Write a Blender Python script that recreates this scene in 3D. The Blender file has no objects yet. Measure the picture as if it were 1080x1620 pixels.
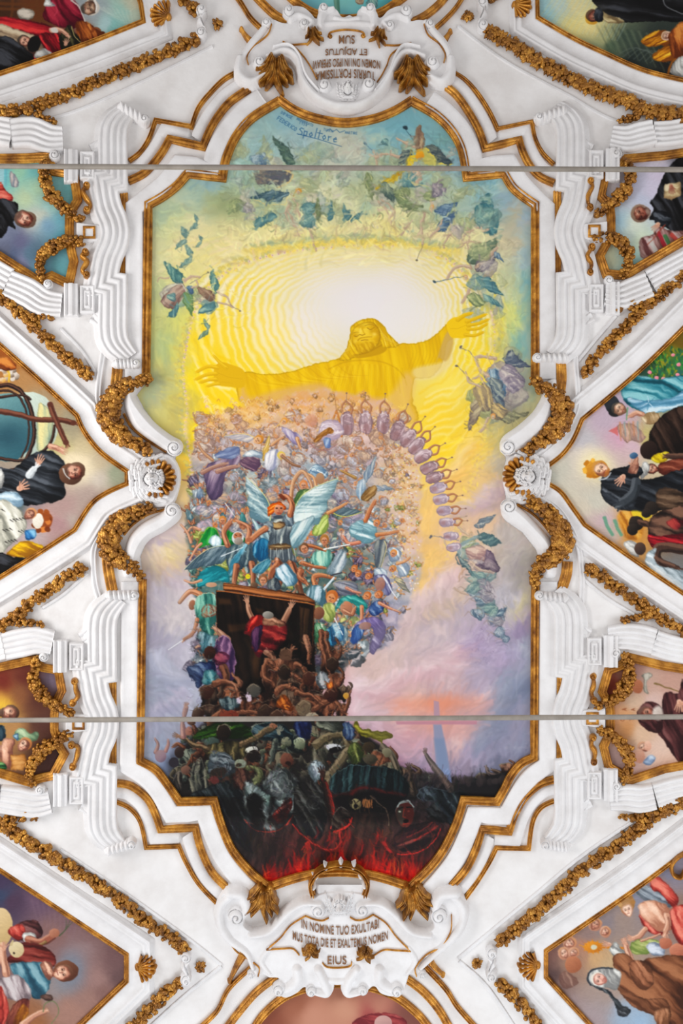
import bpy, bmesh, math, random
import numpy as np
from mathutils import Vector, Matrix

# ------------------------------------------------------------------ camera, light, exposure
SC = bpy.context.scene
COL = SC.collection
EYE, RISE, SAG, FPX = 1.6, 12.0, 0.030, 1200.0     # eye height, crown above the eye, vault curve, focal length in px
cam = bpy.data.cameras.new('camera'); cam_o = bpy.data.objects.new('camera', cam); COL.objects.link(cam_o)
cam_o.location = (0, 0, EYE); cam_o.rotation_euler = (math.pi, 0, 0)
cam.sensor_fit = 'VERTICAL'; cam.sensor_height = 36; cam.lens = 36*FPX/1620; cam.clip_end = 200
SC.camera = cam_o
world = bpy.data.worlds.new('nave_light'); SC.world = world; world.use_nodes = True
wn = world.node_tree.nodes; wl = world.node_tree.links; wn.clear()
wo = wn.new('ShaderNodeOutputWorld'); wb = wn.new('ShaderNodeBackground'); wb.inputs['Color'].default_value = (1.0, 0.965, 0.955, 1); wb.inputs['Strength'].default_value = 0.47
wl.new(wb.outputs[0], wo.inputs[0])
def area(name, loc, tgt, sx, sy, power, col):
    l = bpy.data.lights.new(name, 'AREA'); l.shape = 'RECTANGLE'; l.size = sx; l.size_y = sy; l.energy = power; l.color = col
    o = bpy.data.objects.new(name, l); COL.objects.link(o); o.location = loc
    o.rotation_euler = (Vector(tgt)-Vector(loc)).to_track_quat('-Z', 'Y').to_euler(); return o
area('window_light_left', (-9.5, 0.2, 7.4), (0.6, 0.2, 13.4), 7.0, 3.2, 570, (1.0, 0.985, 0.975))
area('window_light_right', (9.5, 1.0, 7.4), (-0.6, 0.8, 13.4), 7.0, 3.2, 260, (0.96, 0.98, 1.0))
area('window_light_front', (0.5, 13.0, 6.0), (0, 4.0, 13.4), 6.0, 4.0, 400, (0.86, 0.93, 1.0))
SC.view_settings.view_transform = 'Standard'; SC.view_settings.look = 'None'; SC.view_settings.gamma = 1
SC.view_settings.use_curve_mapping = False; SC.view_settings.exposure = 0.30
# ------------------------------------------------------------------ painter
# The ceiling's pictures are brushed stroke by stroke into a colour field (no image file);
# each painted panel's mesh then carries the field as its pigment colours.
PS = 1.25                                   # samples per unit of the plan grid
PW, PH = int(1080*PS), int(1620*PS)
CV = np.zeros((PH, PW, 3), np.float32); CV[:] = (0.7, 0.68, 0.64)
_rng = np.random.RandomState(7)

def _fbm(n=512, octs=5, seed=1, base=4, gain=0.55):
    r = np.random.RandomState(seed); out = np.zeros((n, n), np.float32); amp = 1.0; tot = 0
    for o in range(octs):
        k = base*2**o
        g = r.rand(k, k).astype(np.float32)
        t = np.arange(n)*k/n; i = t.astype(int); f = t-i; f = f*f*(3-2*f)
        i1 = (i+1) % k
        a = g[np.ix_(i, i)]; b = g[np.ix_(i, i1)]; c = g[np.ix_(i1, i)]; d = g[np.ix_(i1, i1)]
        fx = f[None, :]; fy = f[:, None]
        out += amp*((a*(1-fx)+b*fx)*(1-fy)+(c*(1-fx)+d*fx)*fy); tot += amp; amp *= gain
    return (out/tot-0.5)*2
NZ = [_fbm(512, 5, s) for s in (1, 2, 3, 4)]

def nz(x, y, sc, k=0):                      # smooth noise in about -0.6..0.6 with feature size sc
    a = NZ[k]; u = (x/sc*128.0) ; v = (y/sc*128.0)
    iu = np.floor(u).astype(int); iv = np.floor(v).astype(int); fu = u-iu; fv = v-iv
    i0 = iu % 512; i1 = (iu+1) % 512; j0 = iv % 512; j1 = (iv+1) % 512
    return ((a[j0, i0]*(1-fu)+a[j0, i1]*fu)*(1-fv)+(a[j1, i0]*(1-fu)+a[j1, i1]*fu)*fv)

def c3(c):
    return np.array(c, np.float32)/255.0

def window(x0, y0, x1, y1):
    i0 = max(0, int(x0*PS)); i1 = min(PW, int(x1*PS)+2); j0 = max(0, int(y0*PS)); j1 = min(PH, int(y1*PS)+2)
    if i1 <= i0 or j1 <= j0: return None
    X, Y = np.meshgrid((np.arange(i0, i1)+0.5)/PS, (np.arange(j0, j1)+0.5)/PS)
    return (slice(j0, j1), slice(i0, i1)), X.astype(np.float32), Y.astype(np.float32)

def cat(pts, closed=True, n=5):             # Catmull-Rom through the points
    p = np.array(pts, float)[:, :2]; m = len(p); out = []
    rng = range(m if closed else m-1)
    for i in rng:
        if closed: a, b, c, d = p[(i-1) % m], p[i], p[(i+1) % m], p[(i+2) % m]
        else: a, b, c, d = p[max(i-1, 0)], p[i], p[i+1], p[min(i+2, m-1)]
        for k in range(n):
            t = k/n
            out.append(0.5*((2*b)+(-a+c)*t+(2*a-5*b+4*c-d)*t*t+(-a+3*b-3*c+d)*t**3))
    if not closed: out.append(p[-1])
    return np.array(out)

def sdf(X, Y, P):                           # signed distance, negative inside
    n = len(P); best = np.full(X.shape, 1e9, np.float32); ins = np.zeros(X.shape, bool)
    for i in range(n):
        ax, ay = P[i]; bx, by = P[(i+1) % n]; dx, dy = bx-ax, by-ay; L = dx*dx+dy*dy
        if L < 1e-9: continue
        t = np.clip(((X-ax)*dx+(Y-ay)*dy)/L, 0, 1)
        d = (X-ax-t*dx)**2+(Y-ay-t*dy)**2
        np.minimum(best, d, out=best)
        if ay != by:
            c = ((ay > Y) != (by > Y)) & (X < (bx-ax)*(Y-ay)/(by-ay)+ax)
            ins ^= c
    best = np.sqrt(best)
    return np.where(ins, -best, best)

def put(sl, m, col, a=1.0):
    m = (m*a)[..., None]
    CV[sl] = CV[sl]*(1-m)+col*m

def poly(pts, col, a=1.0, soft=0.0, smooth=True, jag=0.0):
    P = cat(pts) if smooth else np.array(pts, float)
    mg = 2+soft*2+jag
    w = window(P[:, 0].min()-mg, P[:, 1].min()-mg, P[:, 0].max()+mg, P[:, 1].max()+mg)
    if w is None: return
    sl, X, Y = w; d = sdf(X, Y, P)
    if jag: d = d+nz(X, Y, jag*5, 1)*jag*2.2
    aa = 0.9/PS+soft
    put(sl, np.clip(0.5-d/(2*aa), 0, 1), c3(col) if not isinstance(col, np.ndarray) else col, a)

def dk_(c): return c*.72
def drape(pts, dark, mid, light, ang=90, fw=5, fl=26, a=1.0, soft=0.0, rim=None, smooth=True, k=2, bulge=0.35, seed=0, lx=-0.5, ly=-0.8, warp=1.0):
    """cloth or flesh: folds run along ang (degrees), lighter towards the light side"""
    P = cat(pts) if smooth else np.array(pts, float)
    mg = 2+soft*2
    w = window(P[:, 0].min()-mg, P[:, 1].min()-mg, P[:, 0].max()+mg, P[:, 1].max()+mg)
    if w is None: return
    sl, X, Y = w; d = sdf(X, Y, P)
    cx, cy = P.mean(0); sx = max(np.ptp(P[:, 0]), np.ptp(P[:, 1]), 3)/2
    t = math.radians(ang); ca, sa = math.cos(t), math.sin(t)
    Xw = X+nz(X, Y, sx*1.2+6, 3)*fw*2.0*warp; Yw = Y+nz(Y, X, sx*1.2+6, 1)*fw*2.0*warp
    u = Xw*ca+Yw*sa; v = -Xw*sa+Yw*ca
    f = nz(u/fl*8+seed*17.3, v/fw*9+seed*7.7, 16.0, k)*2.7; d = d+nz(X*1.3, Y*1.3, 9, 1)*min(1.6, sx*.12)*1.6
    g = ((X-cx)*lx+(Y-cy)*ly)/sx*bulge
    e = np.clip(-d/(sx*0.5), 0, 1)
    s = np.clip(0.5+0.55*f+g+(e-0.5)*bulge, 0, 1)[..., None]
    dk, md, lt = c3(dark), c3(mid), c3(light)
    col = np.where(s < 0.5, dk+(md-dk)*s*2, md+(lt-md)*(s-0.5)*2)
    m = np.clip(0.5-d/(2*(0.8/PS+soft)), 0, 1); ed = np.exp(-((d+.8)/1.1)**2)[..., None]*.4*(soft < .5); col = col*(1-ed)+dk_(dk)*ed
    put(sl, m, col, a)
    if rim is not None:
        r = np.exp(-((d+0.7)/0.8)**2)*np.clip(0.25+((X-cx)*lx+(Y-cy)*ly)/sx, 0, 1)
        put(sl, r*m, c3(rim), 0.9*a)

def stroke(pts, w0, w1, col, a=1.0, soft=0.0, smooth=False, mid=None):
    P = cat(pts, False, 5) if smooth else np.array(pts, float)
    W = max(w0, w1, mid or 0)+1.5+soft*2
    w = window(P[:, 0].min()-W, P[:, 1].min()-W, P[:, 0].max()+W, P[:, 1].max()+W)
    if w is None: return
    sl, X, Y = w
    seg = np.sqrt(((P[1:]-P[:-1])**2).sum(1)); tot = max(seg.sum(), 1e-6); acc = 0; best = np.full(X.shape, 1e9, np.float32)
    for i in range(len(P)-1):
        ax, ay = P[i]; dx, dy = P[i+1]-P[i]; L = dx*dx+dy*dy
        if L < 1e-9: continue
        t = np.clip(((X-ax)*dx+(Y-ay)*dy)/L, 0, 1)
        s = (acc+t*seg[i])/tot
        if mid is None: ww = w0+(w1-w0)*s
        else: ww = np.where(s < 0.5, w0+(mid-w0)*s*2, mid+(w1-mid)*(s-0.5)*2)
        np.minimum(best, np.sqrt((X-ax-t*dx)**2+(Y-ay-t*dy)**2)-ww/2, out=best); acc += seg[i]
    put(sl, np.clip(0.5-best/(2*(0.55/PS+soft)), 0, 1), c3(col), a)

def ell(cx, cy, rx, ry, col, ang=0, a=1.0, soft=0.0, light=None, lx=-0.5, ly=-0.7):
    R = max(rx, ry)+2+soft*2
    w = window(cx-R, cy-R, cx+R, cy+R)
    if w is None: return
    sl, X, Y = w; t = math.radians(ang); ca, sa = math.cos(t), math.sin(t)
    u = ((X-cx)*ca+(Y-cy)*sa)/rx; v = (-(X-cx)*sa+(Y-cy)*ca)/ry
    r = np.sqrt(u*u+v*v); d = (r-1)*min(rx, ry)
    c = c3(col)
    if light is not None:
        s = np.clip(0.45+0.55*(((X-cx)*lx+(Y-cy)*ly)/max(rx, ry)), 0, 1)[..., None]
        c = c*(1-s)+c3(light)*s
    put(sl, np.clip(0.5-d/(2*(0.6/PS+soft)), 0, 1), c, a)

def glow(cx, cy, rx, ry, col, a=1.0, p=2.0, ang=0):
    w = window(cx-rx*2.2, cy-ry*2.2, cx+rx*2.2, cy+ry*2.2)
    if w is None: return
    sl, X, Y = w; t = math.radians(ang); ca, sa = math.cos(t), math.sin(t)
    r = np.sqrt((((X-cx)*ca+(Y-cy)*sa)/rx)**2+((-(X-cx)*sa+(Y-cy)*ca)/ry)**2)
    put(sl, np.exp(-r**p), c3(col), a)

def lerp(a, b, t): return tuple(a[i]+(b[i]-a[i])*t for i in range(3))
def dk(c, f): return tuple(v*f for v in c)

SK = ((92, 52, 40), (176, 118, 88), (226, 176, 142))       # shade, body and light of flesh
def limb(pts, w0, w1, sk=SK, a=1.0, side=(-0.25, -0.3), mid=None):
    stroke(pts, w0+0.9, w1+0.9, sk[0], 0.8*a, smooth=len(pts) > 2, mid=None if mid is None else mid+0.9)
    stroke(pts, w0, w1, sk[1], a, smooth=len(pts) > 2, mid=mid); stroke([(x-side[0]*w0*1.1, y-side[1]*w0*1.1) for x, y in pts], w0*.3, w1*.3, lerp(sk[0], sk[1], .25), .8*a, soft=.2, smooth=len(pts) > 2)
    if w0 > 4.5 and w1 > 2: e = pts[-1]; b = pts[-2]; L = math.hypot(e[0]-b[0], e[1]-b[1])+.01; ux, uy = (e[0]-b[0])/L, (e[1]-b[1])/L; [stroke([e, (e[0]+(ux*1.6-uy*r)*w1*.7, e[1]+(uy*1.6+ux*r)*w1*.7)], w1*.4, w1*.25, sk[1] if r else sk[2], a*.9) for r in (-.6, 0, .6)]
    q = [(x+side[0]*w0, y+side[1]*w0) for x, y in pts]
    stroke(q, w0*0.4, w1*0.35, sk[2], 0.75*a, soft=0.3, smooth=len(pts) > 2)

def head(x, y, r, hair=(80, 48, 30), sk=SK, ang=0, a=1.0, face=True, light=(-0.5, -0.6)):
    """ang: direction (degrees) the crown points to, 0 = up the image"""
    t = math.radians(ang); ux, uy = math.sin(t), -math.cos(t)
    ell(x+ux*r*0.25, y+uy*r*0.25, r*1.02, r*1.12, hair, ang, a, light=lerp(hair, (255, 220, 170), 0.3))
    if face:
        ell(x-ux*r*0.15, y-uy*r*0.15, r*0.72, r*0.9, sk[1], ang, a, light=sk[2], lx=light[0], ly=light[1])
        if r > 3:
            vx, vy = -uy, ux
            for s in (-1, 1):
                ell(x+vx*s*r*0.28+ux*r*0.05, y+vy*s*r*0.28+uy*r*0.05, r*0.17, r*0.09, dk(sk[0], 0.6), ang, 0.85*a)
            stroke([(x+ux*0.0, y+uy*0.0), (x-ux*r*0.3, y-uy*r*0.3)], r*0.14, r*0.18, sk[0], 0.5*a)
            stroke([(x-ux*r*0.52-vx*r*0.2, y-uy*r*0.52-vy*r*0.2), (x-ux*r*0.52+vx*r*0.2, y-uy*r*0.52+vy*r*0.2)], r*0.12, r*0.12, (120, 50, 40), 0.7*a)

def hand(x, y, ang, L, sk=SK, a=1.0, spread=14, curl=0.0):
    """open hand: palm at x,y; fingers point along ang (degrees, 0 = right, 90 = down)"""
    t = math.radians(ang)
    ell(x, y, L*0.42, L*0.32, sk[1], ang, a, light=sk[2])
    for i, (f, l) in enumerate(((-1.5, 0.85), (-0.5, 1.0), (0.5, 0.95), (1.5, 0.75))):
        q = t+math.radians(f*spread)*0.7; bx = x+math.cos(t)*L*0.25-math.sin(t)*f*L*0.17; by = y+math.sin(t)*L*0.25+math.cos(t)*f*L*0.17
        ex, ey = bx+math.cos(q+curl)*L*l*0.8, by+math.sin(q+curl)*L*l*0.8
        stroke([(bx, by), (ex, ey)], L*0.2, L*0.13, sk[0], 0.6*a); stroke([(bx, by), (ex, ey)], L*0.15, L*0.09, lerp(sk[1], sk[2], 0.4), a)
    q = t-math.radians(62); stroke([(x-math.cos(t)*L*0.1, y-math.sin(t)*L*0.1), (x+math.cos(q)*L*0.65, y+math.sin(q)*L*0.65)], L*0.22, L*0.12, sk[1], a)

def wing(root, tip, wd, cols, side=1, n=9, a=1.0, rim=None):
    """a feathered wing; wd is its depth at the middle, side which way the trailing edge hangs"""
    rx, ry = root; tx, ty = tip; dx, dy = tx-rx, ty-ry; L = math.hypot(dx, dy); nx, ny = -dy/L*side, dx/L*side
    f = lambda s, q: (rx+dx*s+nx*wd*q, ry+dy*s+ny*wd*q)
    up = [f(*p) for p in ((0, 0), (.15, -.26), (.38, -.42), (.62, -.34), (.84, -.16), (1, 0))]
    lo = [f(*p) for p in ((.9, .16), (.76, .3), (.66, .34), (.52, .56), (.42, .56), (.28, .72), (.14, .5))]
    drape(up+lo, cols[0], cols[1], cols[2], math.degrees(math.atan2(dy*.8+ny*wd, dx*.8+nx*wd)), max(1.6, wd*0.12), L*0.3, a, bulge=0.4, warp=0.8)
    for i in range(n):
        s = 0.04+0.86*i/(n-1); b = f(s*.85+.05, -.26*math.sin(math.pi*min(1, s*.8+.15))); e = f(min(1.02, s*.85+.1+.14*(1-s)+.16), (.66-.62*s))
        stroke([b, ((b[0]+e[0])/2-nx*wd*.03, (b[1]+e[1])/2-ny*wd*.03), e], max(.6, wd*0.035), 0.3, cols[0] if i % 2 else cols[2], 0.45*a, smooth=True)
    for i in range(n//2): p = f(.1+.6*i/(n/2), -.12-.12*math.sin(i)); stroke([p, (p[0]+dx*.1, p[1]+dy*.1)], wd*.07, wd*.03, cols[2], .5*a, soft=.3)
    if rim: stroke(up, 1.3, 0.8, rim, 0.9*a, smooth=True)

def person(x, y, h, ang=0, cloth=((40, 90, 100), (80, 160, 170), (190, 225, 225)), hair=(90, 55, 30), sk=SK,
           arms=((-0.5, -0.5), (0.5, -0.5)), legs=None, a=1.0, seed=0, rim=None, wd=1.0):
    """small brushed figure: h = length of head+trunk, ang = lean of the head's direction (0 up)"""
    t = math.radians(ang); ux, uy = math.sin(t), -math.cos(t); vx, vy = -uy, ux
    def at(s, q): return (x+ux*s*h+vx*q*h, y+uy*s*h+vy*q*h)
    if legs is None: legs = ((-0.12, -0.55), (0.14, -0.6))
    for q, s in legs:
        k = at(-0.25, q*1.5); limb([at(0.0, q*0.7), k, at(s, q)], h*0.17, h*0.09, sk, a)
    drape([at(0.62, -0.2*wd), at(0.66, 0), at(0.62, 0.2*wd), at(0.3, 0.22*wd), at(-0.12, 0.27*wd), at(-0.25, 0.0), at(-0.12, -0.27*wd), at(0.3, -0.2*wd)],
          cloth[0], cloth[1], cloth[2], ang+90, max(1.3, h*0.11), h*0.7, a, rim=rim, seed=seed)
    for i, (q, s) in enumerate(arms):
        sh = at(0.58, 0.18*(-1 if q < 0 else 1)); el = at(0.58+s*0.5, q*0.75)
        hd = at(0.6+s, q)
        limb([sh, el, hd], h*0.12, h*0.07, sk, a)
    hx, hy = at(0.83, 0.02); head(hx, hy, h*0.14, hair, sk, ang, a)

def _samp(A, X, Y):
    X = np.clip(X*PS-0.5, 2, PW-3.01); Y = np.clip(Y*PS-0.5, 2, PH-3.01); i = X.astype(int); j = Y.astype(int); fx = (X-i)[..., None]; fy = (Y-j)[..., None]
    return (A[j, i]*(1-fx)+A[j, i+1]*fx)*(1-fy)+(A[j+1, i]*(1-fx)+A[j+1, i+1]*fx)*fy
def warp(x0, y0, x1, y1, amp, sc, k=0, fade=12, mask=None):   # wet-brush drag: pushes the paint about
    sl, X, Y = window(x0, y0, x1, y1)
    m = np.clip(np.minimum(np.minimum(X-x0, x1-X), np.minimum(Y-y0, y1-Y))/fade, 0, 1)
    if mask is not None: m = m*mask(X, Y)
    A = CV.copy(); CV[sl] = _samp(A, X+nz(X, Y, sc, k)*amp*3*m, Y+nz(X+91, Y+37, sc, (k+1) % 4)*amp*3*m)
def brush(x0, y0, x1, y1, L=2.2, sc=40, streak=0.05, a=0.7, k=1, curl=2.6):   # short strokes following a flow
    sl, X, Y = window(x0, y0, x1, y1); t = nz(X, Y, sc, k)*curl*2+0.6; cx, cy = np.cos(t), np.sin(t)
    A = CV.copy(); acc = 0; S = 0; r = np.random.RandomState(3).rand(PH, PW, 1).astype(np.float32)-.5
    for q in (-1, -.5, 0, .5, 1): acc = acc+_samp(A, X+cx*L*q, Y+cy*L*q)
    for q in (-1, -.66, -.33, 0, .33, .66, 1): S = S+_samp(r, X+cx*L*2.2*q, Y+cy*L*2.2*q)
    base = A[sl]*(1-a)+acc/5*a
    CV[sl] = np.clip(base*(1+S*streak)+S*streak*0.06, 0, 1)
def daub(x0, y0, x1, y1, n, L=10, w=1.6, var=.16, a=.7, sc=45, curl=3.0, base=0.6, k=0, seed=1, bend=1.0, inside=None, soft=.25, jit=4):
    """loose brush marks: each takes the paint under it, a little lighter or darker, and follows the flow"""
    R = np.random.RandomState(seed); A = CV.copy()
    for i in range(n):
        x, y = x0+R.rand()*(x1-x0), y0+R.rand()*(y1-y0)
        if inside is not None and not inside(x, y): continue
        ix, iy = min(PW-1, max(0, int((x+(R.rand()-.5)*jit)*PS))), min(PH-1, max(0, int((y+(R.rand()-.5)*jit)*PS))); c = A[iy, ix]*255*(1+(R.rand()-.5)*2*var)+(R.rand(3)-.5)*9*var/.16
        t = base+float(nz(np.array([x]), np.array([y]), sc, k)[0])*curl*2; l = L*(.5+R.rand()); b = (R.rand()-.5)*2*bend; cx, cy = math.cos(t), math.sin(t)
        P = [(x-cx*l/2-cy*b*l*.2, y-cy*l/2+cx*b*l*.2), (x, y), (x+cx*l/2-cy*b*l*.2, y+cy*l/2+cx*b*l*.2)]
        stroke(P, w*(.6+R.rand()*.8), w*.3, tuple(np.clip(c, 0, 255)), a, soft=soft, smooth=True)
def grade(pts, gamma=1.0, sat=1.0, soft=8, gain=1.0):      # a glaze over one area: deepens or mutes the paint
    P = cat(pts); w = window(P[:, 0].min()-soft, P[:, 1].min()-soft, P[:, 0].max()+soft, P[:, 1].max()+soft); sl, X, Y = w
    c = np.clip(CV[sl], 0, 1)**gamma*gain; g = c.mean(-1, keepdims=True); put(sl, np.clip(.5-sdf(X, Y, P)/(2*soft), 0, 1), np.clip(g+(c-g)*sat, 0, 1))
# ------------------------------------------------------------------ the great ceiling picture
def field(pts, x0, y0, x1, y1, p=3.2, warp=14, eps=6.0, mask=None):
    w = window(x0, y0, x1, y1); sl, X, Y = w
    U = X+nz(X, Y, 70, 0)*warp*2+nz(X, Y, 18, 1)*warp*0.6; V = Y+nz(X, Y, 70, 2)*warp*2+nz(X, Y, 18, 3)*warp*0.6
    num = np.zeros(X.shape+(3,), np.float32); den = np.zeros(X.shape, np.float32)
    for (px, py, r, g, b) in pts:
        k = 1/(((U-px)**2+(V-py)**2+eps*eps)**(p/2)); den += k; num += k[..., None]*c3((r, g, b))
    put(sl, np.ones(X.shape, np.float32) if mask is None else mask(X, Y), num/den[..., None])

BG = [(450,185,146,186,194),(480,230,165,190,190),(540,245,200,200,180),(600,215,138,186,192),(640,190,120,176,188),(690,230,124,172,176),(720,258,140,175,190),(400,230,160,192,188),(375,255,165,195,180),
(330,290,150,185,190),(300,312,165,190,170),(390,320,176,188,140),(260,340,170,190,160),(480,330,228,224,172),(540,300,212,216,178),(600,330,226,224,168),(700,300,176,194,168),(760,300,125,175,185),(795,320,150,178,190),(825,350,160,180,195),(833,450,125,175,182),(828,400,150,180,190),(350,320,165,176,130),(345,345,186,190,142),
(250,400,200,206,166),(300,380,226,216,168),(360,390,230,220,165),(420,370,235,225,150),(500,385,235,225,145),(600,385,235,222,130),(700,370,228,218,150),(760,370,214,210,162),(810,345,190,178,150),(800,380,190,180,155),(270,360,205,210,150),
(245,470,170,185,140),(300,440,222,215,140),(350,450,245,225,125),(420,430,248,235,160),(520,440,238,230,215),(620,440,238,230,220),(700,440,245,225,150),(745,440,235,215,120),(800,450,190,195,150),(835,500,140,178,172),
(245,540,175,190,130),(285,520,215,212,110),(310,540,245,215,50),(350,520,250,222,90),(420,520,250,232,160),(480,520,242,232,212),(580,470,234,229,228),(600,510,234,229,228),(680,520,242,232,195),(740,530,250,225,80),(795,510,212,215,120),(832,540,150,182,172),
(240,620,178,178,132),(268,600,200,196,120),(312,610,250,220,30),(345,600,250,212,25),(345,650,250,212,25),(700,600,250,225,90),(760,590,245,215,80),(792,540,200,202,135),(805,620,165,165,150),(680,650,250,215,60),(740,660,245,212,65),
(278,680,194,180,104),(315,690,250,212,20),(312,740,240,192,60),(700,700,250,215,50),(740,700,250,205,65),(790,680,200,188,125),(810,735,195,185,165),(765,760,232,195,130),(720,770,242,200,110),(800,790,205,180,168),
(300,780,222,190,130),(265,845,200,182,178),(248,862,188,172,178),(262,880,212,190,130),(655,820,240,195,110),(672,880,238,192,105),(700,860,225,185,150),(760,820,222,185,150),(800,850,182,172,165),(835,900,180,170,158),(262,905,205,180,150),
(245,940,190,178,190),(290,950,202,190,192),(620,970,222,190,165),(655,930,236,195,115),(700,930,228,192,150),(740,970,198,178,190),(800,950,180,175,188),(818,960,216,200,140),(835,1000,150,152,180),
(240,1020,160,155,180),(285,1040,188,182,200),(255,1085,145,155,180),(290,1100,178,182,202),(620,1020,212,182,175),(680,1000,216,190,192),(740,1020,185,165,195),(800,1040,165,155,190),(833,1040,155,165,190),(755,1000,175,150,190),
(580,1060,215,178,168),(640,1085,228,182,172),(700,1065,212,175,180),(760,1080,185,165,190),(815,1090,125,140,170),(560,1100,226,196,202),(600,1085,236,200,195),
(240,1150,150,165,190),(640,1125,238,160,140),(690,1118,243,145,115),(745,1120,226,162,155),(805,1130,145,145,172),(580,1130,216,180,190),(262,1130,155,160,188),
(240,1190,135,148,175),(640,1170,215,150,160),(655,1195,180,148,180),(720,1160,225,165,160),(745,1190,180,158,190),(785,1170,145,145,175),(825,1180,135,140,172),(775,1215,105,108,138),(650,1212,145,125,150),(710,1225,140,125,155),(585,1160,205,165,182),(610,1185,200,150,165),
(400,1300,42,42,42),(500,1300,52,40,38),(600,1300,62,44,38),(700,1275,45,44,46),(750,1250,48,50,54),(300,1230,50,52,55),(360,1240,55,58,58),(450,1220,55,52,48),(560,1220,60,58,55),(350,1265,40,42,44),(560,1180,90,80,80),(830,1212,110,115,150),
(410,1350,58,38,35),(440,1385,130,22,18),(500,1345,78,32,28),(540,1340,85,28,24),(600,1350,78,28,25),(640,1388,130,14,14),(690,1330,62,34,30),(385,1330,50,42,40),(545,1385,120,16,14),(560,1300,66,46,38),(700,1360,95,20,20)]
def paint_great_picture():
    field(BG, 210, 165, 855, 1402)
    # veils of brushed cloud over the whole picture
    sl, X, Y = window(215, 165, 855, 1250)
    n = nz(X*0.55+Y*0.5, Y*1.2-X*0.5, 34, 0)+0.5*nz(X+Y*0.4, Y, 13, 2)
    low = np.clip((Y-780)/150, 0, 1); up = np.clip((430-Y)/80, 0, 1); rt = np.clip((X-600)/60, 0, 1)+np.clip((330-X)/40, 0, 1)
    put(sl, np.clip(n*1.5, 0, 1)*low*np.clip(rt, 0, 1)*np.clip((1220-Y)/60, 0, 1), c3((236, 220, 218)), 0.7)
    put(sl, np.clip(-n*1.6, 0, 1)*low*np.clip(rt, 0, 1)*np.clip((1220-Y)/60, 0, 1), c3((160, 146, 172)), 0.42)
    put(sl, np.clip(n*1.4, 0, 1)*up, c3((226, 222, 178)), 0.5)
    put(sl, np.clip(-n*1.4, 0, 1)*up, c3((120, 165, 168)), 0.3)
    side = np.clip((X-780)/40, 0, 1)*np.clip((660-Y)/60, 0, 1)*np.clip((Y-420)/60, 0, 1)
    put(sl, np.clip(nz(X*1.4, Y*0.5, 26, 1)*2, 0, 1)*side, c3((205, 210, 155)), 0.6)
    put(sl, np.clip(-nz(X*1.4, Y*0.5, 26, 1)*2, 0, 1)*side, c3((88, 165, 165)), 0.5)
    lf = np.clip((300-X)/40, 0, 1)*np.clip((690-Y)/40, 0, 1)*np.clip((Y-400)/60, 0, 1)
    put(sl, np.clip(nz(X*1.4, Y*0.5, 22, 3)*2, 0, 1)*lf, c3((214, 208, 130)), 0.4)
    put(sl, np.clip(-nz(X*1.4, Y*0.5, 22, 3)*2, 0, 1)*lf, c3((140, 170, 145)), 0.4)
    glow(500, 400, 235, 66, (242, 226, 158), .72, 3); glow(300, 420, 60, 60, (230, 218, 140), .5); glow(740, 400, 70, 50, (232, 218, 158), .45)
    for k in range(90):
        x = 270+_rng.rand()*470; y = 345+_rng.rand()*60+abs(x-500)*.12; c = ((248, 238, 190), (246, 226, 120), (236, 206, 170))[k % 3]
        stroke([(x-22, y+9), (x-4, y), (x+20, y-7)], 3.4, 1.4, c, .38, soft=1.8, smooth=True)
    # rings of light round the figure
    sl, X, Y = window(300, 395, 800, 700)
    dx, dy = X-588, Y-486
    ang = np.arctan2(dy, dx)
    r = np.sqrt((dx*np.where(dx < 0, 0.86, 1.18))**2+(dy*np.where(dy < 0, 1.9, 1.0))**2)
    ph = r+nz(X, Y, 70, 0)*8+nz(X, Y, 22, 2)*3+0.9*np.sin(ang*34+r*0.09)
    w = np.sin(2*math.pi*np.log(1+np.clip(ph, 0, 999)*0.0062)/0.034)
    amp = np.clip((r-50)/130, 0, 1)**1.2*np.clip((262-r)/25, 0, 1)*np.clip((668-Y)/40, 0, 1)*np.where((dy < -40), np.clip(1-(-dy-40)/30, 0.45, 1), 1)*np.clip((Y-397)/14, 0, 1)
    amp = amp*np.where((dx > 0) & (dy > 80), np.clip((115-dy)/30, 0, 1), 1)
    put(sl, np.clip(w, 0, 1)*amp, c3((250, 214, 60)), 0.72)
    put(sl, np.clip(-w, 0, 1)*amp, c3((250, 240, 214)), 0.78)
    warm = np.clip((r-120)/110, 0, 1)*amp*np.clip((Y-470)/90, 0, 1); put(sl, warm, c3((250, 214, 20)), 0.5)
    glow(585, 475, 120, 62, (236, 231, 232), 0.85, 3)
    glow(645, 510, 55, 50, (238, 233, 228), 0.8, 3)
    # curling crest lines left of the outstretched hand and rows of light to the right
    for i, (x, y) in enumerate(((330, 560), (318, 590), (322, 625), (335, 652), (352, 668), (336, 690), (322, 715))):
        stroke([(x-14, y-26), (x-4, y-6), (x+8, y+10), (x+24, y+20), (x+44, y+26)], 2, 6, (252, 238, 175), 0.75, soft=1.6, smooth=True)
        stroke([(x-8, y-30), (x+4, y-10), (x+16, y+4), (x+34, y+13)], 2, 4, (244, 202, 10), 0.7, soft=1.5, smooth=True)
    for i in range(26):
        y = 600+i*6.2; x = 664+((i*37) % 13); L = 60+((i*29) % 40)
        stroke([(x, y+22), (x+L*0.35, y+8), (x+L*0.6, y+4), (x+L, y-24)], 3, 1.5, (252, 240, 175) if i % 2 else (250, 205, 30), 0.55, soft=1.8, smooth=True)
    for i in range(16):
        t = i/15; x = 690+70*t; y = 700+(i*53 % 60)-30*t
        stroke([(x, y+16), (x+12, y), (x+26, y-4), (x+44, y-20)], 4, 2, (250, 226, 140) if i % 2 else (245, 200, 60), 0.5, soft=2, smooth=True)
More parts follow.
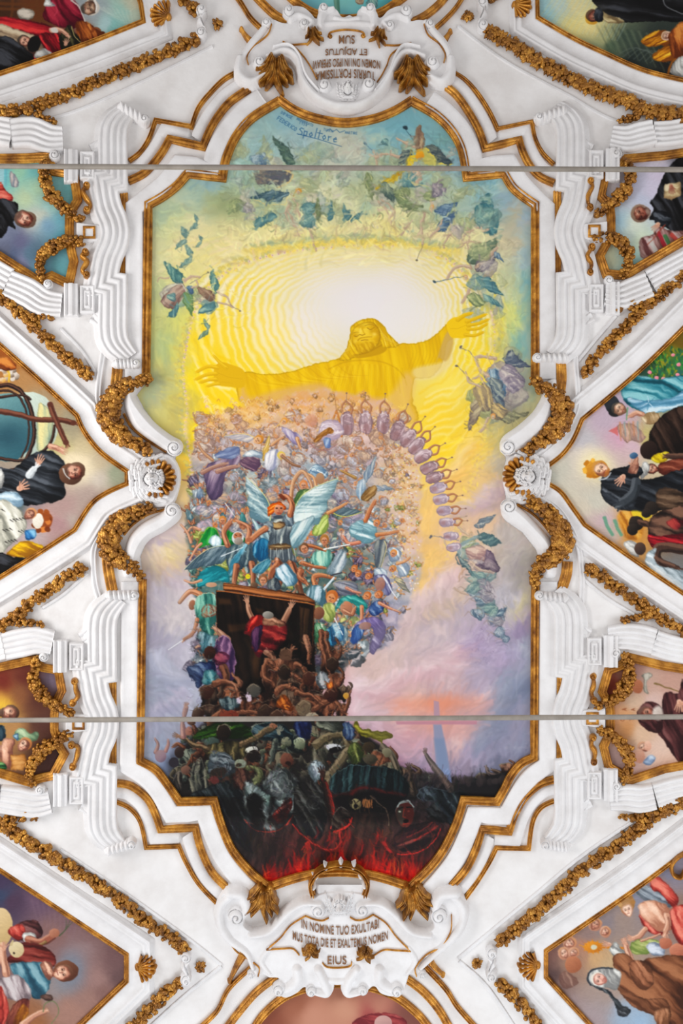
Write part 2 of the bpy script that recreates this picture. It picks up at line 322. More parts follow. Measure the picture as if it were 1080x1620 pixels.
    # the chain of tiny haloed heads
    chain = cat([(305, 760), (300, 720), (293, 680), (296, 640), (290, 600), (293, 560), (300, 520), (318, 470), (345, 440), (385, 418), (440, 402), (500, 394), (570, 388), (640, 390), (690, 402), (730, 430), (765, 470), (778, 500), (782, 540), (778, 580)], False, 6)
    for i, (x, y) in enumerate(chain):
        j = _rng.rand(6)
        if 600 < y and x > 500: continue
        for k in range(3):
            ox, oy = (j[k]-0.5)*9-(5 if x < 330 else 0)*k*0.8, (j[k+3]-0.5)*7-(4*k if 340 < x < 740 else 0)+(0)
            if x > 750: ox += 5*k
            ell(x+ox, y+oy, 3.4, 2.6, ((250, 218, 80), (178, 182, 130), (226, 208, 90))[k], j[k]*90, 0.7, soft=0.6)
            stroke([(x+ox-3, y+oy), (x+ox, y+oy-3), (x+ox+3, y+oy+1)], 0.8, 0.6, (168, 140, 110), 0.45, smooth=True)
        ell(x, y, 2.1, 2.1, (240, 215, 195), 0, 0.85, soft=0.4); ell(x+0.4, y, 0.8, 0.8, (170, 110, 130), 0, 0.8)
    for i in range(60):                     # the garlanded heads above the rings
        t = i/59; x = 395+330*t; y = 398-16*math.sin(math.pi*t)-6+(i*7 % 5)
        ell(x, y-4, 6, 3.6, (168, 182, 130) if i % 3 else (140, 165, 150), i*31, 0.5, soft=1); ell(x, y+4, 5.5, 5, (248, 218, 90), i*47, 0.55, soft=1.4)
        stroke([(x-5, y), (x, y+5), (x+5, y)], 0.8, 0.8, (176, 156, 90), 0.4, smooth=True)
    for k in range(170):                    # yellow trail of heads falling away at the right
        t = k/169; x = 776-74*t+(_rng.rand()-.5)*22*(1-0.3*t); y = 660+225*t**0.85+(_rng.rand()-.5)*10
        ell(x, y, 2.4, 1.6, (250, 222, 90) if k % 3 else (206, 170, 130), _rng.rand()*180, 0.55, soft=0.5)
    # clouds, right side
    def cloud(pts, light, shade, r=14):
        P = cat(pts, False, 5)
        for i, (x, y) in enumerate(P):
            rr = r*(0.6+0.5*abs(math.sin(i*1.9)))
            glow(x+3, y+rr*0.9, rr*1.5, rr, shade, 0.32); glow(x, y, rr, rr*0.75, light, 0.3)
        stroke([(x, y-r*0.5) for x, y in pts], 3.2, 2.0, lerp(light, (255, 255, 255), 0.3), 0.28, soft=3.2, smooth=True)
    cloud([(835, 742), (800, 765), (770, 775), (762, 790), (738, 798), (715, 808)], (218, 196, 186), (186, 160, 172), 10)
    cloud([(745, 700), (728, 722), (722, 742), (700, 752), (690, 765)], (248, 220, 150), (232, 180, 90), 9)
    cloud([(720, 905), (700, 915), (690, 935), (660, 945), (645, 965), (620, 985), (600, 1010)], (226, 200, 196), (208, 176, 182), 13)
    cloud([(560, 1090), (590, 1085), (605, 1092), (620, 1070), (655, 1062), (690, 1052), (720, 1030), (735, 1012)], (238, 212, 214), (212, 158, 168), 11)
    cloud([(735, 1018), (760, 1005), (775, 1025), (790, 1050)], (200, 180, 205), (160, 135, 182), 10)
    cloud([(845, 1060), (820, 1075), (800, 1090), (790, 1120), (770, 1150), (755, 1180)], (150, 158, 182), (110, 122, 158), 14)
    cloud([(842, 965), (825, 985), (810, 1000)], (168, 148, 188), (150, 125, 170), 9)
    cloud([(232, 1030), (250, 1045), (265, 1065), (285, 1072), (300, 1060)], (196, 196, 214), (146, 152, 182), 11)
    cloud([(232, 1150), (250, 1120), (275, 1110), (290, 1090)], (200, 182, 208), (150, 150, 185), 10)
    for k in range(50):                     # lilac scribbled heads under the falling angels
        x = 745+_rng.rand()*40; y = 975+_rng.rand()*75; stroke([(x-3, y), (x, y-3), (x+3, y), (x+1, y+3)], 0.9, 0.7, (130, 112, 150), 0.5, smooth=True)
    warp(215, 400, 860, 720, 0.8, 14, 2)
    daub(232, 168, 850, 420, 1500, 20, 4.5, .10, .5, 60, 1.5, .2, 1, 2, soft=1.0, jit=14); daub(232, 400, 320, 700, 350, 18, 4, .09, .45, 50, 1.2, 1.4, 1, 3, soft=1, jit=10); daub(770, 400, 848, 1240, 900, 22, 5, .09, .5, 60, 1.2, 2.2, 1, 4, soft=1.2, jit=14)
    daub(225, 820, 320, 1200, 500, 24, 5, .09, .5, 60, 1.4, 1.0, 2, 5, soft=1.2, jit=16); daub(560, 880, 800, 1230, 1300, 24, 5, .08, .5, 70, 1.4, 2.6, 2, 6, soft=1.2, jit=16); daub(650, 690, 800, 900, 400, 20, 4, .08, .5, 60, 1.0, 2.4, 2, 7, soft=1, jit=12)
    paint_angels(); warp(225, 175, 850, 400, 1.7, 26, 0); warp(225, 175, 850, 520, .8, 9, 2, mask=lambda X, Y: ((X < 395) | (X > 680) | (Y < 400)).astype(np.float32)); warp(700, 530, 850, 700, 1.6, 16, 1); warp(670, 790, 845, 1050, 1.8, 17, 2)
    top = lambda x, y: y < 385+abs(x-540)*.35
    daub(350, 215, 790, 390, 1700, 14, 3.0, .15, .6, 30, 3.0, .8, 0, 8, 1.3, top, soft=.6); daub(240, 340, 400, 520, 250, 12, 2.4, .12, .55, 30, 3, .8, 0, 9, 1.2, lambda x, y: y > 400 or x < 330); daub(690, 380, 830, 700, 450, 12, 2.4, .13, .55, 28, 3, .8, 2, 10, 1.2, lambda x, y: x > 735); daub(715, 830, 810, 1040, 420, 11, 2.0, .14, .6, 24, 3, .8, 2, 11, 1.4, lambda x, y: abs(x-(745+(y-850)*.3)) < 26)
    paint_christ(); paint_host(); daub(296, 640, 670, 1060, 2400, 8, 1.5, .18, .7, 16, 5, .4, 1, 12, 2.2, lambda x, y: 304 < x < 640-max(0, y-950)*1.1); paint_saints(); daub(300, 700, 640, 1040, 1300, 6, 1.0, .24, .6, 14, 4, .4, 1, 13, 1.6, lambda x, y: (x-441)**2+(y-806)**2 > 700 and x < 640-max(0, y-950)*1.1)
    paint_pile(); warp(280, 1000, 620, 1262, 1.1, 11, 3); daub(285, 985, 640, 1262, 2400, 8, 1.5, .3, .6, 18, 4, 1.2, 3, 14, 2.0, lambda x, y: (y > 1090 or x < 350 or x > 420) and x > 300+max(0, y-1180)*-.3 and x < 545+max(0, y-1140)*1.1); paint_pit(); warp(350, 1210, 760, 1400, .8, 9, 2, mask=lambda X, Y: 1-.8*np.exp(-(((X-640)/22)**2+((Y-1290)/24)**2)))
    daub(350, 1215, 740, 1400, 1700, 14, 1.6, .3, .55, 34, 1.6, 1.4, 2, 15, 1.4, lambda x, y: (x-640)**2+(y-1290)**2 > 600)
    grade([(312, 1000), (345, 1020), (372, 1090), (420, 1040), (450, 1010), (490, 1030), (500, 990), (530, 1000), (548, 1060), (556, 1110), (556, 1140), (600, 1160), (640, 1205), (720, 1228), (800, 1220), (800, 1260), (740, 1280), (700, 1300), (340, 1290), (250, 1230), (290, 1170), (312, 1130), (318, 1070)], 1.42, .92, 6)
    grade([(362, 985), (372, 968), (440, 965), (462, 985), (455, 1030), (420, 1040), (390, 1010)], 1.25, .9, 5)
    grade([(300, 800), (420, 780), (560, 800), (620, 880), (600, 990), (500, 940), (345, 925), (330, 1020), (306, 960)], 1.14, 1.1, 8)
    grade([(560, 1040), (640, 960), (720, 920), (850, 880), (850, 1210), (720, 1225), (640, 1200), (570, 1150)], 1.04, .74, 10, .985); grade([(232, 930), (300, 960), (318, 1060), (310, 1130), (250, 1190), (225, 1200)], 1.05, .68, 10, .98)
    paint_signature()

YD, YM, YL, YP = (196, 148, 4), (238, 192, 6), (250, 214, 40), (226, 176, 96)
def paint_christ():
    drape([(384, 589), (420, 592), (460, 588), (498, 576), (537, 567), (560, 556), (590, 556), (627, 545), (669, 541), (693, 526), (707, 512), (716, 522), (718, 534), (706, 545), (700, 574), (682, 597), (656, 600), (652, 630), (656, 668), (560, 668), (480, 655), (410, 642), (382, 637), (374, 612)],
          (226, 176, 8), (238, 192, 8), (246, 204, 20), 76, 7, 60, bulge=0.1, seed=1)
    poly([(384, 606), (396, 628), (440, 616), (500, 606), (520, 618), (470, 650), (400, 648), (380, 636)], (224, 176, 96), 0.85, soft=4)
    poly([(640, 590), (656, 600), (652, 632), (656, 672), (600, 668), (590, 640), (620, 620)], (232, 190, 110), 0.75, soft=5)
    poly([(654, 583), (700, 572), (716, 560), (712, 578), (690, 596), (660, 600)], (236, 214, 150), 0.75, soft=2.5)
    # sleeve mouth
    poly([(694, 566), (690, 572), (698, 545), (705, 528), (712, 524), (717, 540), (713, 560), (704, 572)], (208, 170, 84), 0.9, soft=1)
    stroke([(520, 584), (545, 573), (575, 570), (605, 573), (628, 584), (640, 598)], 1.8, 1.4, (196, 146, 6), 0.6, soft=0.6, smooth=True)
    for i in range(26):
        x = 528+i*4.3; stroke([(x, 576-abs(i-12)*-0.5), (x-3+(i-13)*0.9, 610+(i % 5)*4)], 1.0, 0.5, (204, 156, 6) if i % 2 else (252, 220, 60), 0.5, soft=0.3)
    for i in range(9):
        x = 650+i*5.5; stroke([(x, 545-i*1.6), (x+3, 560), (x-5, 585-i)], 1.3, 0.6, (206, 160, 10), 0.5, soft=0.4, smooth=True)
    for i in range(14):
        x = 392+i*11; stroke([(x, 594-(i*1.2)), (x+18, 606-i), (x+46, 611-i*1.3)], 1.1, 0.6, (204, 150, 10) if i % 2 else (252, 216, 60), 0.45, soft=0.4, smooth=True)
    # hands
    hs = ((206, 158, 6), (232, 186, 16), (246, 204, 40))
    poly([(386, 587), (366, 577), (350, 573), (340, 580), (338, 596), (342, 608), (362, 612), (386, 612)], (228, 180, 14))
    for p, w in (([(344, 582), (328, 580), (312, 588)], 4.6), ([(342, 591), (326, 593), (310, 600)], 4.4), ([(342, 600), (330, 601), (317, 605)], 4.2), ([(346, 607), (338, 608), (328, 611)], 4)):
        limb(p, w+1, w-1.4, hs)
    limb([(358, 582), (348, 574), (339, 564)], 6, 3, hs)
    stroke([(344, 590), (362, 597), (384, 600)], 0.8, 0.6, hs[0], 0.6); stroke([(350, 604), (368, 606)], 0.8, 0.6, hs[0], 0.5)
    poly([(706, 513), (716, 503), (728, 502), (742, 506), (744, 520), (738, 534), (722, 535), (712, 532)], (244, 200, 20))
    for p, w in (([(724, 506), (734, 499), (744, 496)], 5.4), ([(738, 509), (752, 504), (767, 498)], 4.6), ([(740, 515), (756, 512), (771, 506)], 4.4), ([(740, 521), (756, 520), (769, 513)], 4.2), ([(736, 530), (750, 531), (763, 526)], 4.2)):
        limb(p, w+0.6, w-1.4, hs)
    stroke([(712, 520), (724, 520), (738, 514)], 0.8, 0.6, hs[0], 0.6)
    # head with long hair, tipped back
    poly([(556, 545), (600, 538), (612, 552), (596, 562), (560, 566)], (206, 156, 6))
    drape([(553, 532), (556, 517), (567, 508), (582, 504), (597, 507), (607, 517), (615, 530), (632, 545), (622, 550), (604, 549), (600, 540), (590, 552), (568, 562), (548, 571), (536, 569), (547, 553)], (212, 162, 6), (236, 190, 10), (250, 220, 80), 64, 2.4, 14, bulge=0.15, warp=2.5)
    drape([(556, 533), (559, 520), (569, 512), (584, 509), (595, 514), (601, 526), (601, 540), (594, 549), (580, 556), (569, 558), (562, 549), (557, 541)], (198, 146, 6), (228, 178, 8), (246, 208, 50), 20, 14, 40, bulge=0.5, lx=-.1, ly=-.9)
    glow(578, 514, 9, 4, (248, 216, 60), .7); glow(588, 524, 5, 4, (196, 142, 4), .55); glow(563, 530, 4, 4, (196, 142, 4), .5); glow(592, 529, 4, 3, (248, 216, 90), .8); glow(562, 540, 3, 4, (246, 210, 70), .7); glow(570, 523, 2, 5, (250, 220, 90), .8)
    for p, w in (([(581, 519), (586, 521.5), (592, 518)], 1.3), ([(560, 531.5), (564, 532.5), (568, 529.5)], 1.3), ([(577, 515.5), (584, 513.5), (591, 514.5)], .9), ([(558.5, 527), (564, 525.5), (567, 526)], .9)):
        stroke(p, w, w*.6, (150, 102, 4), .8, smooth=True)
    stroke([(573, 520), (575, 526), (577, 528.5)], 1.6, 1.8, (200, 148, 6), .6, soft=.4); stroke([(569, 529.5), (573, 530.5), (577, 529)], 1.4, 1.2, (150, 100, 6), .75)
    stroke([(566, 538.5), (570, 535), (576, 534), (583, 533), (588, 533)], 1.9, 1.0, (176, 124, 6), .7, soft=.3, smooth=True); stroke([(571, 539), (576, 537.8), (582, 538)], 1.1, .9, (140, 84, 14), .8)
    drape([(562, 548), (570, 543), (580, 541), (590, 542), (595, 547), (584, 556), (571, 560)], (196, 146, 6), (214, 164, 8), (238, 196, 40), 60, 1.8, 8, a=.7, soft=1)
    stroke([(560, 562), (580, 558), (598, 549), (604, 546)], 2.2, 1.4, (170, 120, 4), .6, soft=.8, smooth=True)
    for i in range(16):
        stroke([(599+i*.7, 516+i*1.5), (604+i*1.4, 530+i*.9), (606+i*1.9, 545+(i % 3))], .9, .5, (206, 156, 6) if i % 2 else (252, 226, 110), .45, smooth=True)
        stroke([(557-i*.2, 530+i*1.6), (553-i*.6, 546+i*.9), (550-i*.9, 560+i*.5)], .9, .5, (210, 160, 6) if i % 2 else (252, 222, 100), .4, smooth=True)

TW = ((74, 118, 124), (108, 152, 150), (160, 190, 170)); OL = ((112, 128, 92), (146, 160, 112), (200, 204, 140)); LI = ((118, 110, 128), (158, 146, 156), (208, 198, 190)); BU = ((72, 102, 130), (110, 140, 160), (176, 196, 200))
PALE = ((164, 138, 118), (196, 168, 142), (222, 204, 170))
def swirl(x, y, r, cols, n=4, ang=0, a=1.0):
    t = math.radians(ang); R = np.random.RandomState(int(x*7+y*3) % 9973)
    drape([(x+r*(1+.3*R.rand())*math.cos(t+q)*(1.25 if i % 2 else .85), y+r*(.9+.3*R.rand())*math.sin(t+q)) for i, q in enumerate((0, 1.1, 2.1, 3.1, 4.2, 5.3))], cols[0], cols[1], cols[2], ang+60*R.rand(), max(1.5, r*.2), r*1.6, a*.92, bulge=.3, seed=R.randint(50), warp=2.2)
    for i in range(n+2):
        q = ang+R.rand()*360; rr = r*(.35+.65*R.rand()); ox, oy = (R.rand()-.5)*r*.5, (R.rand()-.5)*r*.5
        P = [(x+ox+rr*math.cos(math.radians(q+k)), y+oy+rr*0.8*math.sin(math.radians(q+k))) for k in range(0, 150, 30)]
        stroke(P, r*0.13, r*0.03, cols[0] if i % 2 == 0 else cols[2], 0.7*a, smooth=True)
def trumpet(p, q, col=(120, 120, 120), r=2.2, a=0.9):
    stroke([p, q], 1.2, 0.9, col, a); ell(q[0], q[1], r, r*0.8, dk(col, 0.75), 0, a)
def paint_angels():
    for (x, y, r, c, a) in ((352, 325, 22, OL, .65), (372, 335, 15, OL, .6), (405, 300, 16, OL, .45), (560, 300, 18, OL, .5), (590, 290, 18, OL, .5), (612, 310, 14, OL, .5), (455, 262, 14, OL, .4), (700, 225, 16, TW, .6), (735, 350, 16, TW, .45), (715, 345, 14, OL, .4), (440, 335, 15, TW, .5), (520, 330, 14, OL, .4), (580, 330, 14, TW, .4), (692, 300, 16, OL, .6), (640, 290, 18, OL, .6), (768, 480, 14, OL, .5), (790, 545, 14, OL, .4), (470, 275, 12, OL, .4), (500, 262, 10, OL, .4)):
        glow(x, y, r, r*0.8, c[1], a)
    R = np.random.RandomState(21)
    for i in range(120):
        if i < 86: x, y = 352+R.rand()*375, 232+R.rand()*118+0; 
        elif i < 104: x, y = 745+R.rand()*45, 300+R.rand()*200
        else: x, y = 765+R.rand()*55, 560+R.rand()*100
        c = (TW, OL, LI, OL, BU, TW)[R.randint(6)]; c = tuple(lerp(k, (214, 214, 170) if y < 500 else (190, 170, 140), .46) for k in c); r = 6+R.rand()*9; q = R.rand()*180
        if i % 3: swirl(x, y, r, c, 3, q, .62)
        else: wing((x, y), (x+r*2.6*math.cos(q), y+r*2.6*math.sin(q)), r*1.1, c, 1 if i % 2 else -1, 5, .7)
    for i in range(80):                     # loose curls of half-seen angels
        x = 395+_rng.rand()*340; y = 275+_rng.rand()*85; c = (TW, OL, LI, OL)[i % 4]; r = 3+_rng.rand()*6; q = _rng.rand()*360
        P = [(x+r*math.cos(math.radians(q+t)), y+r*1.3*math.sin(math.radians(q+t))) for t in range(0, 200, 40)]
        stroke(P, r*0.45, r*0.15, c[0] if i % 2 else c[2], 0.55, smooth=True)
    for i in range(46):
        x = 420+_rng.rand()*330; y = 330+_rng.rand()*45; stroke([(x, y), (x+_rng.rand()*10-5, y+9), (x+_rng.rand()*14-7, y+19)], 1.8, 0.8, PALE[0], 0.5, smooth=True)
    # upper left angel
    swirl(411, 253, 11, BU, 4); drape([(404, 268), (430, 266), (452, 270), (462, 262), (455, 285), (438, 292), (418, 290), (406, 292), (402, 280)], (92, 96, 104), (140, 128, 112), (196, 190, 160), 10, 3, 24)
    wing((466, 262), (431, 216), 15, ((66, 92, 86), (98, 126, 104), (150, 172, 150)), -1); wing((455, 306), (395, 313), 17, ((60, 88, 100), (88, 118, 126), (138, 164, 166)), -1, rim=None)
    stroke([(452, 268), (462, 276), (452, 290), (440, 296)], 4, 1.5, (214, 190, 130), 0.9, smooth=True); stroke([(400, 316), (425, 324), (448, 324), (453, 312)], 1.2, 1.2, (226, 206, 130), 0.9, smooth=True)
    head(470, 302, 4.4, (206, 140, 40), PALE, 20); limb([(460, 308), (468, 325), (474, 348)], 3.4, 2, PALE); limb([(456, 322), (448, 340), (466, 360)], 3, 1.6, PALE)
    drape([(402, 350), (414, 342), (430, 335), (436, 342), (422, 352), (404, 362)], *TW, 150, 3, 20); swirl(488, 330, 9, TW, 4); swirl(486, 348, 11, TW, 3, 90); wing((500, 350), (502, 312), 9, OL, 1, 5); wing((518, 352), (524, 318), 9, TW, 1, 5)
    wing((548, 350), (542, 322), 9, TW, 1, 5); wing((554, 352), (574, 335), 8, TW, -1, 5); swirl(372, 325, 10, OL, 5, 40, .7); swirl(392, 330, 8, LI, 4, 80, .6)
    # upper right host
    trumpet((656, 228), (641, 203), (44, 66, 78), 4); trumpet((592, 243), (577, 228), (70, 100, 130), 3); limb([(590, 240), (595, 250), (595, 262)], 4, 3, PALE); limb([(632, 248), (612, 245), (594, 250)], 3.4, 3, PALE); swirl(608, 226, 6, TW, 3)
    drape([(661, 196), (666, 210), (669, 226), (664, 240), (654, 236), (655, 214)], (108, 84, 70), (150, 122, 98), (190, 166, 130), 90, 2, 14)
    limb([(656, 232), (642, 226), (628, 219)], 4, 2.5, PALE)
    wing((650, 236), (628, 262), 14, ((60, 78, 86), (94, 108, 106), (150, 160, 140)), 1, 6); wing((672, 232), (716, 262), 15, ((56, 72, 80), (88, 100, 100), (140, 150, 130)), -1, 8)
    poly([(640, 262), (646, 246), (656, 248), (650, 264)], (232, 200, 50)); poly([(668, 236), (680, 240), (688, 252), (700, 258), (676, 262), (668, 250)], (196, 190, 100)); stroke([(672, 236), (684, 246), (692, 256), (716, 262)], 1.8, 1.2, (240, 214, 80), 0.95, smooth=True)
    ell(662, 246, 7, 8, (222, 140, 26), 0, 1, light=(244, 190, 50))
    drape([(592, 300), (604, 288), (620, 276), (640, 268), (628, 282), (606, 294)], (196, 160, 40), (232, 206, 70), (246, 232, 120), 150, 2, 20); ell(628, 276, 5, 2.6, (196, 130, 30), -25)
    wing((606, 288), (624, 322), 16, ((70, 90, 88), (110, 130, 110), (176, 186, 150)), 1, 8); wing((578, 272), (588, 320), 12, OL, -1, 7); swirl(636, 305, 12, OL, 5, 20); swirl(650, 285, 12, TW, 5, 200); swirl(680, 310, 9, OL, 4); swirl(692, 300, 11, LI, 4, 60)
    limb([(655, 268), (664, 278), (660, 288)], 6, 4, PALE); stroke([(648, 272), (652, 288), (672, 292), (682, 296)], 2.4, 1.4, (206, 200, 140), 0.9, smooth=True)
    drape([(624, 310), (640, 312), (652, 322), (666, 326), (650, 332), (632, 326)], *OL, 30, 2, 16); wing((688, 336), (724, 321), 14, BU, 1, 6); wing((690, 364), (722, 336), 14, BU, 1, 6); head(681, 331, 4.5, (214, 150, 50), PALE); limb([(670, 338), (666, 356), (668, 386)], 4, 2, PALE)
    trumpet((668, 386), (659, 412), (140, 130, 110), 2); limb([(650, 348), (640, 360), (633, 371)], 3, 2, PALE); limb([(700, 350), (690, 366), (678, 374)], 3, 2, PALE); limb([(720, 362), (708, 375), (702, 392)], 3.4, 2, PALE)
    for p in (((597, 320), (612, 336), (618, 358)), ((604, 318), (622, 330), (616, 345)), ((757, 360), (738, 366), (728, 382)), ((760, 382), (738, 384), (722, 393)), ((742, 362), (740, 380), (740, 394)), ((452, 335), (462, 350), (472, 372)), ((490, 362), (496, 380), (500, 398))): limb(list(p), 3, 1.6, PALE, 0.8)
    # right side pair
    drape([(766, 306), (776, 308), (776, 322), (784, 334), (788, 352), (782, 370), (768, 368), (754, 356), (748, 344), (750, 330), (762, 320)], (60, 112, 122), (98, 148, 148), (176, 200, 180), 70, 3, 20, bulge=.2); swirl(768, 316, 8, TW, 4)
    ell(766, 360, 8, 6, PALE[1], 20, light=PALE[2]); drape([(740, 416), (738, 404), (752, 390), (770, 380), (784, 376), (782, 392), (764, 404), (752, 418)], (88, 108, 90), (122, 142, 116), (170, 184, 150), 140, 3, 26)
    drape([(756, 410), (780, 396), (784, 392), (782, 414), (768, 430), (752, 430)], (84, 84, 96), (128, 120, 124), (186, 176, 160), 130, 2.4, 16); limb([(784, 392), (772, 406), (756, 420)], 5, 5, PALE); wing((782, 398), (796, 414), 8, BU, 1, 4)
    limb([(744, 424), (722, 422), (706, 441)], 5, 2.6, PALE); trumpet((735, 437), (687, 446), (60, 96, 120), 2.6); limb([(750, 436), (746, 452), (731, 478)], 5, 2.4, PALE); head(736, 440, 3.6, (200, 150, 90), PALE); wing((754, 440), (797, 469), 17, ((64, 108, 118), (92, 138, 142), (140, 174, 166)), -1, 8)
    wing((764, 466), (796, 488), 9, TW, 1, 6); drape([(738, 470), (750, 464), (768, 478), (752, 486)], *OL, 40, 2, 14)
    for x, y, r, c in ((272, 462, 15, LI), (286, 474, 13, TW), (300, 468, 11, OL), (326, 470, 13, LI), (330, 486, 11, TW), (312, 462, 9, OL), (770, 345, 17, TW), (760, 400, 15, OL), (772, 424, 13, LI), (752, 448, 12, TW), (736, 352, 11, OL), (722, 366, 9, LI)):
        swirl(x, y, r, tuple(lerp(k, (216, 214, 170), .22) for k in c), 5, x*3, .8)
    # left pair
    wing((286, 452), (259, 413), 17, ((66, 112, 112), (98, 146, 138), (150, 184, 160)), 1, 8); drape([(256, 478), (270, 458), (284, 449), (294, 456), (292, 470), (280, 482), (270, 490)], (118, 90, 82), (152, 122, 108), (190, 166, 146), 130, 3, 20); swirl(272, 470, 6, TW, 3)
    stroke([(270, 452), (286, 450), (294, 462), (288, 476)], 2, 1.2, (214, 214, 190), 0.9, smooth=True); drape([(266, 500), (276, 486), (280, 478), (282, 490), (276, 502)], *TW, 90, 2, 14)
    wing((292, 462), (303, 501), 14, ((96, 130, 76), (124, 154, 96), (112, 156, 146)), -1, 6); drape([(294, 454), (302, 452), (306, 462), (300, 466)], *BU, 40, 2, 12)
    wing((340, 466), (335, 427), 12, ((76, 120, 118), (104, 150, 140), (160, 190, 160)), 1, 7); drape([(312, 456), (326, 456), (338, 468), (334, 476), (320, 470)], (118, 92, 78), (156, 124, 100), (196, 172, 140), 40, 2.5, 18); stroke([(326, 456), (340, 464), (342, 476)], 2, 1.2, (226, 214, 130), 0.9, smooth=True)
    drape([(314, 496), (320, 484), (338, 478), (338, 490), (326, 494)], *TW, 160, 3, 16); trumpet((300, 448), (330, 432), (120, 120, 110), 1.8, .8); limb([(292, 444), (302, 438), (316, 438)], 3.4, 2, PALE); limb([(304, 456), (312, 452), (310, 444)], 3, 2, PALE)
    limb([(344, 463), (360, 472), (366, 484)], 2.6, 1.4, PALE); limb([(344, 478), (358, 482), (368, 486)], 2.6, 1.4, PALE); trumpet((364, 482), (380, 493), (130, 120, 120), 1.8, .8); limb([(266, 440), (254, 440), (248, 447)], 1.8, 1, PALE, .7)
    for (x, y, s) in ((287, 358, 1), (306, 338, .8), (294, 388, 1), (322, 505, .9), (313, 370, .6)):
        wing((x+8*s, y+18*s), (x, y), 8*s, TW, 1, 4, .8); wing((x+8*s, y+18*s), (x-10*s, y+36*s), 8*s, TW, -1, 4, .8)
    for x, y, r, c in ((790, 592, 20, LI), (774, 620, 17, BU), (792, 636, 18, LI), (768, 648, 14, OL), (812, 628, 16, LI), (754, 626, 12, OL)): swirl(x, y, r, tuple(lerp(k, (200, 184, 150), .2) for k in c), 6, x*3, .85)
    # right lower pair
    glow(800, 650, 34, 26, (120, 116, 100), .5); glow(818, 600, 20, 30, (150, 140, 130), .4)
    wing((794, 566), (838, 580), 18, ((76, 88, 108), (112, 122, 132), (166, 170, 160)), -1, 8); swirl(804, 598, 19, LI, 7, 200); swirl(812, 612, 13, LI, 5, 20); drape([(770, 592), (780, 584), (790, 596), (800, 614), (796, 628), (782, 618)], *BU, 60, 2.4, 16)
    wing((776, 596), (797, 652), 20, ((74, 88, 106), (110, 124, 128), (170, 176, 160)), -1, 8); wing((760, 628), (741, 686), 18, ((122, 108, 96), (160, 144, 118), (206, 192, 150)), 1, 8); drape([(750, 618), (766, 606), (778, 626), (774, 650), (762, 650), (756, 636)], (122, 110, 96), (170, 150, 112), (216, 190, 120), 70, 2.4, 18)
    wing((790, 660), (835, 654), 17, ((104, 104, 84), (138, 136, 108), (180, 176, 130)), 1, 7); drape([(776, 640), (790, 640), (802, 652), (790, 664), (778, 658)], (112, 104, 90), (160, 140, 104), (206, 180, 120), 30, 2, 14); limb([(784, 566), (764, 563), (751, 566)], 4, 2.4, PALE); limb([(772, 594), (758, 584), (752, 568)], 4, 2.4, PALE); trumpet((756, 569), (729, 549), (128, 118, 116)); trumpet((749, 606), (720, 579), (128, 118, 116))
    limb([(758, 612), (742, 604), (736, 590)], 3.2, 2, PALE); limb([(764, 606), (760, 596), (748, 600)], 3.2, 2, PALE); head(779, 659, 3.6, (206, 134, 60), PALE); limb([(772, 660), (766, 672), (758, 684)], 3, 1.6, PALE)
    for x, y, r, c in ((744, 872, 15, TW), (760, 888, 15, LI), (768, 912, 13, TW), (756, 934, 14, BU), (768, 956, 13, TW), (782, 980, 11, BU), (738, 858, 10, OL)): swirl(x, y, r, tuple(lerp(k, (200, 186, 186), .15) for k in c), 6, x*3, .8)
    # lower right angels falling in a column
    wing((753, 832), (783, 812), 11, ((104, 116, 126), (138, 150, 154), (190, 190, 180)), 1, 6); wing((752, 852), (793, 860), 15, ((70, 98, 104), (102, 132, 130), (150, 166, 156)), -1, 7); stroke([(724, 884), (728, 864), (744, 853), (758, 852)], 7, 4, (136, 156, 156), 0.95, smooth=True); stroke([(727, 880), (734, 862), (750, 857)], 1.6, 1, (200, 206, 200), 0.8, smooth=True)
    drape([(721, 876), (730, 882), (742, 894), (752, 916), (738, 904), (724, 894)], (66, 88, 96), (96, 118, 122), (140, 156, 150), 60, 2.5, 20); drape([(736, 868), (752, 864), (772, 872), (782, 886), (778, 892), (758, 886), (740, 884)], (150, 118, 116), (188, 154, 142), (216, 190, 172), 20, 3, 20)
    drape([(768, 870), (778, 874), (784, 890), (790, 902), (782, 908), (768, 902), (756, 894), (766, 890)], (88, 72, 94), (120, 100, 116), (166, 146, 150), 50, 3, 18); limb([(744, 890), (762, 900), (776, 906)], 5, 4, (PALE[0], (176, 146, 136), PALE[2])); limb([(726, 862), (712, 868), (702, 856)], 4, 2, PALE); limb([(740, 846), (728, 840), (716, 824)], 3, 1.6, PALE); trumpet((724, 856), (679, 850), (110, 116, 134), 2.6); trumpet((716, 822), (737, 817), (150, 130, 130), 1.4, .7); head(744, 846, 4, (170, 140, 110), PALE)
    for i, (x, y, s, c) in enumerate(((756, 916, 12, TW), (764, 930, 11, LI), (748, 930, 9, TW), (762, 950, 10, BU), (774, 962, 9, TW), (758, 972, 9, BU), (786, 985, 8, LI), (792, 1000, 8, BU), (798, 1010, 6, BU), (780, 970, 8, TW), (770, 945, 9, LI))):
        swirl(x, y, s, c, 5, i*50, .85); stroke([(x-s, y+s*.3), (x-s*2, y-s*.2), (x-s*2.8, y+s*.5)], 2, 1, PALE[0], .6, smooth=True)
    for p in (((722, 880), (728, 896), (730, 910)), ((734, 902), (726, 910), (724, 920)), ((740, 940), (726, 936), (718, 930))): limb(list(p), 2.6, 1.6, (PALE[0], (206, 160, 136), PALE[2]), .8)
    wing((784, 976), (802, 962), 9, BU, 1, 4); wing((760, 984), (750, 966), 8, BU, 1, 4)

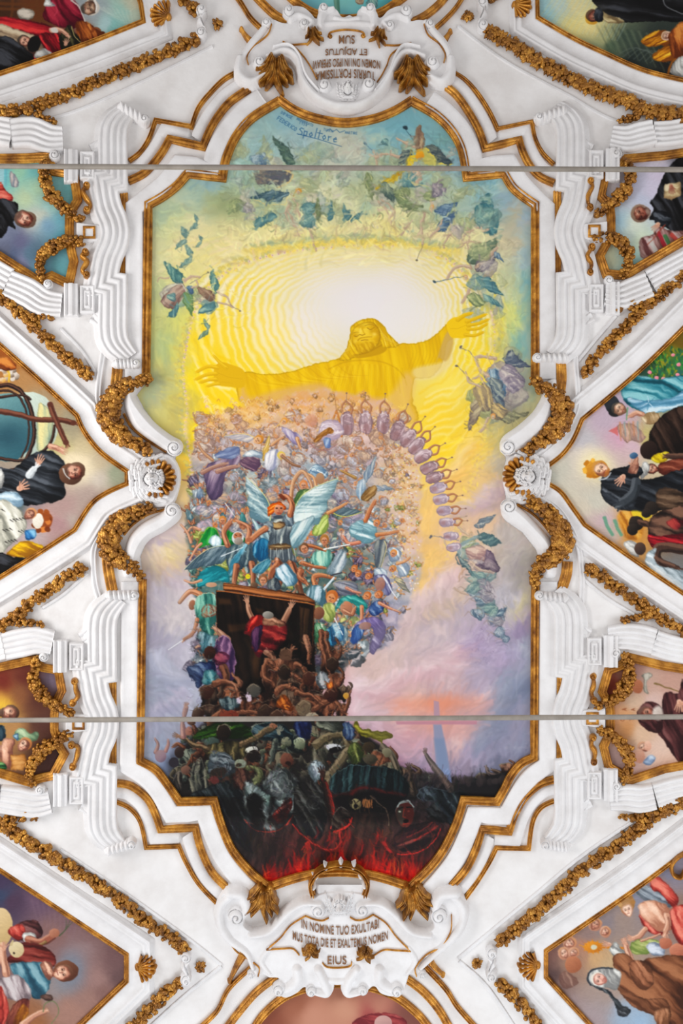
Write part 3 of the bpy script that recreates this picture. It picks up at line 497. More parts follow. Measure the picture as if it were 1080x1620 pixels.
# colours of the rising crowd, by place
HOST = [((330, 660), (226, 170, 90), (236, 196, 150)), ((400, 650), (232, 172, 80), (238, 200, 150)), ((480, 650), (230, 165, 90), (226, 190, 180)), ((560, 650), (232, 170, 90), (220, 180, 170)), ((620, 660), (230, 180, 110), (218, 178, 176)),
        ((340, 700), (196, 170, 176), (224, 196, 186)), ((420, 690), (206, 178, 178), (232, 206, 190)), ((500, 700), (196, 168, 176), (222, 200, 206)), ((580, 700), (206, 174, 170), (226, 198, 196)), ((640, 760), (226, 186, 130), (226, 200, 186)), ((650, 850), (228, 184, 130), (222, 190, 180)),
        ((330, 760), (150, 150, 170), (196, 190, 190)), ((400, 750), (160, 178, 190), (220, 216, 206)), ((480, 740), (150, 170, 186), (214, 214, 210)), ((560, 760), (176, 168, 176), (216, 206, 206)), ((610, 820), (206, 176, 160), (222, 206, 200)),
        ((320, 820), (130, 140, 140), (190, 176, 150)), ((400, 800), (110, 146, 150), (190, 206, 190)), ((520, 810), (120, 156, 156), (206, 220, 190)), ((580, 850), (150, 168, 170), (216, 216, 206)),
        ((320, 900), (90, 160, 160), (170, 206, 190)), ((510, 880), (100, 160, 156), (190, 216, 196)), ((570, 900), (120, 156, 160), (206, 206, 190)), ((620, 900), (160, 160, 176), (214, 204, 206)),
        ((320, 970), (80, 136, 130), (160, 190, 176)), ((520, 970), (80, 130, 136), (180, 190, 150)), ((570, 980), (96, 136, 150), (186, 176, 190)), ((610, 990), (150, 140, 170), (200, 184, 200)), ((320, 1040), (90, 130, 150), (150, 176, 186)), ((530, 1030), (90, 110, 120), (170, 150, 140))]
def hostcol(x, y):
    best = sorted(HOST, key=lambda h: (h[0][0]-x)**2+(h[0][1]-y)**2)[:3]; ws = [1/((h[0][0]-x)**2+(h[0][1]-y)**2+80) for h in best]; s = sum(ws)
    return tuple(sum(w*h[1][i] for w, h in zip(ws, best))/s for i in range(3)), tuple(sum(w*h[2][i] for w, h in zip(ws, best))/s for i in range(3))
def paint_host():
    area = cat([(302, 770), (306, 700), (330, 662), (385, 645), (440, 636), (480, 618), (560, 622), (610, 636), (640, 665), (664, 740), (664, 830), (668, 890), (655, 930), (640, 965), (612, 1020), (575, 1020), (545, 1060), (515, 1070), (340, 1080), (306, 1060), (318, 990), (300, 900), (296, 830)])
    sl, X, Y = window(285, 610, 680, 1090); d = sdf(X, Y, area); m = np.clip(0.5-(d+nz(X, Y, 16, 1)*9)/8, 0, 1)
    num = 0; den = 0
    for (p, c0, c1) in HOST:
        k = 1/(((X-p[0])**2+(Y-p[1])**2+200)**1.6); q = nz(X+p[0], Y, 9, 2)[..., None]*1.4+0.45
        num = num+k[..., None]*(c3(c0)*(1-np.clip(q, 0, 1))+c3(c1)*np.clip(q, 0, 1)); den = den+k
    put(sl, m*0.93, num/den[..., None]*(1-.34*np.clip((Y-720)/120, 0, 1)*np.clip((620-X)/60, 0, 1))[..., None])
    R = np.random.RandomState(11); items = []
    while len(items) < 500:
        x, y = 296+R.rand()*374, 625+R.rand()*430
        inside = False; P = area
        for i in range(len(P)):
            ax, ay = P[i]; bx, by = P[(i+1) % len(P)]
            if (ay > y) != (by > y) and x < (bx-ax)*(y-ay)/(by-ay)+ax: inside = not inside
        if inside: items.append((y, x))
    for n, (y, x) in enumerate(sorted(items)):
        g = np.clip((y-640)/260, 0, 1); far = np.clip((x-560)/90, 0, 1)
        h = (8.5+7.5*g)*(1-0.5*far)*(0.8+R.rand()*0.5); c0, c1 = hostcol(x, y); c0, c1 = dk(c0, 1-.3*g*(1-far)), dk(c1, 1-.08*g); j = R.rand()
        warm = np.clip(1-(y-640)/90, 0, 1)
        if R.rand() < 0.18 and g > .4: c0, c1 = ((96, 84, 110), (166, 150, 170))
        elif R.rand() < .14 and g > .5: c0, c1 = ((150, 160, 80), (214, 214, 130))
        elif R.rand() < .16 and g > .3: c0, c1 = ((150, 168, 176), (236, 238, 232))
        sk = tuple(lerp(SK[i], ((190, 116, 50), (228, 168, 86), (248, 212, 140))[i], max(warm, far*0.7)) for i in range(3))
        ang = (R.rand()-0.5)*130+(25 if x > 520 else -12)
        if R.rand() < 0.14 and g > .3:
            wing((x, y), (x+(R.rand()-.5)*h*3.4, y-h*1.3+R.rand()*h*2.2), h*0.7, (dk(c0, .72), c0, c1), 1 if R.rand() < .5 else -1, 6, .9, rim=(214, 206, 150) if R.rand() < .4 else None)
        person(x, y, h, ang, (dk(c0, 0.66), lerp(c0, c1, .35), c1), (150, 86, 40) if R.rand() < .6 else (176, 124, 60), sk,
               ((-0.35-R.rand()*.5, -.3+R.rand()*.9), (0.3+R.rand()*.6, -.3+R.rand()*.9)), ((-.2+R.rand()*.2, -.5-.2*R.rand()), (R.rand()*.25, -.5)), 0.95, seed=n, wd=1.5+R.rand()*.8)
        if R.rand() < .5: swirl(x+(R.rand()-.5)*h*2, y+(R.rand()-.5)*h, h*(.4+.35*R.rand()), (dk(c0, .75), c0, lerp(c1, (255, 255, 255), .35)), 2, R.rand()*360, .9)
    warp(290, 620, 690, 1075, 1.3, 9, 3)
    for k in range(190):                    # pale whirling robes among them
        x, y = 315+R.rand()*330, 655+R.rand()*215; g = (y-655)/215; r = 5+R.rand()*5+2*g; c1 = ((232, 206, 190), (222, 200, 214), (238, 226, 206), (200, 206, 222), (226, 190, 150))[k % 5]; c0 = lerp((190, 136, 104), (132, 140, 160), min(1, g*1.3))
        if x > 600 and y > 700: r *= .6
        swirl(x, y, r, (dk(c0, .85), lerp(c0, c1, .5), c1), 3, R.rand()*360, .8); q = R.rand()*360; P = [(x+r*1.1*math.cos(math.radians(q+t)), y+r*1.1*math.sin(math.radians(q+t))) for t in (0, 40, 80, 120)]
        stroke(P, 1.8, 1, lerp((206, 130, 60), (170, 110, 84), g), .8, smooth=True)
        if k % 2: head(P[0][0], P[0][1], 2.6+g*1.6, (200, 120, 50), SK, R.rand()*360, .85)
    # scattered small heads and sparks at the right-hand fringe
    for k in range(420):
        t = R.rand(); x = 618+R.rand()*48*(1-.1*t); y = 700+t*235; c = ((226, 176, 96), (214, 176, 170), (236, 206, 120), (196, 130, 90), (236, 224, 220))[k % 5]
        ell(x, y, 1.6, 1.1, c, R.rand()*180, .8)
    for k in range(260):
        x = 320+R.rand()*310; y = 628+R.rand()*60; c = ((236, 186, 90), (206, 136, 60), (240, 214, 170), (216, 176, 170))[k % 4]
        stroke([(x-2.5, y+R.rand()*3), (x, y-2), (x+2.5, y+R.rand()*3)], 1.3, 0.8, c, .75, smooth=True)
    # arc of hooded trumpeters
    arc = cat([(512, 690), (530, 668), (560, 664), (578, 668), (606, 668), (630, 678), (648, 692), (660, 708), (670, 728), (680, 748), (690, 768), (698, 786), (704, 806), (706, 826), (712, 846), (720, 866), (730, 890)], False, 2)
    pts = [(548, 672, 0), (578, 670, 0), (606, 670, 4), (628, 682, 22), (645, 694, 38), (658, 706, 44), (668, 722, 60), (678, 740, 66), (686, 756, 70), (692, 772, 74), (696, 790, 80), (702, 808, 84), (706, 826, 86), (712, 848, 86), (716, 866, 80)]
    for i, (x, y, q) in enumerate(pts):
        s = 1.0-0.028*i; t = math.radians(q); ux, uy = math.sin(t), -math.cos(t); vx, vy = -uy, ux
        def at(a_, b_): return (x+ux*a_*s+vx*b_*s, y+uy*a_*s+vy*b_*s)
        col = ((142, 112, 118), (184, 154, 160), (226, 206, 208)) if i < 9 else ((160, 140, 156), (190, 170, 184), (218, 204, 208))
        drape([at(18, -7), at(21, 0), at(18, 7), at(4, 11), at(-12, 9), at(-17, 0), at(-12, -9), at(4, -11)], *col, 90+q, 3, 18, seed=i, bulge=.3)
        ell(*at(-7, 1), 5.5*s, 8*s, (150, 108, 108), q, .7, soft=1.6); swirl(*at(6, (-1)**i*3), 6*s, (col[0], col[1], col[2]), 3, i*60, .6); stroke([at(14, -6), at(17, 0), at(14, 6)], 1.6, 1.2, (226, 210, 206), .8, smooth=True)
        if i < 13:
            br = ((140, 84, 56), (180, 120, 84), (206, 156, 110))
            limb([at(18, -6), at(30, -7), at(38, -1)], 2.6, 1.6, br); limb([at(18, 7), at(27, 9), at(36, 1)], 2.6, 1.6, br); stroke([at(34, 0), at(49, 0)], 1.1, .9, (150, 114, 84), .85); ell(*at(50, 0), 1.5, 1.3, (130, 100, 96), 0, .9)
    limb([(529, 690), (526, 668), (532, 650)], 3, 1.8, ((150, 76, 30), (206, 130, 60), (230, 170, 90))); limb([(540, 690), (536, 664), (532, 650)], 3, 1.8, ((150, 76, 30), (206, 130, 60), (230, 170, 90))); stroke([(532, 650), (529, 624)], 1.2, 1, (170, 120, 80), .9)

def paint_saints():
    VI = ((78, 64, 92), (122, 100, 128), (176, 156, 170)); W = ((130, 146, 164), (190, 204, 212), (238, 240, 236)); SKW = ((136, 80, 46), (206, 150, 104), (240, 200, 150))
    # large violet and white figures above
    drape([(330, 734), (346, 728), (362, 722), (378, 716), (380, 728), (372, 740), (358, 748), (354, 766), (350, 784), (336, 791), (328, 782), (324, 762), (322, 746)], *VI, 110, 4, 30, seed=3); drape([(340, 722), (352, 712), (376, 706), (380, 716), (366, 726)], (96, 110, 150), (130, 146, 180), (190, 196, 210), 160, 3, 18)
    limb([(344, 746), (362, 740), (374, 738)], 7, 5, ((110, 70, 66), (166, 120, 104), (206, 166, 140))); limb([(320, 748), (336, 740), (356, 734)], 6, 5, ((110, 70, 66), (160, 116, 100), (206, 166, 140))); limb([(336, 728), (322, 716), (312, 700)], 4.5, 2.6, ((130, 84, 60), (186, 134, 96), (220, 176, 130)))
    drape([(380, 728), (396, 720), (410, 724), (411, 738), (402, 746), (388, 740), (380, 736)], (86, 60, 84), (128, 94, 110), (186, 150, 150), 30, 3, 20); drape([(384, 722), (396, 712), (414, 716), (416, 726), (400, 722)], *W, 20, 3, 18)
    wing((402, 692), (354, 690), 12, ((170, 166, 176), (206, 196, 190), (238, 226, 206)), -1, 8, rim=(240, 206, 120)); head(408, 696, 7, (196, 120, 30), SKW, 60); wing((416, 730), (426, 688), 8, ((196, 150, 50), (226, 190, 110), (246, 226, 170)), 1, 5)
    drape([(422, 716), (438, 710), (440, 730), (436, 742), (422, 744), (418, 730)], (146, 150, 176), (196, 196, 206), (240, 238, 236), 90, 3, 18); limb([(430, 704), (440, 696), (448, 692)], 4, 2, SKW); drape([(446, 676), (460, 680), (476, 692), (474, 702), (468, 704), (460, 698), (448, 684)], (130, 116, 156), (170, 156, 186), (216, 206, 214), 50, 3, 22, seed=5); head(449, 667, 5, (216, 140, 40), SKW, 30); limb([(470, 694), (474, 706)], 6, 4, SKW)
    swirl(522, 682, 17, ((176, 156, 176), (214, 196, 206), (240, 230, 234)), 5, 180); drape([(496, 697), (510, 682), (522, 676), (526, 684), (512, 690), (500, 700)], (140, 86, 30), (190, 130, 60), (226, 176, 100), 140, 2.6, 18); drape([(512, 694), (522, 694), (522, 708), (514, 708)], (96, 120, 170), (130, 156, 196), (176, 196, 216), 90, 3, 18); stroke([(488, 698), (500, 710), (518, 712), (534, 702)], 2.4, 1.4, (156, 110, 106), .8, smooth=True)
    ell(492, 665, 10, 10, (196, 130, 100), 30, .8, soft=1, light=(226, 170, 130)); head(446, 721, 6, (216, 190, 60), SKW, -60); limb([(446, 722), (462, 734), (474, 738)], 4.4, 3, ((96, 60, 40), (150, 104, 74), (190, 146, 110)))
    swirl(502, 748, 13, ((86, 120, 150), (166, 196, 210), (226, 236, 236)), 5, 200); ell(506, 757, 7, 9, (156, 112, 78), 0, 1, light=(190, 146, 106)); limb([(500, 770), (496, 756), (482, 748)], 5, 3.4, SKW)
    # winged angel, right of centre
    wing((577, 764), (595, 722), 11, ((110, 130, 150), (158, 172, 180), (214, 216, 206)), -1, 7); wing((590, 770), (622, 773), 9, ((120, 136, 150), (160, 170, 180), (206, 200, 186)), 1, 6); drape([(566, 762), (576, 758), (578, 776), (574, 792), (566, 788), (564, 774)], (130, 156, 176), (190, 206, 214), (236, 238, 236), 90, 2.4, 18); drape([(570, 788), (578, 776), (592, 768), (596, 776), (588, 788), (576, 793)], (120, 84, 40), (170, 130, 76), (206, 170, 110), 140, 2.4, 16); limb([(562, 756), (550, 750), (540, 745)], 5, 2.6, ((120, 84, 40), (170, 126, 66), (206, 166, 100)))
    limb([(580, 824), (586, 806), (593, 794)], 5, 2.6, ((120, 60, 34), (186, 110, 70), (220, 160, 110)))
    # white-robed leaper and grey wings
    wing((528, 812), (572, 810), 14, ((86, 104, 114), (120, 140, 146), (170, 184, 176)), -1, 7, rim=(226, 226, 110)); drape([(556, 830), (572, 822), (590, 824), (596, 840), (594, 852), (580, 860), (562, 852), (552, 842)], (110, 150, 160), (176, 206, 210), (232, 240, 238), 20, 3.4, 24, seed=8); limb([(596, 846), (612, 844), (630, 840)], 6, 2.4, ((130, 70, 40), (196, 130, 86), (226, 176, 130))); limb([(578, 824), (584, 808), (592, 794)], 6.5, 4, ((130, 66, 36), (190, 118, 76), (224, 166, 116))); head(595, 828, 5, (206, 110, 40), SK, 30); limb([(568, 858), (552, 860), (544, 850)], 5.5, 4, ((130, 76, 60), (206, 136, 110), (234, 180, 150)))
    drape([(494, 838), (504, 824), (516, 812), (520, 820), (518, 838), (508, 846), (496, 846)], (136, 156, 80), (190, 206, 120), (226, 232, 170), 120, 3, 22); limb([(518, 812), (534, 804), (548, 796)], 5, 2.6, SKW)
    drape([(594, 856), (606, 853), (611, 860), (608, 880), (598, 908), (594, 896), (592, 872)], (86, 96, 106), (120, 128, 132), (168, 170, 160), 95, 3, 34); stroke([(608, 856), (611, 866), (606, 886), (599, 908)], 1.2, .8, (232, 214, 150), .9, smooth=True)
    for (x, y, c) in ((622, 876, W), (600, 908, W), (636, 900, W)):
        drape([(x-8, y-8), (x+4, y-10), (x+12, y-2), (x+8, y+10), (x-4, y+12), (x-8, y+2)], *c, 60, 3, 16, seed=x)
    head(622, 876, 5.4, (206, 126, 50), SK, 20); head(620, 900, 5.4, (196, 120, 50), SK, 60); limb([(628, 892), (640, 888), (648, 882)], 4, 2, SKW)
    drape([(592, 912), (604, 908), (614, 916), (620, 934), (612, 942), (606, 936), (608, 922), (596, 922)], (90, 90, 130), (128, 128, 160), (190, 190, 206), 60, 3, 20); ell(601, 924, 8, 11, (150, 106, 96), 10, .9, light=(190, 150, 130)); wing((624, 914), (648, 938), 10, ((110, 112, 106), (150, 146, 130), (214, 200, 150)), -1, 5); stroke([(606, 912), (614, 924), (620, 936), (628, 946)], 3, 1.4, (226, 230, 236), .9, smooth=True)
    # sword bearers, right of the main angel
    drape([(492, 884), (500, 872), (520, 870), (524, 884), (518, 896), (500, 896)], (86, 146, 136), (136, 190, 176), (196, 226, 206), 80, 3, 20, seed=4); head(513, 855, 7, (150, 96, 40), SK, 0); limb([(474, 862), (494, 864), (512, 870)], 6, 4, ((96, 50, 30), (170, 104, 66), (220, 160, 110))); stroke([(512, 869), (553, 861)], 2.6, 1.6, (236, 238, 236), 1); head(481, 868, 7.5, (90, 56, 36), SK, -20)
    limb([(478, 890), (496, 896), (512, 898)], 6, 3.6, ((110, 60, 40), (176, 112, 76), (220, 160, 116))); drape([(516, 906), (526, 888), (538, 870), (548, 876), (546, 896), (534, 910)], (110, 130, 140), (156, 172, 180), (216, 222, 222), 120, 3, 30)
    limb([(500, 930), (496, 914), (508, 910), (526, 914)], 8, 5, ((110, 60, 40), (176, 116, 80), (226, 170, 126))); stroke([(502, 944), (528, 914)], 4.4, 3, (200, 216, 222), 1); stroke([(502, 943), (528, 913)], 1, .8, (246, 250, 250), .9); stroke([(524, 910), (540, 906)], 3, 2, (60, 60, 66), .9)
    drape([(484, 944), (490, 928), (504, 926), (512, 934), (516, 950), (510, 960), (500, 952), (490, 952)], (60, 96, 110), (120, 156, 166), (206, 220, 226), 100, 3, 20); head(524, 946, 9.5, (176, 92, 36), ((126, 70, 44), (196, 130, 86), (226, 170, 120)), 20)
    drape([(526, 922), (544, 918), (562, 922), (566, 934), (556, 944), (542, 942), (532, 932)], (86, 90, 104), (124, 128, 140), (170, 170, 176), 20, 3, 26, rim=(190, 180, 150)); limb([(548, 930), (560, 936), (570, 938)], 4.4, 3, ((130, 80, 70), (196, 140, 120), (226, 180, 156)))
    drape([(530, 966), (536, 950), (550, 942), (568, 944), (580, 956), (576, 968), (566, 972), (560, 956), (544, 954)], (30, 110, 106), (56, 156, 150), (140, 210, 196), 20, 3, 22); ell(548, 962, 10, 11, (156, 104, 80), 0, 1, light=(206, 150, 116)); limb([(544, 966), (556, 972), (560, 964)], 6, 5, SK)
    for (x, y, r) in ((580, 943, 6), (598, 941, 6), (582, 912, 5), (566, 908, 5), (560, 900, 5)): head(x, y, r, (176, 96, 44), ((120, 66, 44), (196, 130, 90), (226, 170, 126)), x % 60)
    drape([(586, 958), (596, 950), (606, 956), (604, 968), (592, 974), (584, 968)], (40, 66, 116), (80, 110, 156), (150, 170, 196), 60, 3, 16); limb([(600, 954), (616, 962), (632, 968)], 5, 2, ((140, 80, 60), (206, 146, 116), (230, 180, 150))); limb([(572, 960), (572, 976), (570, 990)], 6, 4, ((130, 76, 54), (200, 140, 106), (230, 180, 146)))
    drape([(560, 990), (572, 980), (592, 976), (606, 984), (610, 1000), (604, 1016), (590, 1034), (584, 1022), (592, 1004), (586, 992), (570, 1000)], (106, 92, 140), (150, 136, 180), (206, 196, 220), 60, 4, 24, seed=9); drape([(556, 1000), (566, 988), (576, 994), (570, 1012), (558, 1018)], (40, 70, 130), (76, 116, 170), (150, 176, 206), 80, 3, 18); ell(577, 990, 10, 6, (140, 100, 90), -10, .9, light=(180, 140, 120))
    for (x, y, c) in ((524, 1006, ((30, 96, 130), (60, 150, 186), (150, 206, 220))), (506, 1000, ((50, 110, 76), (120, 170, 130), (226, 236, 214))), (540, 1004, ((70, 100, 120), (130, 156, 160), (206, 206, 200))), (520, 968, ((110, 126, 60), (164, 176, 90), (214, 220, 150))), (534, 1000, ((40, 90, 130), (80, 140, 170), (176, 200, 206)))):
        drape([(x-8, y-12), (x+5, y-14), (x+10, y), (x+7, y+14), (x-5, y+15), (x-10, y+2)], *c, 75, 3, 20, seed=x)
    stroke([(529, 978), (542, 1004)], 2, 1.4, (240, 240, 236), .95); ell(504, 970, 9, 10, (96, 56, 40), 20, 1, light=(150, 96, 66))
    # left flank
    drape([(314, 866), (320, 846), (330, 834), (342, 838), (350, 852), (356, 836), (366, 842), (384, 850), (390, 862), (370, 866), (350, 862), (330, 862)], (14, 96, 44), (24, 140, 62), (96, 186, 90), 110, 4, 22, rim=(196, 220, 90)); drape([(330, 858), (340, 846), (350, 854), (346, 866)], (160, 190, 200), (206, 226, 230), (240, 246, 246), 90, 3, 18)
    wing((362, 864), (291, 901), 26, ((70, 92, 104), (116, 136, 146), (172, 184, 184)), -1, 12, rim=(214, 220, 190))
    drape([(312, 920), (318, 904), (334, 896), (352, 898), (362, 912), (360, 922), (344, 918), (328, 926), (314, 928)], (20, 116, 126), (50, 160, 168), (150, 214, 210), 160, 4, 26, seed=2); ell(334, 925, 9, 4, (190, 140, 110), 0, .9, light=(226, 180, 150))
    for (x, y, q, c) in ((316, 772, 0, ((96, 116, 140), (140, 160, 176), (200, 206, 210))), (300, 806, -20, ((80, 110, 120), (120, 150, 156), (180, 196, 190))), (352, 812, 0, ((60, 100, 110), (100, 140, 146), (170, 196, 196))), (383, 812, 0, ((60, 120, 120), (90, 150, 150), (170, 206, 200))), (474, 776, 10, ((50, 90, 60), (96, 136, 90), (166, 190, 120)))):
        person(x, y+12, 20, q, c, (170, 100, 40), SK, ((-.45, .35), (.3, .45)), a=1, seed=x)
    limb([(460, 790), (464, 762), (478, 746), (492, 764), (494, 780)], 6, 5, ((120, 76, 50), (196, 146, 106), (230, 190, 150))); head(480, 768, 6.5, (200, 110, 50), SK, 0); stroke([(356, 796), (372, 818)], 1.6, 1, (236, 236, 226), .9)
    drape([(464, 796), (470, 780), (484, 774), (496, 780), (492, 790), (478, 800), (466, 812)], (50, 84, 50), (92, 126, 70), (160, 176, 100), 120, 3, 20)
    for (x0, y0, x1, y1, x2, y2) in ((300, 886, 310, 868, 318, 860), (292, 918, 304, 922, 318, 918), (296, 842, 304, 834, 316, 838), (286, 830, 296, 842, 302, 858), (310, 1024, 318, 1020, 330, 1024)):
        limb([(x0, y0), (x1, y1), (x2, y2)], 2.4, 4, ((150, 100, 80), (206, 156, 124), (232, 190, 160)))
    limb([(284, 953), (300, 936), (316, 940)], 5, 9, ((120, 74, 54), (190, 136, 100), (226, 176, 140))); ell(305, 954, 8, 9, (216, 206, 196), 0); ell(304, 957, 5.5, 8, (130, 84, 60), 10, light=(176, 120, 90)); drape([(312, 946), (326, 938), (340, 942), (342, 960), (340, 990), (334, 1010), (322, 1000), (314, 984), (308, 962)], (30, 86, 80), (76, 140, 126), (160, 206, 186), 80, 4.4, 22, rim=(190, 220, 200), seed=6); swirl(330, 966, 11, ((110, 74, 60), (170, 124, 96), (120, 180, 166)), 5, 180); limb([(312, 980), (306, 1000), (292, 1012)], 6, 4, ((110, 64, 44), (176, 116, 84), (216, 160, 120))); stroke([(290, 1012), (266, 1028)], 1.3, .8, (236, 240, 240), .95)
    drape([(316, 1000), (340, 1010), (340, 1030), (320, 1030)], (60, 110, 120), (110, 150, 160), (170, 196, 200), 90, 3, 24)
    # companion angel left of the main one
    drape([(360, 868), (374, 860), (396, 858), (404, 872), (406, 892), (388, 896), (376, 904), (362, 900), (358, 884)], (54, 74, 86), (96, 116, 122), (166, 178, 172), 100, 3, 22, seed=7); drape([(362, 904), (366, 886), (384, 864), (392, 858), (384, 876), (372, 896), (366, 910)], (60, 126, 146), (120, 180, 200), (206, 232, 236), 120, 3, 30, rim=(226, 240, 240))
    limb([(360, 862), (354, 842), (364, 826)], 9, 5.4); limb([(392, 856), (394, 836), (378, 826)], 9, 5.4); ell(376, 851, 9.5, 10.5, (214, 220, 220), 0); ell(376, 848, 7, 6, (156, 96, 66), 0, 1, light=(206, 146, 110)); ell(377, 856, 7, 6, (120, 104, 90), 0, .9, light=(190, 184, 176)); stroke([(372, 846), (374, 847)], 1.5, 1.5, (60, 34, 26), .9); stroke([(379, 846), (381, 847)], 1.5, 1.5, (60, 34, 26), .9)
    limb([(374, 896), (372, 910), (370, 924)], 10, 6, ((70, 40, 32), (150, 96, 70), (216, 160, 124))); limb([(398, 892), (400, 906), (400, 926)], 10, 6, ((70, 40, 32), (150, 96, 70), (216, 160, 124))); head(352, 824, 6, (190, 120, 50), SK, 0); stroke([(350, 880), (384, 866)], 1.6, 1, (236, 240, 240), .9)
    # the winged warrior
    wing((426, 828), (390, 755), 32, ((104, 136, 146), (164, 188, 192), (224, 234, 228)), -1, 16, rim=(232, 232, 160)); drape([(398, 820), (412, 832), (426, 836), (424, 860), (408, 846)], (110, 140, 150), (170, 196, 200), (226, 236, 232), 60, 2.4, 24)
    wing((462, 824), (534, 757), 44, ((110, 144, 152), (172, 198, 200), (228, 238, 234)), 1, 20, rim=(236, 236, 150)); drape([(458, 834), (476, 824), (496, 816), (492, 838), (480, 856), (466, 868), (458, 858)], (110, 144, 154), (168, 194, 198), (222, 232, 228), 120, 2.6, 28)
    drape([(402, 860), (414, 852), (426, 858), (428, 884), (418, 892), (406, 884), (400, 876)], (20, 80, 116), (50, 130, 166), (130, 186, 206), 100, 4, 22); drape([(398, 902), (414, 888), (428, 884), (424, 898), (410, 908)], (50, 110, 130), (110, 166, 180), (200, 226, 230), 130, 3, 20, rim=(226, 232, 226))
    limb([(438, 878), (441, 893), (431, 904), (427, 918)], 13, 6, ((66, 36, 28), (146, 90, 64), (220, 156, 116))); limb([(458, 884), (466, 904), (472, 922), (478, 942)], 13, 6, ((66, 36, 28), (140, 86, 62), (216, 152, 112))); stroke([(470, 928), (478, 942)], 7, 6, (90, 62, 46), .7)
    drape([(420, 832), (432, 822), (446, 820), (460, 820), (462, 834), (458, 850), (462, 870), (470, 890), (458, 886), (448, 890), (440, 882), (426, 884), (424, 866), (426, 848)], (74, 84, 92), (136, 146, 148), (206, 210, 200), 95, 3.2, 14, seed=12); drape([(430, 828), (450, 826), (448, 834), (436, 838)], (86, 66, 50), (140, 110, 76), (190, 160, 110), 10, 2, 10); drape([(426, 864), (440, 860), (458, 862), (456, 868), (430, 870)], (90, 70, 50), (140, 112, 76), (180, 160, 120), 0, 2, 10)
    for i in range(9): stroke([(428+i*4.6, 868), (428+i*5.0, 886)], 1.2, 1, (90, 100, 108) if i % 2 else (220, 226, 220), .7)
    drape([(414, 832), (424, 824), (432, 830), (428, 840), (416, 842)], (70, 84, 96), (116, 130, 140), (176, 186, 186), 40, 3, 12); limb([(420, 836), (408, 844), (396, 855)], 9, 6, ((90, 50, 36), (186, 126, 90), (232, 180, 140))); ell(394, 854, 5, 3.6, (170, 110, 80))
    drape([(448, 818), (458, 810), (464, 816), (464, 830), (454, 832)], (70, 84, 96), (116, 132, 142), (180, 190, 190), 60, 3, 12); limb([(459, 814), (462, 798), (454, 786), (446, 786)], 9.5, 6, ((80, 44, 32), (176, 112, 78), (232, 176, 136))); stroke([(444, 784), (449, 789)], 6, 6, (110, 50, 30), .9); hand(438, 776, -120, 9.5, ((96, 52, 36), (186, 122, 86), (232, 176, 136)))
    drape([(424, 808), (428, 798), (440, 794), (450, 800), (450, 806), (438, 804), (432, 812), (424, 816)], (150, 60, 12), (214, 110, 30), (246, 170, 70), 160, 2.4, 16); ell(441, 806, 7.4, 9, (170, 104, 76), 12, 1, light=(236, 184, 150)); stroke([(424, 804), (436, 797), (449, 800)], 3, 2, (206, 96, 20), .95, smooth=True)
    for x in (437.6, 444.6): ell(x, 804, 1.9, 1.2, (50, 26, 22), 0, .9)
    stroke([(441, 806), (442, 809)], 1, 1.2, (150, 90, 70), .8); stroke([(439, 811.5), (444, 811.8)], 1.3, 1.1, (140, 40, 36), .9); ell(440, 818, 8, 3, (70, 80, 90))
    # crouched figures under his feet
    for (x0, y0, x1, y1) in ((444, 912, 438, 930), (476, 904, 482, 920)): limb([(x0, y0), (x0-2, (y0+y1)/2), (x1, y1)], 10, 7, ((80, 44, 34), (156, 98, 70), (216, 156, 116)))
    drape([(436, 900), (452, 892), (466, 906), (470, 922), (456, 928), (444, 918), (436, 916)], (70, 110, 130), (140, 176, 190), (220, 232, 236), 60, 3, 18); head(416, 918, 7, (120, 70, 40), SK, 0); ell(392, 912, 4, 4, (214, 206, 40)); ell(402, 926, 6, 5, (70, 50, 40), 0, 1, light=(130, 96, 70)); drape([(424, 920), (436, 914), (444, 926), (438, 936), (424, 932)], (50, 60, 70), (96, 106, 110), (150, 156, 150), 70, 3, 12)

def back(x, y, w, h, ang=0, c=((46, 28, 22), (104, 66, 48), (164, 112, 84)), seed=0, rim=(170, 150, 130)):
    t = math.radians(ang); ca, sa = math.cos(t), math.sin(t); R = np.random.RandomState(seed*13+5)
    f = lambda a, b: (x+w*a*ca-h*b*sa, y+w*a*sa+h*b*ca)
    P = [(-.55, -.1-.2*R.rand()), (-.32, -.5), (0, -.42-.1*R.rand()), (.3, -.52), (.56, -.15-.2*R.rand()), (.36, .12), (.34, .5), (-.28, .5), (-.36, .1)]
    drape([f(*p) for p in P], *c, 90+ang, max(2.6, w*.16), h*.5, seed=seed, bulge=.85, rim=rim)
    for q in (-.26, .26):
        ell(*f(q, -.2), w*.15, h*.16, c[2], ang, .38, soft=w*.05); stroke([f(q*1.5, .05), f(q*.8, .1), f(q*.5, -.12)], w*.05, w*.03, c[0], .6, soft=.5, smooth=True)
    stroke([f(0, -.38), f(.02*R.rand(), .4)], w*.06, w*.04, c[0], .65, soft=.5)
    if seed % 2: limb([f(-.5, -.2), f(-.66, .15), f(-.3, .4)], w*.2, w*.12, c)
    else: limb([f(.5, -.2), f(.62, -.5), f(.3, -.75)], w*.2, w*.12, c)
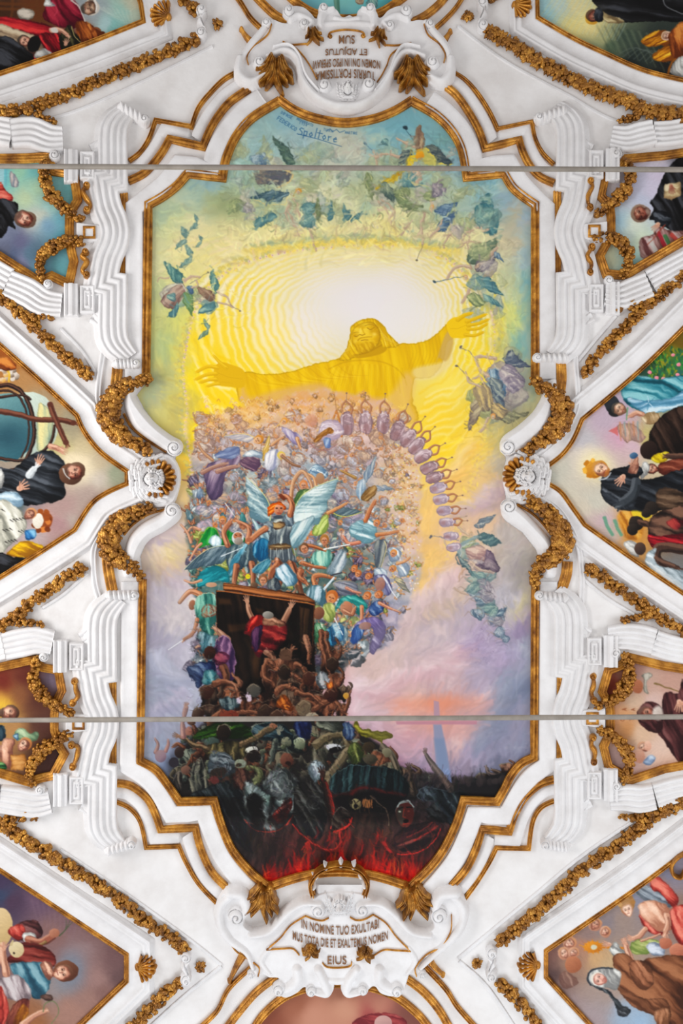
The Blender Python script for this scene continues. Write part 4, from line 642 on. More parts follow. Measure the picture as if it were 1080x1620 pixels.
def paint_pile():
    B = ((44, 26, 20), (104, 64, 46), (168, 114, 84)); B2 = ((34, 24, 22), (84, 62, 50), (140, 116, 96)); G = ((30, 36, 36), (78, 86, 80), (150, 156, 140))
    poly([(342, 938), (345, 1000), (352, 1050), (362, 1100), (372, 1106), (500, 1100), (496, 955)], (24, 14, 10), smooth=False)
    drape([(342, 934), (497, 956), (494, 1050), (480, 1100), (370, 1102), (362, 1060), (352, 1010), (343, 990)], (10, 6, 4), (20, 12, 9), (40, 25, 15), 80, 9, 80, smooth=False, bulge=.12)
    drape([(353, 923), (356, 922), (480, 940), (498, 950), (498, 956), (486, 953), (352, 934)], (60, 28, 12), (122, 66, 30), (186, 112, 58), 8, 2, 60, smooth=False, bulge=.2); stroke([(343, 935), (352, 935), (486, 954), (497, 957)], 1.6, 1.6, (170, 92, 40), .95); stroke([(497, 957), (493, 1040)], 1.2, 1, (110, 58, 28), .9); stroke([(342, 936), (343, 990)], 1, .8, (90, 50, 30), .8)
    for q in (((360, 988), (392, 986), (394, 996), (362, 1000)), ((402, 1032), (412, 1030), (410, 1072), (401, 1070)), ((404, 962), (416, 964), (418, 972), (406, 970)), ((345, 946), (364, 948), (366, 956), (346, 956))): poly(q, (66, 40, 20), .7, soft=1.5, smooth=False)
    drape([(474, 960), (492, 963), (489, 1040), (476, 1044)], (20, 12, 8), (38, 24, 14), (60, 38, 22), 92, 3, 60, smooth=False)
    # red-robed man pushing the slab
    limb([(400, 980), (394, 968), (392, 958)], 9, 6.4, ((90, 54, 40), (160, 112, 86), (214, 166, 134))); limb([(448, 984), (454, 972), (458, 964)], 9, 6.4, ((90, 54, 40), (160, 112, 86), (214, 166, 134))); hand(391, 951, -100, 10, ((90, 54, 40), (176, 124, 96), (214, 166, 134))); hand(460, 959, -65, 10, ((90, 54, 40), (176, 124, 96), (214, 166, 134)))
    limb([(416, 1020), (426, 1034), (436, 1046)], 15, 8, ((80, 50, 40), (150, 106, 84), (206, 160, 130)))
    drape([(396, 978), (410, 974), (428, 978), (450, 984), (454, 996), (450, 1014), (436, 1028), (420, 1026), (410, 1040), (400, 1026), (396, 1006), (386, 1002), (390, 990)], (66, 10, 18), (132, 26, 34), (196, 70, 60), 20, 4.5, 30, seed=3, bulge=.3); drape([(398, 978), (412, 973), (418, 984), (410, 994), (392, 1000)], (130, 14, 16), (200, 30, 30), (240, 90, 70), 120, 3, 18); drape([(400, 996), (414, 990), (412, 1016), (404, 1030), (398, 1016)], (30, 14, 44), (70, 34, 76), (120, 70, 110), 90, 3, 24)
    drape([(416, 978), (432, 976), (448, 984), (450, 990), (434, 990), (418, 988)], (110, 70, 50), (170, 120, 92), (216, 166, 134), 10, 3, 20); ell(424, 973, 9, 6, (110, 104, 96), 5, 1, light=(190, 186, 176))
    # violet-robed man at the left
    limb([(360, 1012), (352, 1004), (342, 996)], 10, 7, ((80, 50, 40), (150, 106, 84), (206, 160, 130))); drape([(338, 1024), (346, 1008), (358, 1006), (370, 1026), (373, 1056), (368, 1076), (358, 1080), (344, 1068), (336, 1046)], (40, 24, 56), (92, 60, 96), (160, 116, 146), 100, 4, 26, seed=5, rim=(190, 150, 170)); drape([(338, 1036), (352, 1030), (364, 1038), (356, 1052), (342, 1050)], (70, 24, 50), (120, 50, 76), (176, 96, 110), 20, 3, 20); ell(331, 1032, 9.5, 11, (48, 26, 20), 0, 1, light=(100, 56, 40)); limb([(354, 1056), (358, 1072), (352, 1086)], 12, 8, B)
    drape([(297, 1056), (312, 1050), (330, 1046), (340, 1052), (340, 1062), (324, 1066), (320, 1082), (314, 1088), (306, 1074), (298, 1070)], (22, 36, 76), (48, 72, 120), (112, 136, 170), 30, 4, 24, seed=2); drape([(322, 1062), (338, 1060), (338, 1078), (322, 1082)], (50, 110, 120), (90, 150, 156), (150, 190, 190), 80, 3, 20)
    # the climbing crowd
    for (x, y, w, h, q, s) in ((450, 1062, 52, 40, 0, 1), (430, 1086, 30, 50, 10, 2), (466, 1076, 42, 34, -18, 3), (352, 1096, 40, 42, 10, 4), (368, 1110, 36, 36, 20, 5), (455, 1106, 42, 36, 0, 6), (500, 1086, 34, 44, 12, 7), (520, 1056, 26, 60, 6, 8), (490, 1112, 44, 36, -10, 9), (386, 1118, 44, 34, 6, 10), (420, 1122, 42, 30, -4, 11), (330, 1106, 30, 40, 12, 12), (512, 1118, 44, 34, 20, 13), (528, 1086, 28, 40, -8, 14), (340, 1128, 44, 30, 0, 15), (470, 1128, 50, 24, 0, 16), (540, 1126, 20, 30, 0, 17), (545, 1096, 14, 24, 12, 18)):
        back(x, y, w, h, q, B if s % 3 else B2, s)
    for p, w in (([(432, 1052), (422, 1046), (420, 1070), (430, 1080)], 11), ([(468, 1052), (480, 1056), (486, 1070)], 10), ([(484, 1008), (488, 1026), (490, 1046)], 9), ([(508, 1000), (512, 1030), (520, 1060)], 9), ([(516, 1002), (520, 1030), (528, 1048)], 8), ([(340, 1082), (356, 1078), (372, 1084), (376, 1094)], 11), ([(440, 1094), (452, 1086), (470, 1092)], 11), ([(350, 1126), (330, 1140), (320, 1134)], 9), ([(376, 1128), (396, 1126), (420, 1130)], 8), ([(500, 1120), (524, 1108), (544, 1126)], 9), ([(470, 1096), (490, 1100), (506, 1110)], 9), ([(546, 1124), (552, 1110), (554, 1096)], 6), ([(452, 1070), (462, 1066), (476, 1076)], 9)):
        limb(p, w, w*.62, ((50, 30, 22), (124, 80, 58), (190, 136, 104)))
    limb([(446, 1052), (452, 1036), (458, 1030)], 12, 10, ((60, 38, 30), (136, 92, 70), (196, 146, 116)))
    for (x, y, r, c) in ((452, 1034, 11, (110, 80, 62)), (450, 1063, 11, (38, 22, 16)), (488, 1073, 11, (70, 32, 22)), (402, 1092, 11, (84, 84, 80)), (328, 1094, 11, (66, 34, 24)), (524, 1100, 10.5, (62, 26, 22)), (526, 1050, 11, (50, 30, 22)), (480, 1120, 13, (120, 104, 84)), (362, 1132, 14, (130, 52, 34)), (420, 1126, 13, (52, 32, 26)), (314, 1128, 10, (60, 36, 28)), (438, 1134, 12, (70, 42, 30)), (548, 1100, 5, (206, 160, 60)), (494, 1136, 10, (160, 156, 140))):
        ell(x, y, r, r*1.02, c, 0, 1, light=lerp(c, (226, 190, 150), .22)); stroke([(x-r*.7, y-r*.5), (x, y-r*.95), (x+r*.7, y-r*.5)], 1.1, .9, (206, 180, 150), .5, smooth=True)
    drape([(436, 1116), (448, 1100), (460, 1108), (464, 1124), (450, 1122)], (120, 60, 14), (186, 106, 34), (226, 156, 70), 60, 3, 20); drape([(500, 1068), (512, 1062), (520, 1074), (516, 1090), (504, 1086)], (90, 96, 100), (140, 146, 150), (196, 196, 196), 80, 3, 18); drape([(346, 1106), (374, 1104), (378, 1118), (356, 1122)], (40, 60, 70), (84, 104, 110), (140, 156, 156), 80, 3, 18); poly([(376, 1104), (382, 1102), (380, 1112), (376, 1112)], (220, 206, 220), .9); poly([(390, 1100), (396, 1098), (398, 1108), (392, 1110)], (220, 206, 220), .9)
    drape([(516, 1082), (524, 1078), (528, 1086), (520, 1090)], (170, 80, 20), (206, 116, 40), (236, 160, 70), 60, 3, 10)
    #crowd([(300, 1136), (330, 1080), (345, 1060), (420, 1100), (440, 1050), (530, 1050), (548, 1100), (552, 1136)], 0, B, B2)
    # ground level crowd, below the tie rod
    poly([(286, 1216), (290, 1186), (310, 1160), (330, 1142), (420, 1136), (520, 1136), (556, 1148), (590, 1170), (620, 1196), (640, 1216), (700, 1226), (770, 1232), (800, 1232), (790, 1262), (330, 1262), (290, 1240)], (44, 40, 38), .96, soft=2.5)
    for (x, y, w, h, q, s) in ((300, 1200, 26, 30, -10, 1), (320, 1186, 24, 26, 0, 2), (290, 1225, 30, 26, 0, 3), (430, 1180, 44, 40, 10, 4), (470, 1170, 46, 40, -10, 5), (410, 1205, 40, 36, 0, 6), (505, 1165, 40, 30, 10, 7), (540, 1180, 44, 40, 0, 8), (570, 1190, 40, 36, 20, 9), (600, 1205, 36, 34, 20, 10), (450, 1210, 40, 40, 0, 11), (640, 1228, 36, 24, 10, 12), (680, 1236, 30, 20, 0, 13), (380, 1212, 40, 32, 0, 14), (620, 1222, 30, 26, 30, 15), (770, 1232, 34, 18, 0, 16), (740, 1240, 30, 18, 0, 17), (800, 1215, 20, 16, 0, 18)):
        back(x, y, w, h, q, (B2, G, B, ((40, 34, 30), (80, 74, 62), (140, 132, 110)))[s % 4], s+20, rim=(150, 150, 130))
    R = np.random.RandomState(4)
    for k in range(90):
        x = 288+R.rand()*(300); y = 1150+R.rand()*88; 
        if x > 560 and y < 1180: continue
        c = (B2, G, B, ((34, 32, 30), (72, 68, 60), (134, 128, 110)), ((40, 46, 40), (96, 104, 80), (166, 170, 140)))[k % 5]; q = R.rand()*360; r = 8+R.rand()*9
        e = (x+r*math.cos(q), y+r*math.sin(q)); limb([(x, y), ((x+e[0])/2+R.rand()*6-3, (y+e[1])/2-R.rand()*6), e], 4+R.rand()*4, 3, c)
        if k % 2: ell(e[0], e[1], 4+R.rand()*3.5, 4+R.rand()*3, c[0], 0, 1, light=c[2])
    # tall scarf and open-armed man
    drape([(304, 1168), (320, 1152), (344, 1144), (376, 1142), (396, 1152), (402, 1164), (384, 1168), (340, 1166)], (22, 46, 10), (54, 96, 26), (120, 160, 60), 160, 4, 34, seed=1); drape([(398, 1150), (420, 1142), (452, 1148), (466, 1166), (462, 1176), (430, 1172), (404, 1168)], (18, 36, 44), (44, 70, 80), (106, 130, 136), 20, 4, 30, rim=(170, 170, 150)); drape([(466, 1144), (490, 1142), (490, 1166), (474, 1170)], (16, 24, 66), (34, 50, 104), (80, 100, 140), 80, 3, 18)
    ell(335, 1174, 12, 8, (56, 70, 66), 0, 1, light=(110, 130, 120)); drape([(324, 1180), (340, 1176), (360, 1172), (384, 1174), (394, 1184), (382, 1200), (362, 1206), (336, 1202), (326, 1192)], (44, 40, 26), (98, 90, 60), (166, 150, 104), 95, 5, 30, seed=4, bulge=.4); stroke([(356, 1176), (358, 1200)], 3, 2.4, (46, 36, 24), .7, soft=.8)
    limb([(328, 1184), (308, 1178), (294, 1170), (286, 1166)], 9, 4.6, ((40, 34, 26), (110, 92, 66), (176, 150, 116))); limb([(382, 1178), (402, 1168), (420, 1156), (432, 1150)], 10, 6, ((40, 34, 26), (110, 92, 66), (180, 150, 116))); hand(282, 1164, 195, 9, ((50, 34, 28), (130, 92, 70), (186, 140, 110))); ell(433, 1148, 6.4, 4.4, (140, 96, 72), 0, 1, light=(190, 140, 110))
    ell(353, 1158, 12, 13, (28, 18, 14), 0, 1, light=(70, 54, 40)); stroke([(342, 1154), (348, 1147), (358, 1147), (364, 1155)], 1.6, 1.2, (186, 180, 160), .8, smooth=True)
    for p, w in (([(246, 1190), (250, 1178), (246, 1170)], 4), ([(262, 1188), (266, 1178), (266, 1172)], 4), ([(290, 1165), (290, 1140), (294, 1118)], 6.5)): limb(p, w+1.5, w-1, ((96, 66, 70), (156, 112, 104), (196, 150, 136)))
    hand(294, 1116, -85, 6, ((96, 66, 60), (176, 126, 106), (206, 160, 136))); ell(254, 1196, 9, 10, (120, 96, 110), 0, .9, light=(160, 126, 126)); ell(298, 1156, 5.5, 7, (156, 106, 90)); ell(275, 1206, 8, 8, (66, 60, 70)); ell(284, 1190, 8, 9, (52, 40, 40), 0, 1, light=(80, 60, 56))
    drape([(298, 1250), (302, 1226), (308, 1206), (316, 1198), (322, 1206), (328, 1228), (330, 1246), (316, 1254)], (28, 30, 30), (80, 82, 76), (146, 144, 126), 85, 3.4, 30, seed=3, rim=(160, 156, 140)); drape([(274, 1244), (276, 1228), (284, 1220), (290, 1232), (288, 1250), (280, 1252)], (36, 34, 34), (84, 78, 72), (136, 126, 112), 85, 3, 24, rim=(150, 140, 130)); ell(294, 1218, 8, 7, (104, 76, 66), 0, 1, light=(156, 120, 100))
    swirl(349, 1211, 21, ((56, 66, 74), (110, 122, 130), (166, 174, 178)), 6, 180); ell(346, 1222, 16, 8, (60, 48, 40), -10, .9); ell(380, 1208, 9, 8, (116, 126, 110), 0, 1, light=(176, 180, 160)); ell(378, 1210, 4, 3.5, (60, 50, 40))
    ell(398, 1186, 9, 6, (190, 190, 180), 0, 1, light=(226, 226, 216)); ell(401, 1196, 12, 9, (28, 20, 20), 0, 1, light=(60, 44, 40)); ell(474, 1176, 10.5, 9.5, (96, 104, 84), 0, 1, light=(196, 202, 172)); ell(453, 1172, 8, 7.5, (100, 104, 86), 0, 1, light=(176, 176, 150)); stroke([(468, 1170), (474, 1166), (482, 1172)], 2, 1, (220, 226, 204), .8); ell(454, 1202, 11, 12, (86, 48, 38), 0, 1, light=(156, 106, 86)); ell(456, 1206, 5, 3, (50, 24, 20), 20)
    hand(441, 1158, -70, 10, ((70, 72, 64), (140, 140, 124), (190, 190, 170))); limb([(436, 1172), (434, 1186), (428, 1200)], 10, 8, G); limb([(392, 1214), (406, 1216), (412, 1226), (404, 1236)], 8, 6, ((50, 56, 40), (110, 116, 80), (166, 170, 126))); drape([(372, 1226), (384, 1216), (396, 1224), (394, 1244), (380, 1250), (370, 1240)], (40, 24, 22), (84, 54, 46), (130, 90, 76), 70, 3, 18); ell(340, 1234, 8, 6, (120, 60, 56), 0, .9); ell(358, 1236, 7, 6, (96, 66, 56), 0, .9)
    drape([(500, 1232), (490, 1210), (494, 1186), (500, 1168), (514, 1164), (532, 1168), (540, 1176), (524, 1186), (516, 1200), (522, 1218), (516, 1232)], (50, 50, 44), (110, 106, 90), (170, 164, 144), 80, 4, 26, seed=6); limb([(502, 1178), (522, 1164), (544, 1162), (550, 1178)], 14, 11, ((44, 40, 30), (112, 100, 74), (170, 156, 124))); limb([(552, 1188), (544, 1196), (530, 1216), (520, 1230)], 14, 11, ((50, 46, 36), (120, 108, 84), (176, 160, 130)))
    drape([(488, 1210), (500, 1200), (512, 1212), (510, 1230), (494, 1234)], (90, 104, 110), (150, 164, 170), (210, 216, 216), 80, 4, 24); ell(528, 1182, 12, 6, (176, 180, 184), 0, 1, light=(226, 226, 226)); ell(530, 1186, 9, 5, (24, 20, 20))
    drape([(552, 1180), (566, 1174), (576, 1186), (570, 1204), (556, 1206)], (60, 70, 34), (112, 124, 66), (170, 176, 110), 70, 4, 22); ell(584, 1182, 9, 9, (50, 40, 28), 0, 1, light=(96, 80, 56)); ell(586, 1200, 12, 8, (60, 56, 44), 0, 1, light=(120, 110, 90)); limb([(606, 1182), (620, 1196), (630, 1222)], 12, 8, ((50, 46, 40), (110, 100, 84), (160, 146, 124))); ell(612, 1190, 7, 8, (116, 110, 88), 0, 1, light=(166, 160, 130))
    drape([(560, 1150), (566, 1140), (572, 1152), (586, 1154), (604, 1156), (618, 1160), (620, 1166), (606, 1170), (604, 1176), (590, 1166), (574, 1164)], (90, 86, 14), (144, 138, 30), (196, 188, 70), 15, 4, 26, seed=7); drape([(540, 1146), (554, 1142), (560, 1160), (554, 1172), (544, 1164)], (40, 60, 96), (80, 104, 140), (140, 160, 176), 80, 3, 20); drape([(500, 1140), (530, 1140), (544, 1150), (530, 1158), (506, 1152)], (56, 60, 54), (112, 116, 104), (170, 172, 154), 20, 4, 24, seed=8)
    limb([(716, 1246), (694, 1222), (680, 1204), (674, 1194)], 20, 5, ((50, 44, 44), (92, 80, 76), (140, 120, 110))); hand(673, 1190, -95, 7, ((50, 40, 40), (110, 86, 80), (150, 120, 110)))
    limb([(808, 1228), (790, 1228), (774, 1224), (770, 1216)], 8, 5, ((50, 44, 46), (100, 84, 80), (140, 116, 106)))
    poly([(630, 1250), (640, 1224), (660, 1228), (690, 1236), (720, 1232), (750, 1234), (780, 1226), (800, 1222), (812, 1226), (800, 1256), (740, 1262)], (42, 40, 44), .95, soft=1.5, jag=3)
    for i in range(34):
        x = 640+_rng.rand()*165; y = 1240-_rng.rand()*12; ell(x, y, 4+_rng.rand()*3, 4+_rng.rand()*3, ((52, 48, 52), (70, 60, 62), (38, 36, 40))[i % 3], 0, .8, light=(92, 80, 78), soft=.4)
        if i % 3 == 0: stroke([(x, y+3), (x+_rng.rand()*6-3, y-6-_rng.rand()*9)], 3, 1.4, (66, 58, 60), .7, soft=.3)
    # grey shrouded mass
    drape([(300, 1258), (330, 1244), (358, 1236), (372, 1246), (384, 1254), (388, 1280), (390, 1320), (400, 1350), (372, 1330), (352, 1296), (344, 1266)], (22, 26, 30), (50, 58, 62), (96, 106, 108), 60, 3, 40, seed=9)
    drape([(386, 1240), (392, 1236), (406, 1242), (424, 1230), (430, 1222), (446, 1217), (460, 1224), (470, 1242), (471, 1266), (462, 1290), (448, 1306), (428, 1315), (406, 1312), (390, 1300), (386, 1276)], (30, 34, 36), (96, 108, 108), (178, 190, 186), 40, 6, 46, seed=11, bulge=.35)
    swirl(442, 1240, 22, ((54, 58, 60), (112, 120, 120), (180, 184, 180)), 6, 190, .8); poly([(394, 1258), (404, 1254), (414, 1268), (412, 1286), (400, 1290), (390, 1278)], (12, 10, 10), .95, soft=1.2); poly([(400, 1282), (414, 1284), (420, 1300), (410, 1308), (398, 1300)], (16, 12, 12), .9, soft=1.5); poly([(424, 1296), (438, 1290), (440, 1304), (428, 1308)], (24, 16, 16), .85, soft=1.5)
    drape([(414, 1252), (428, 1262), (430, 1276), (418, 1270)], (100, 120, 116), (160, 180, 174), (214, 222, 214), 60, 4, 24); drape([(430, 1290), (448, 1270), (462, 1262), (458, 1286), (444, 1302)], (80, 26, 24), (150, 50, 42), (196, 120, 104), 140, 3, 24)
    stroke([(388, 1298), (402, 1312), (428, 1316), (450, 1306), (464, 1288), (470, 1266)], 1.8, 1.8, (196, 60, 46), .95, smooth=True)
def paint_pit():
    sl, X, Y = window(340, 1262, 740, 1400)
    n = nz(X*2.2+Y*0.5, Y*0.5-X*.3, 22, 0)
    put(sl, np.clip(n*1.6, 0, 1)*np.clip((Y-1290)/40, 0, 1), c3((86, 52, 40)), .4); put(sl, np.clip(-n*1.8+.35, 0, 1), c3((22, 17, 17)), .75)
    drape([(468, 1242), (490, 1236), (512, 1250), (522, 1270), (516, 1300), (504, 1330), (486, 1322), (466, 1312), (464, 1280)], (20, 20, 22), (44, 40, 38), (110, 112, 108), 60, 4, 40, seed=2); swirl(500, 1272, 18, ((26, 26, 28), (56, 54, 52), (120, 124, 120)), 5, 200, .7)
    drape([(520, 1246), (524, 1228), (540, 1218), (556, 1210), (590, 1212), (620, 1216), (640, 1230), (646, 1248), (640, 1264), (620, 1256), (590, 1250), (556, 1252), (530, 1256)], (14, 24, 28), (38, 62, 66), (96, 130, 130), 96, 4, 44, seed=5, rim=(130, 160, 160)); poly([(530, 1262), (556, 1254), (600, 1252), (636, 1262), (630, 1284), (600, 1286), (560, 1284), (534, 1276)], (16, 12, 14), .95, soft=2); stroke([(556, 1256), (572, 1246), (590, 1248), (606, 1252), (640, 1258)], 6, 3, (120, 30, 26), .8, soft=2, smooth=True); stroke([(520, 1260), (540, 1256), (556, 1258)], 5, 3, (96, 26, 24), .7, soft=2)
    ell(562, 1272, 9, 9, (120, 110, 76), 0, 1, light=(176, 166, 126)); ell(562, 1275, 3.6, 3.4, (14, 10, 10)); ell(555, 1269, 2.6, 2.6, (50, 40, 30)); ell(580, 1271, 7.5, 6.5, (90, 60, 36), 0, 1, light=(140, 100, 60)); [stroke([(575+i*3.2, 1265), (574+i*3.4, 1277)], 1.4, 1.2, (200, 136, 80), .9) for i in range(5)]
    stroke([(586, 1260), (600, 1272), (612, 1284), (616, 1306)], 2.4, 1.6, (130, 110, 90), .7, smooth=True)
    # reaching arm and crouching man
    limb([(528, 1316), (524, 1290), (518, 1262), (512, 1236)], 13, 8, ((20, 14, 14), (60, 36, 30), (150, 50, 38)), side=(.28, .1)); hand(510, 1224, -95, 12, ((24, 18, 16), (70, 46, 38), (110, 70, 56)), spread=20); stroke([(521, 1250), (528, 1280), (526, 1300), (522, 1310)], 1.6, 2, (206, 56, 44), .9, smooth=True)
    drape([(528, 1290), (536, 1278), (548, 1280), (556, 1296), (550, 1310), (534, 1316), (524, 1308)], (20, 14, 14), (46, 32, 28), (90, 80, 70), 40, 4, 20, rim=(140, 140, 130)); stroke([(528, 1316), (540, 1312), (552, 1304), (556, 1294)], 3.4, 2.4, (200, 44, 34), .95, smooth=True)
    limb([(538, 1318), (540, 1336), (524, 1346), (500, 1338), (478, 1322), (464, 1306)], 7, 3, ((30, 12, 12), (90, 24, 20), (206, 50, 40))); hand(486, 1336, 110, 13, ((60, 14, 12), (130, 30, 24), (176, 40, 30)), spread=18)
    # anguished man
    drape([(620, 1330), (636, 1310), (656, 1304), (680, 1300), (700, 1306), (690, 1322), (676, 1334), (652, 1346), (630, 1344)], (26, 18, 20), (62, 34, 32), (130, 60, 54), 160, 4, 34, seed=4); stroke([(624, 1350), (640, 1352), (664, 1346), (686, 1332), (696, 1310)], 1.8, 1.6, (206, 40, 34), .9, smooth=True); stroke([(656, 1330), (676, 1318), (692, 1306)], 2.6, 1.4, (186, 40, 34), .8, soft=.5, smooth=True); stroke([(644, 1324), (664, 1314), (684, 1302)], 2, 1.2, (150, 44, 40), .8, soft=.5, smooth=True)
    ell(640, 1282, 15, 14, (90, 104, 106), 0, 1, light=(150, 164, 160)); poly([(626, 1280), (632, 1272), (646, 1270), (654, 1280), (653, 1298), (645, 1308), (634, 1306), (627, 1294)], (92, 36, 30)); poly([(627, 1282), (634, 1274), (640, 1290), (636, 1304), (628, 1296)], (60, 70, 62), .7, soft=1); stroke([(630, 1279), (637, 1277)], 2.2, 1.6, (20, 12, 12), .9); stroke([(643, 1277), (651, 1277)], 2.2, 1.6, (20, 12, 12), .9); ell(632, 1284, 2.2, 1.6, (170, 176, 160)); ell(646, 1283, 2, 1.4, (130, 60, 50)); stroke([(639, 1280), (637, 1292), (641, 1293)], 1.6, 1.6, (150, 60, 46), .9); ell(642, 1299, 4.2, 3, (14, 6, 6)); stroke([(637, 1303), (648, 1303)], 1.6, 1, (170, 50, 40), .8)
    stroke([(628, 1276), (634, 1268), (646, 1267), (654, 1276)], 2.4, 2, (176, 190, 186), .8, smooth=True); limb([(620, 1350), (612, 1340), (604, 1330)], 12, 9, ((24, 10, 10), (70, 26, 22), (190, 40, 34))); hand(604, 1326, -120, 15, ((20, 10, 10), (60, 30, 26), (120, 40, 32)), spread=22); hand(672, 1280, -130, 14, ((16, 12, 14), (44, 36, 36), (90, 70, 66)), spread=22); drape([(676, 1280), (690, 1270), (708, 1284), (710, 1300), (694, 1300), (680, 1292)], (14, 14, 16), (34, 34, 36), (80, 84, 86), 40, 4, 22)
    limb([(654, 1254), (650, 1236), (648, 1222)], 11, 7, ((30, 26, 24), (74, 62, 54), (120, 100, 84))); hand(647, 1216, -95, 9, ((30, 26, 24), (84, 68, 60), (120, 100, 84))); drape([(660, 1262), (668, 1246), (686, 1246), (704, 1252), (730, 1252), (742, 1262), (728, 1290), (716, 1312), (704, 1290), (686, 1270)], (20, 26, 30), (50, 60, 66), (104, 118, 124), 50, 4, 34, seed=6, rim=(130, 140, 146))
    # flames
    R = np.random.RandomState(5)
    for k in range(240):
        x = 415+R.rand()*250; base = 1396-abs(x-540)*-0.02-22*math.sin(math.pi*(x-415)/250); h = (10+R.rand()*36)*(0.55+.45*abs(math.sin(x*.05)))
        if 500 < x < 585: h *= .8
        q = R.rand(); col = ((150, 8, 8), (206, 14, 12), (232, 30, 16), (110, 6, 8))[k % 4] if q < .93 else (236, 96, 30)
        y = base+R.rand()*12; stroke([(x, y), (x+R.rand()*8-2, y-h*.5), (x+R.rand()*14-5, y-h)], 5.5, .8, col, .5, soft=.9, smooth=True)
    for k in range(16):
        x = 470+R.rand()*130; y = 1355-R.rand()*34; stroke([(x, y), (x+4, y-8), (x+2, y-18)], 2.6, .7, (196, 26, 20), .5, soft=.7, smooth=True)
    for k in range(4): x = 604+k*6; stroke([(x+12, 1384), (x+14, 1368+(k*5) % 9), (x+12, 1358)], 2, .7, (238, 90, 26), .6, smooth=True)
    # distant cross, pale against the sunset
    glow(690, 1112, 60, 12, (248, 140, 96), .7); glow(690, 1150, 50, 16, (236, 150, 130), .5)
    poly([(686, 1108), (694, 1110), (696, 1140), (686, 1140)], (178, 138, 162), .9, smooth=False); poly([(626, 1141), (754, 1140), (754, 1146), (627, 1146)], (196, 122, 142), .85, smooth=False); poly([(685, 1146), (698, 1146), (707, 1190), (714, 1238), (698, 1236), (690, 1220)], (128, 140, 178), .9, soft=.6, smooth=False); poly([(686, 1168), (702, 1168), (712, 1228), (694, 1218)], (108, 134, 176), .7, soft=2, smooth=False)
    sl, X, Y = window(620, 1215, 800, 1262); put(sl, np.clip(nz(X, Y, 12, 1)*1.3, 0, 1)*np.clip((Y-1222)/14, 0, 1), c3((50, 46, 52)), .6)
    limb([(712, 1248), (694, 1222), (680, 1204), (674, 1194)], 12, 3.6, ((50, 44, 44), (92, 80, 76), (140, 120, 110)))

GL = {'A': [[(0, 1), (.4, 0), (.8, 1)], [(.15, .62), (.65, .62)]], 'C': [[(.8, .12), (.4, 0), (0, .4), (.1, .85), (.5, 1), (.8, .85)]], 'D': [[(0, 0), (0, 1), (.6, .85), (.7, .3), (0, 0)]], 'E': [[(.7, 0), (0, 0), (0, 1), (.7, 1)], [(0, .5), (.55, .5)]], 'F': [[(.7, 0), (0, 0), (0, 1)], [(0, .5), (.5, .5)]], 'I': [[(.2, 0), (.2, 1)]], 'M': [[(0, 1), (.1, 0), (.45, .8), (.8, 0), (.9, 1)]], 'N': [[(0, 1), (0, 0), (.7, 1), (.7, 0)]], 'O': [[(.4, 0), (0, .4), (.2, .95), (.65, .9), (.75, .3), (.4, 0)]],
      'R': [[(0, 1), (0, 0), (.6, .1), (.55, .45), (0, .5), (.7, 1)]], 'P': [[(0, 1), (0, 0), (.6, .1), (.55, .5), (0, .55)]], 'S': [[(.75, .1), (.3, 0), (.05, .25), (.6, .6), (.6, .9), (0, 1)]], 'T': [[(0, 0), (.8, 0)], [(.4, 0), (.4, 1)]], 'U': [[(0, 0), (.05, .9), (.6, .95), (.7, 0)]], '1': [[(.2, .2), (.4, 0), (.4, 1)]], '9': [[(.6, .5), (.1, .4), (.2, 0), (.6, .1), (.55, 1)]], '5': [[(.7, 0), (.1, 0), (.1, .45), (.6, .5), (.5, .95), (0, 1)]], '4': [[(.5, 1), (.5, 0), (0, .7), (.8, .7)]],
      'p': [[(0, .3), (0, 1.4)], [(0, .4), (.5, .35), (.5, .9), (0, .95)]], 'o': [[(.3, .35), (0, .65), (.25, 1), (.55, .7), (.3, .35)]], 'l': [[(.15, -.4), (.1, 1)]], 't': [[(.3, -.2), (.25, 1)], [(-.1, .2), (.8, .2)]], 'r': [[(.05, .35), (.1, 1)], [(.1, .5), (.5, .35)]], 'e': [[(.05, .65), (.55, .6), (.4, .35), (.05, .6), (.2, 1), (.6, .9)]]}
def script(txt, x, y, h, ang, col, w=0.9, adv=0.95, wid=0.75, a=0.9):
    t = math.radians(ang); ca, sa = math.cos(t), math.sin(t); c = 0
    for ch in txt:
        for s in GL.get(ch, []):
            P = [(x+(c+u*wid)*h*ca-v*h*sa, y+(c+u*wid)*h*sa+v*h*ca) for u, v in s]; stroke(P, w, w, col, a)
        c += adv*(0.5 if ch in 'Il ' else 1)
def paint_signature():
    c = (44, 96, 140)
    script('FEDERICO', 441, 184, 6, 33, c, .9, .8); script('Spoltore', 474, 202, 11, 12, c, 1.3, .78, .8); stroke([(470, 212), (505, 221), (540, 232)], 1.2, .9, c, .85)
    script('DIPINSE', 446, 176, 4.2, 28, c, .7, .8); script('INNAMORATO', 470, 186, 3.6, 24, c, .7, .85, .75, .8); script('TURRIS', 512, 203, 3.6, 12, c, .7, .85, .75, .7); stroke([(516, 208), (522, 204), (526, 209), (532, 205), (537, 210), (545, 207)], 1.1, 1.1, c, .8); script('MARTIRE', 546, 208, 3.6, 4, c, .7, .85, .75, .8); script('1954', 474, 192, 4, 20, c, .7, .9)
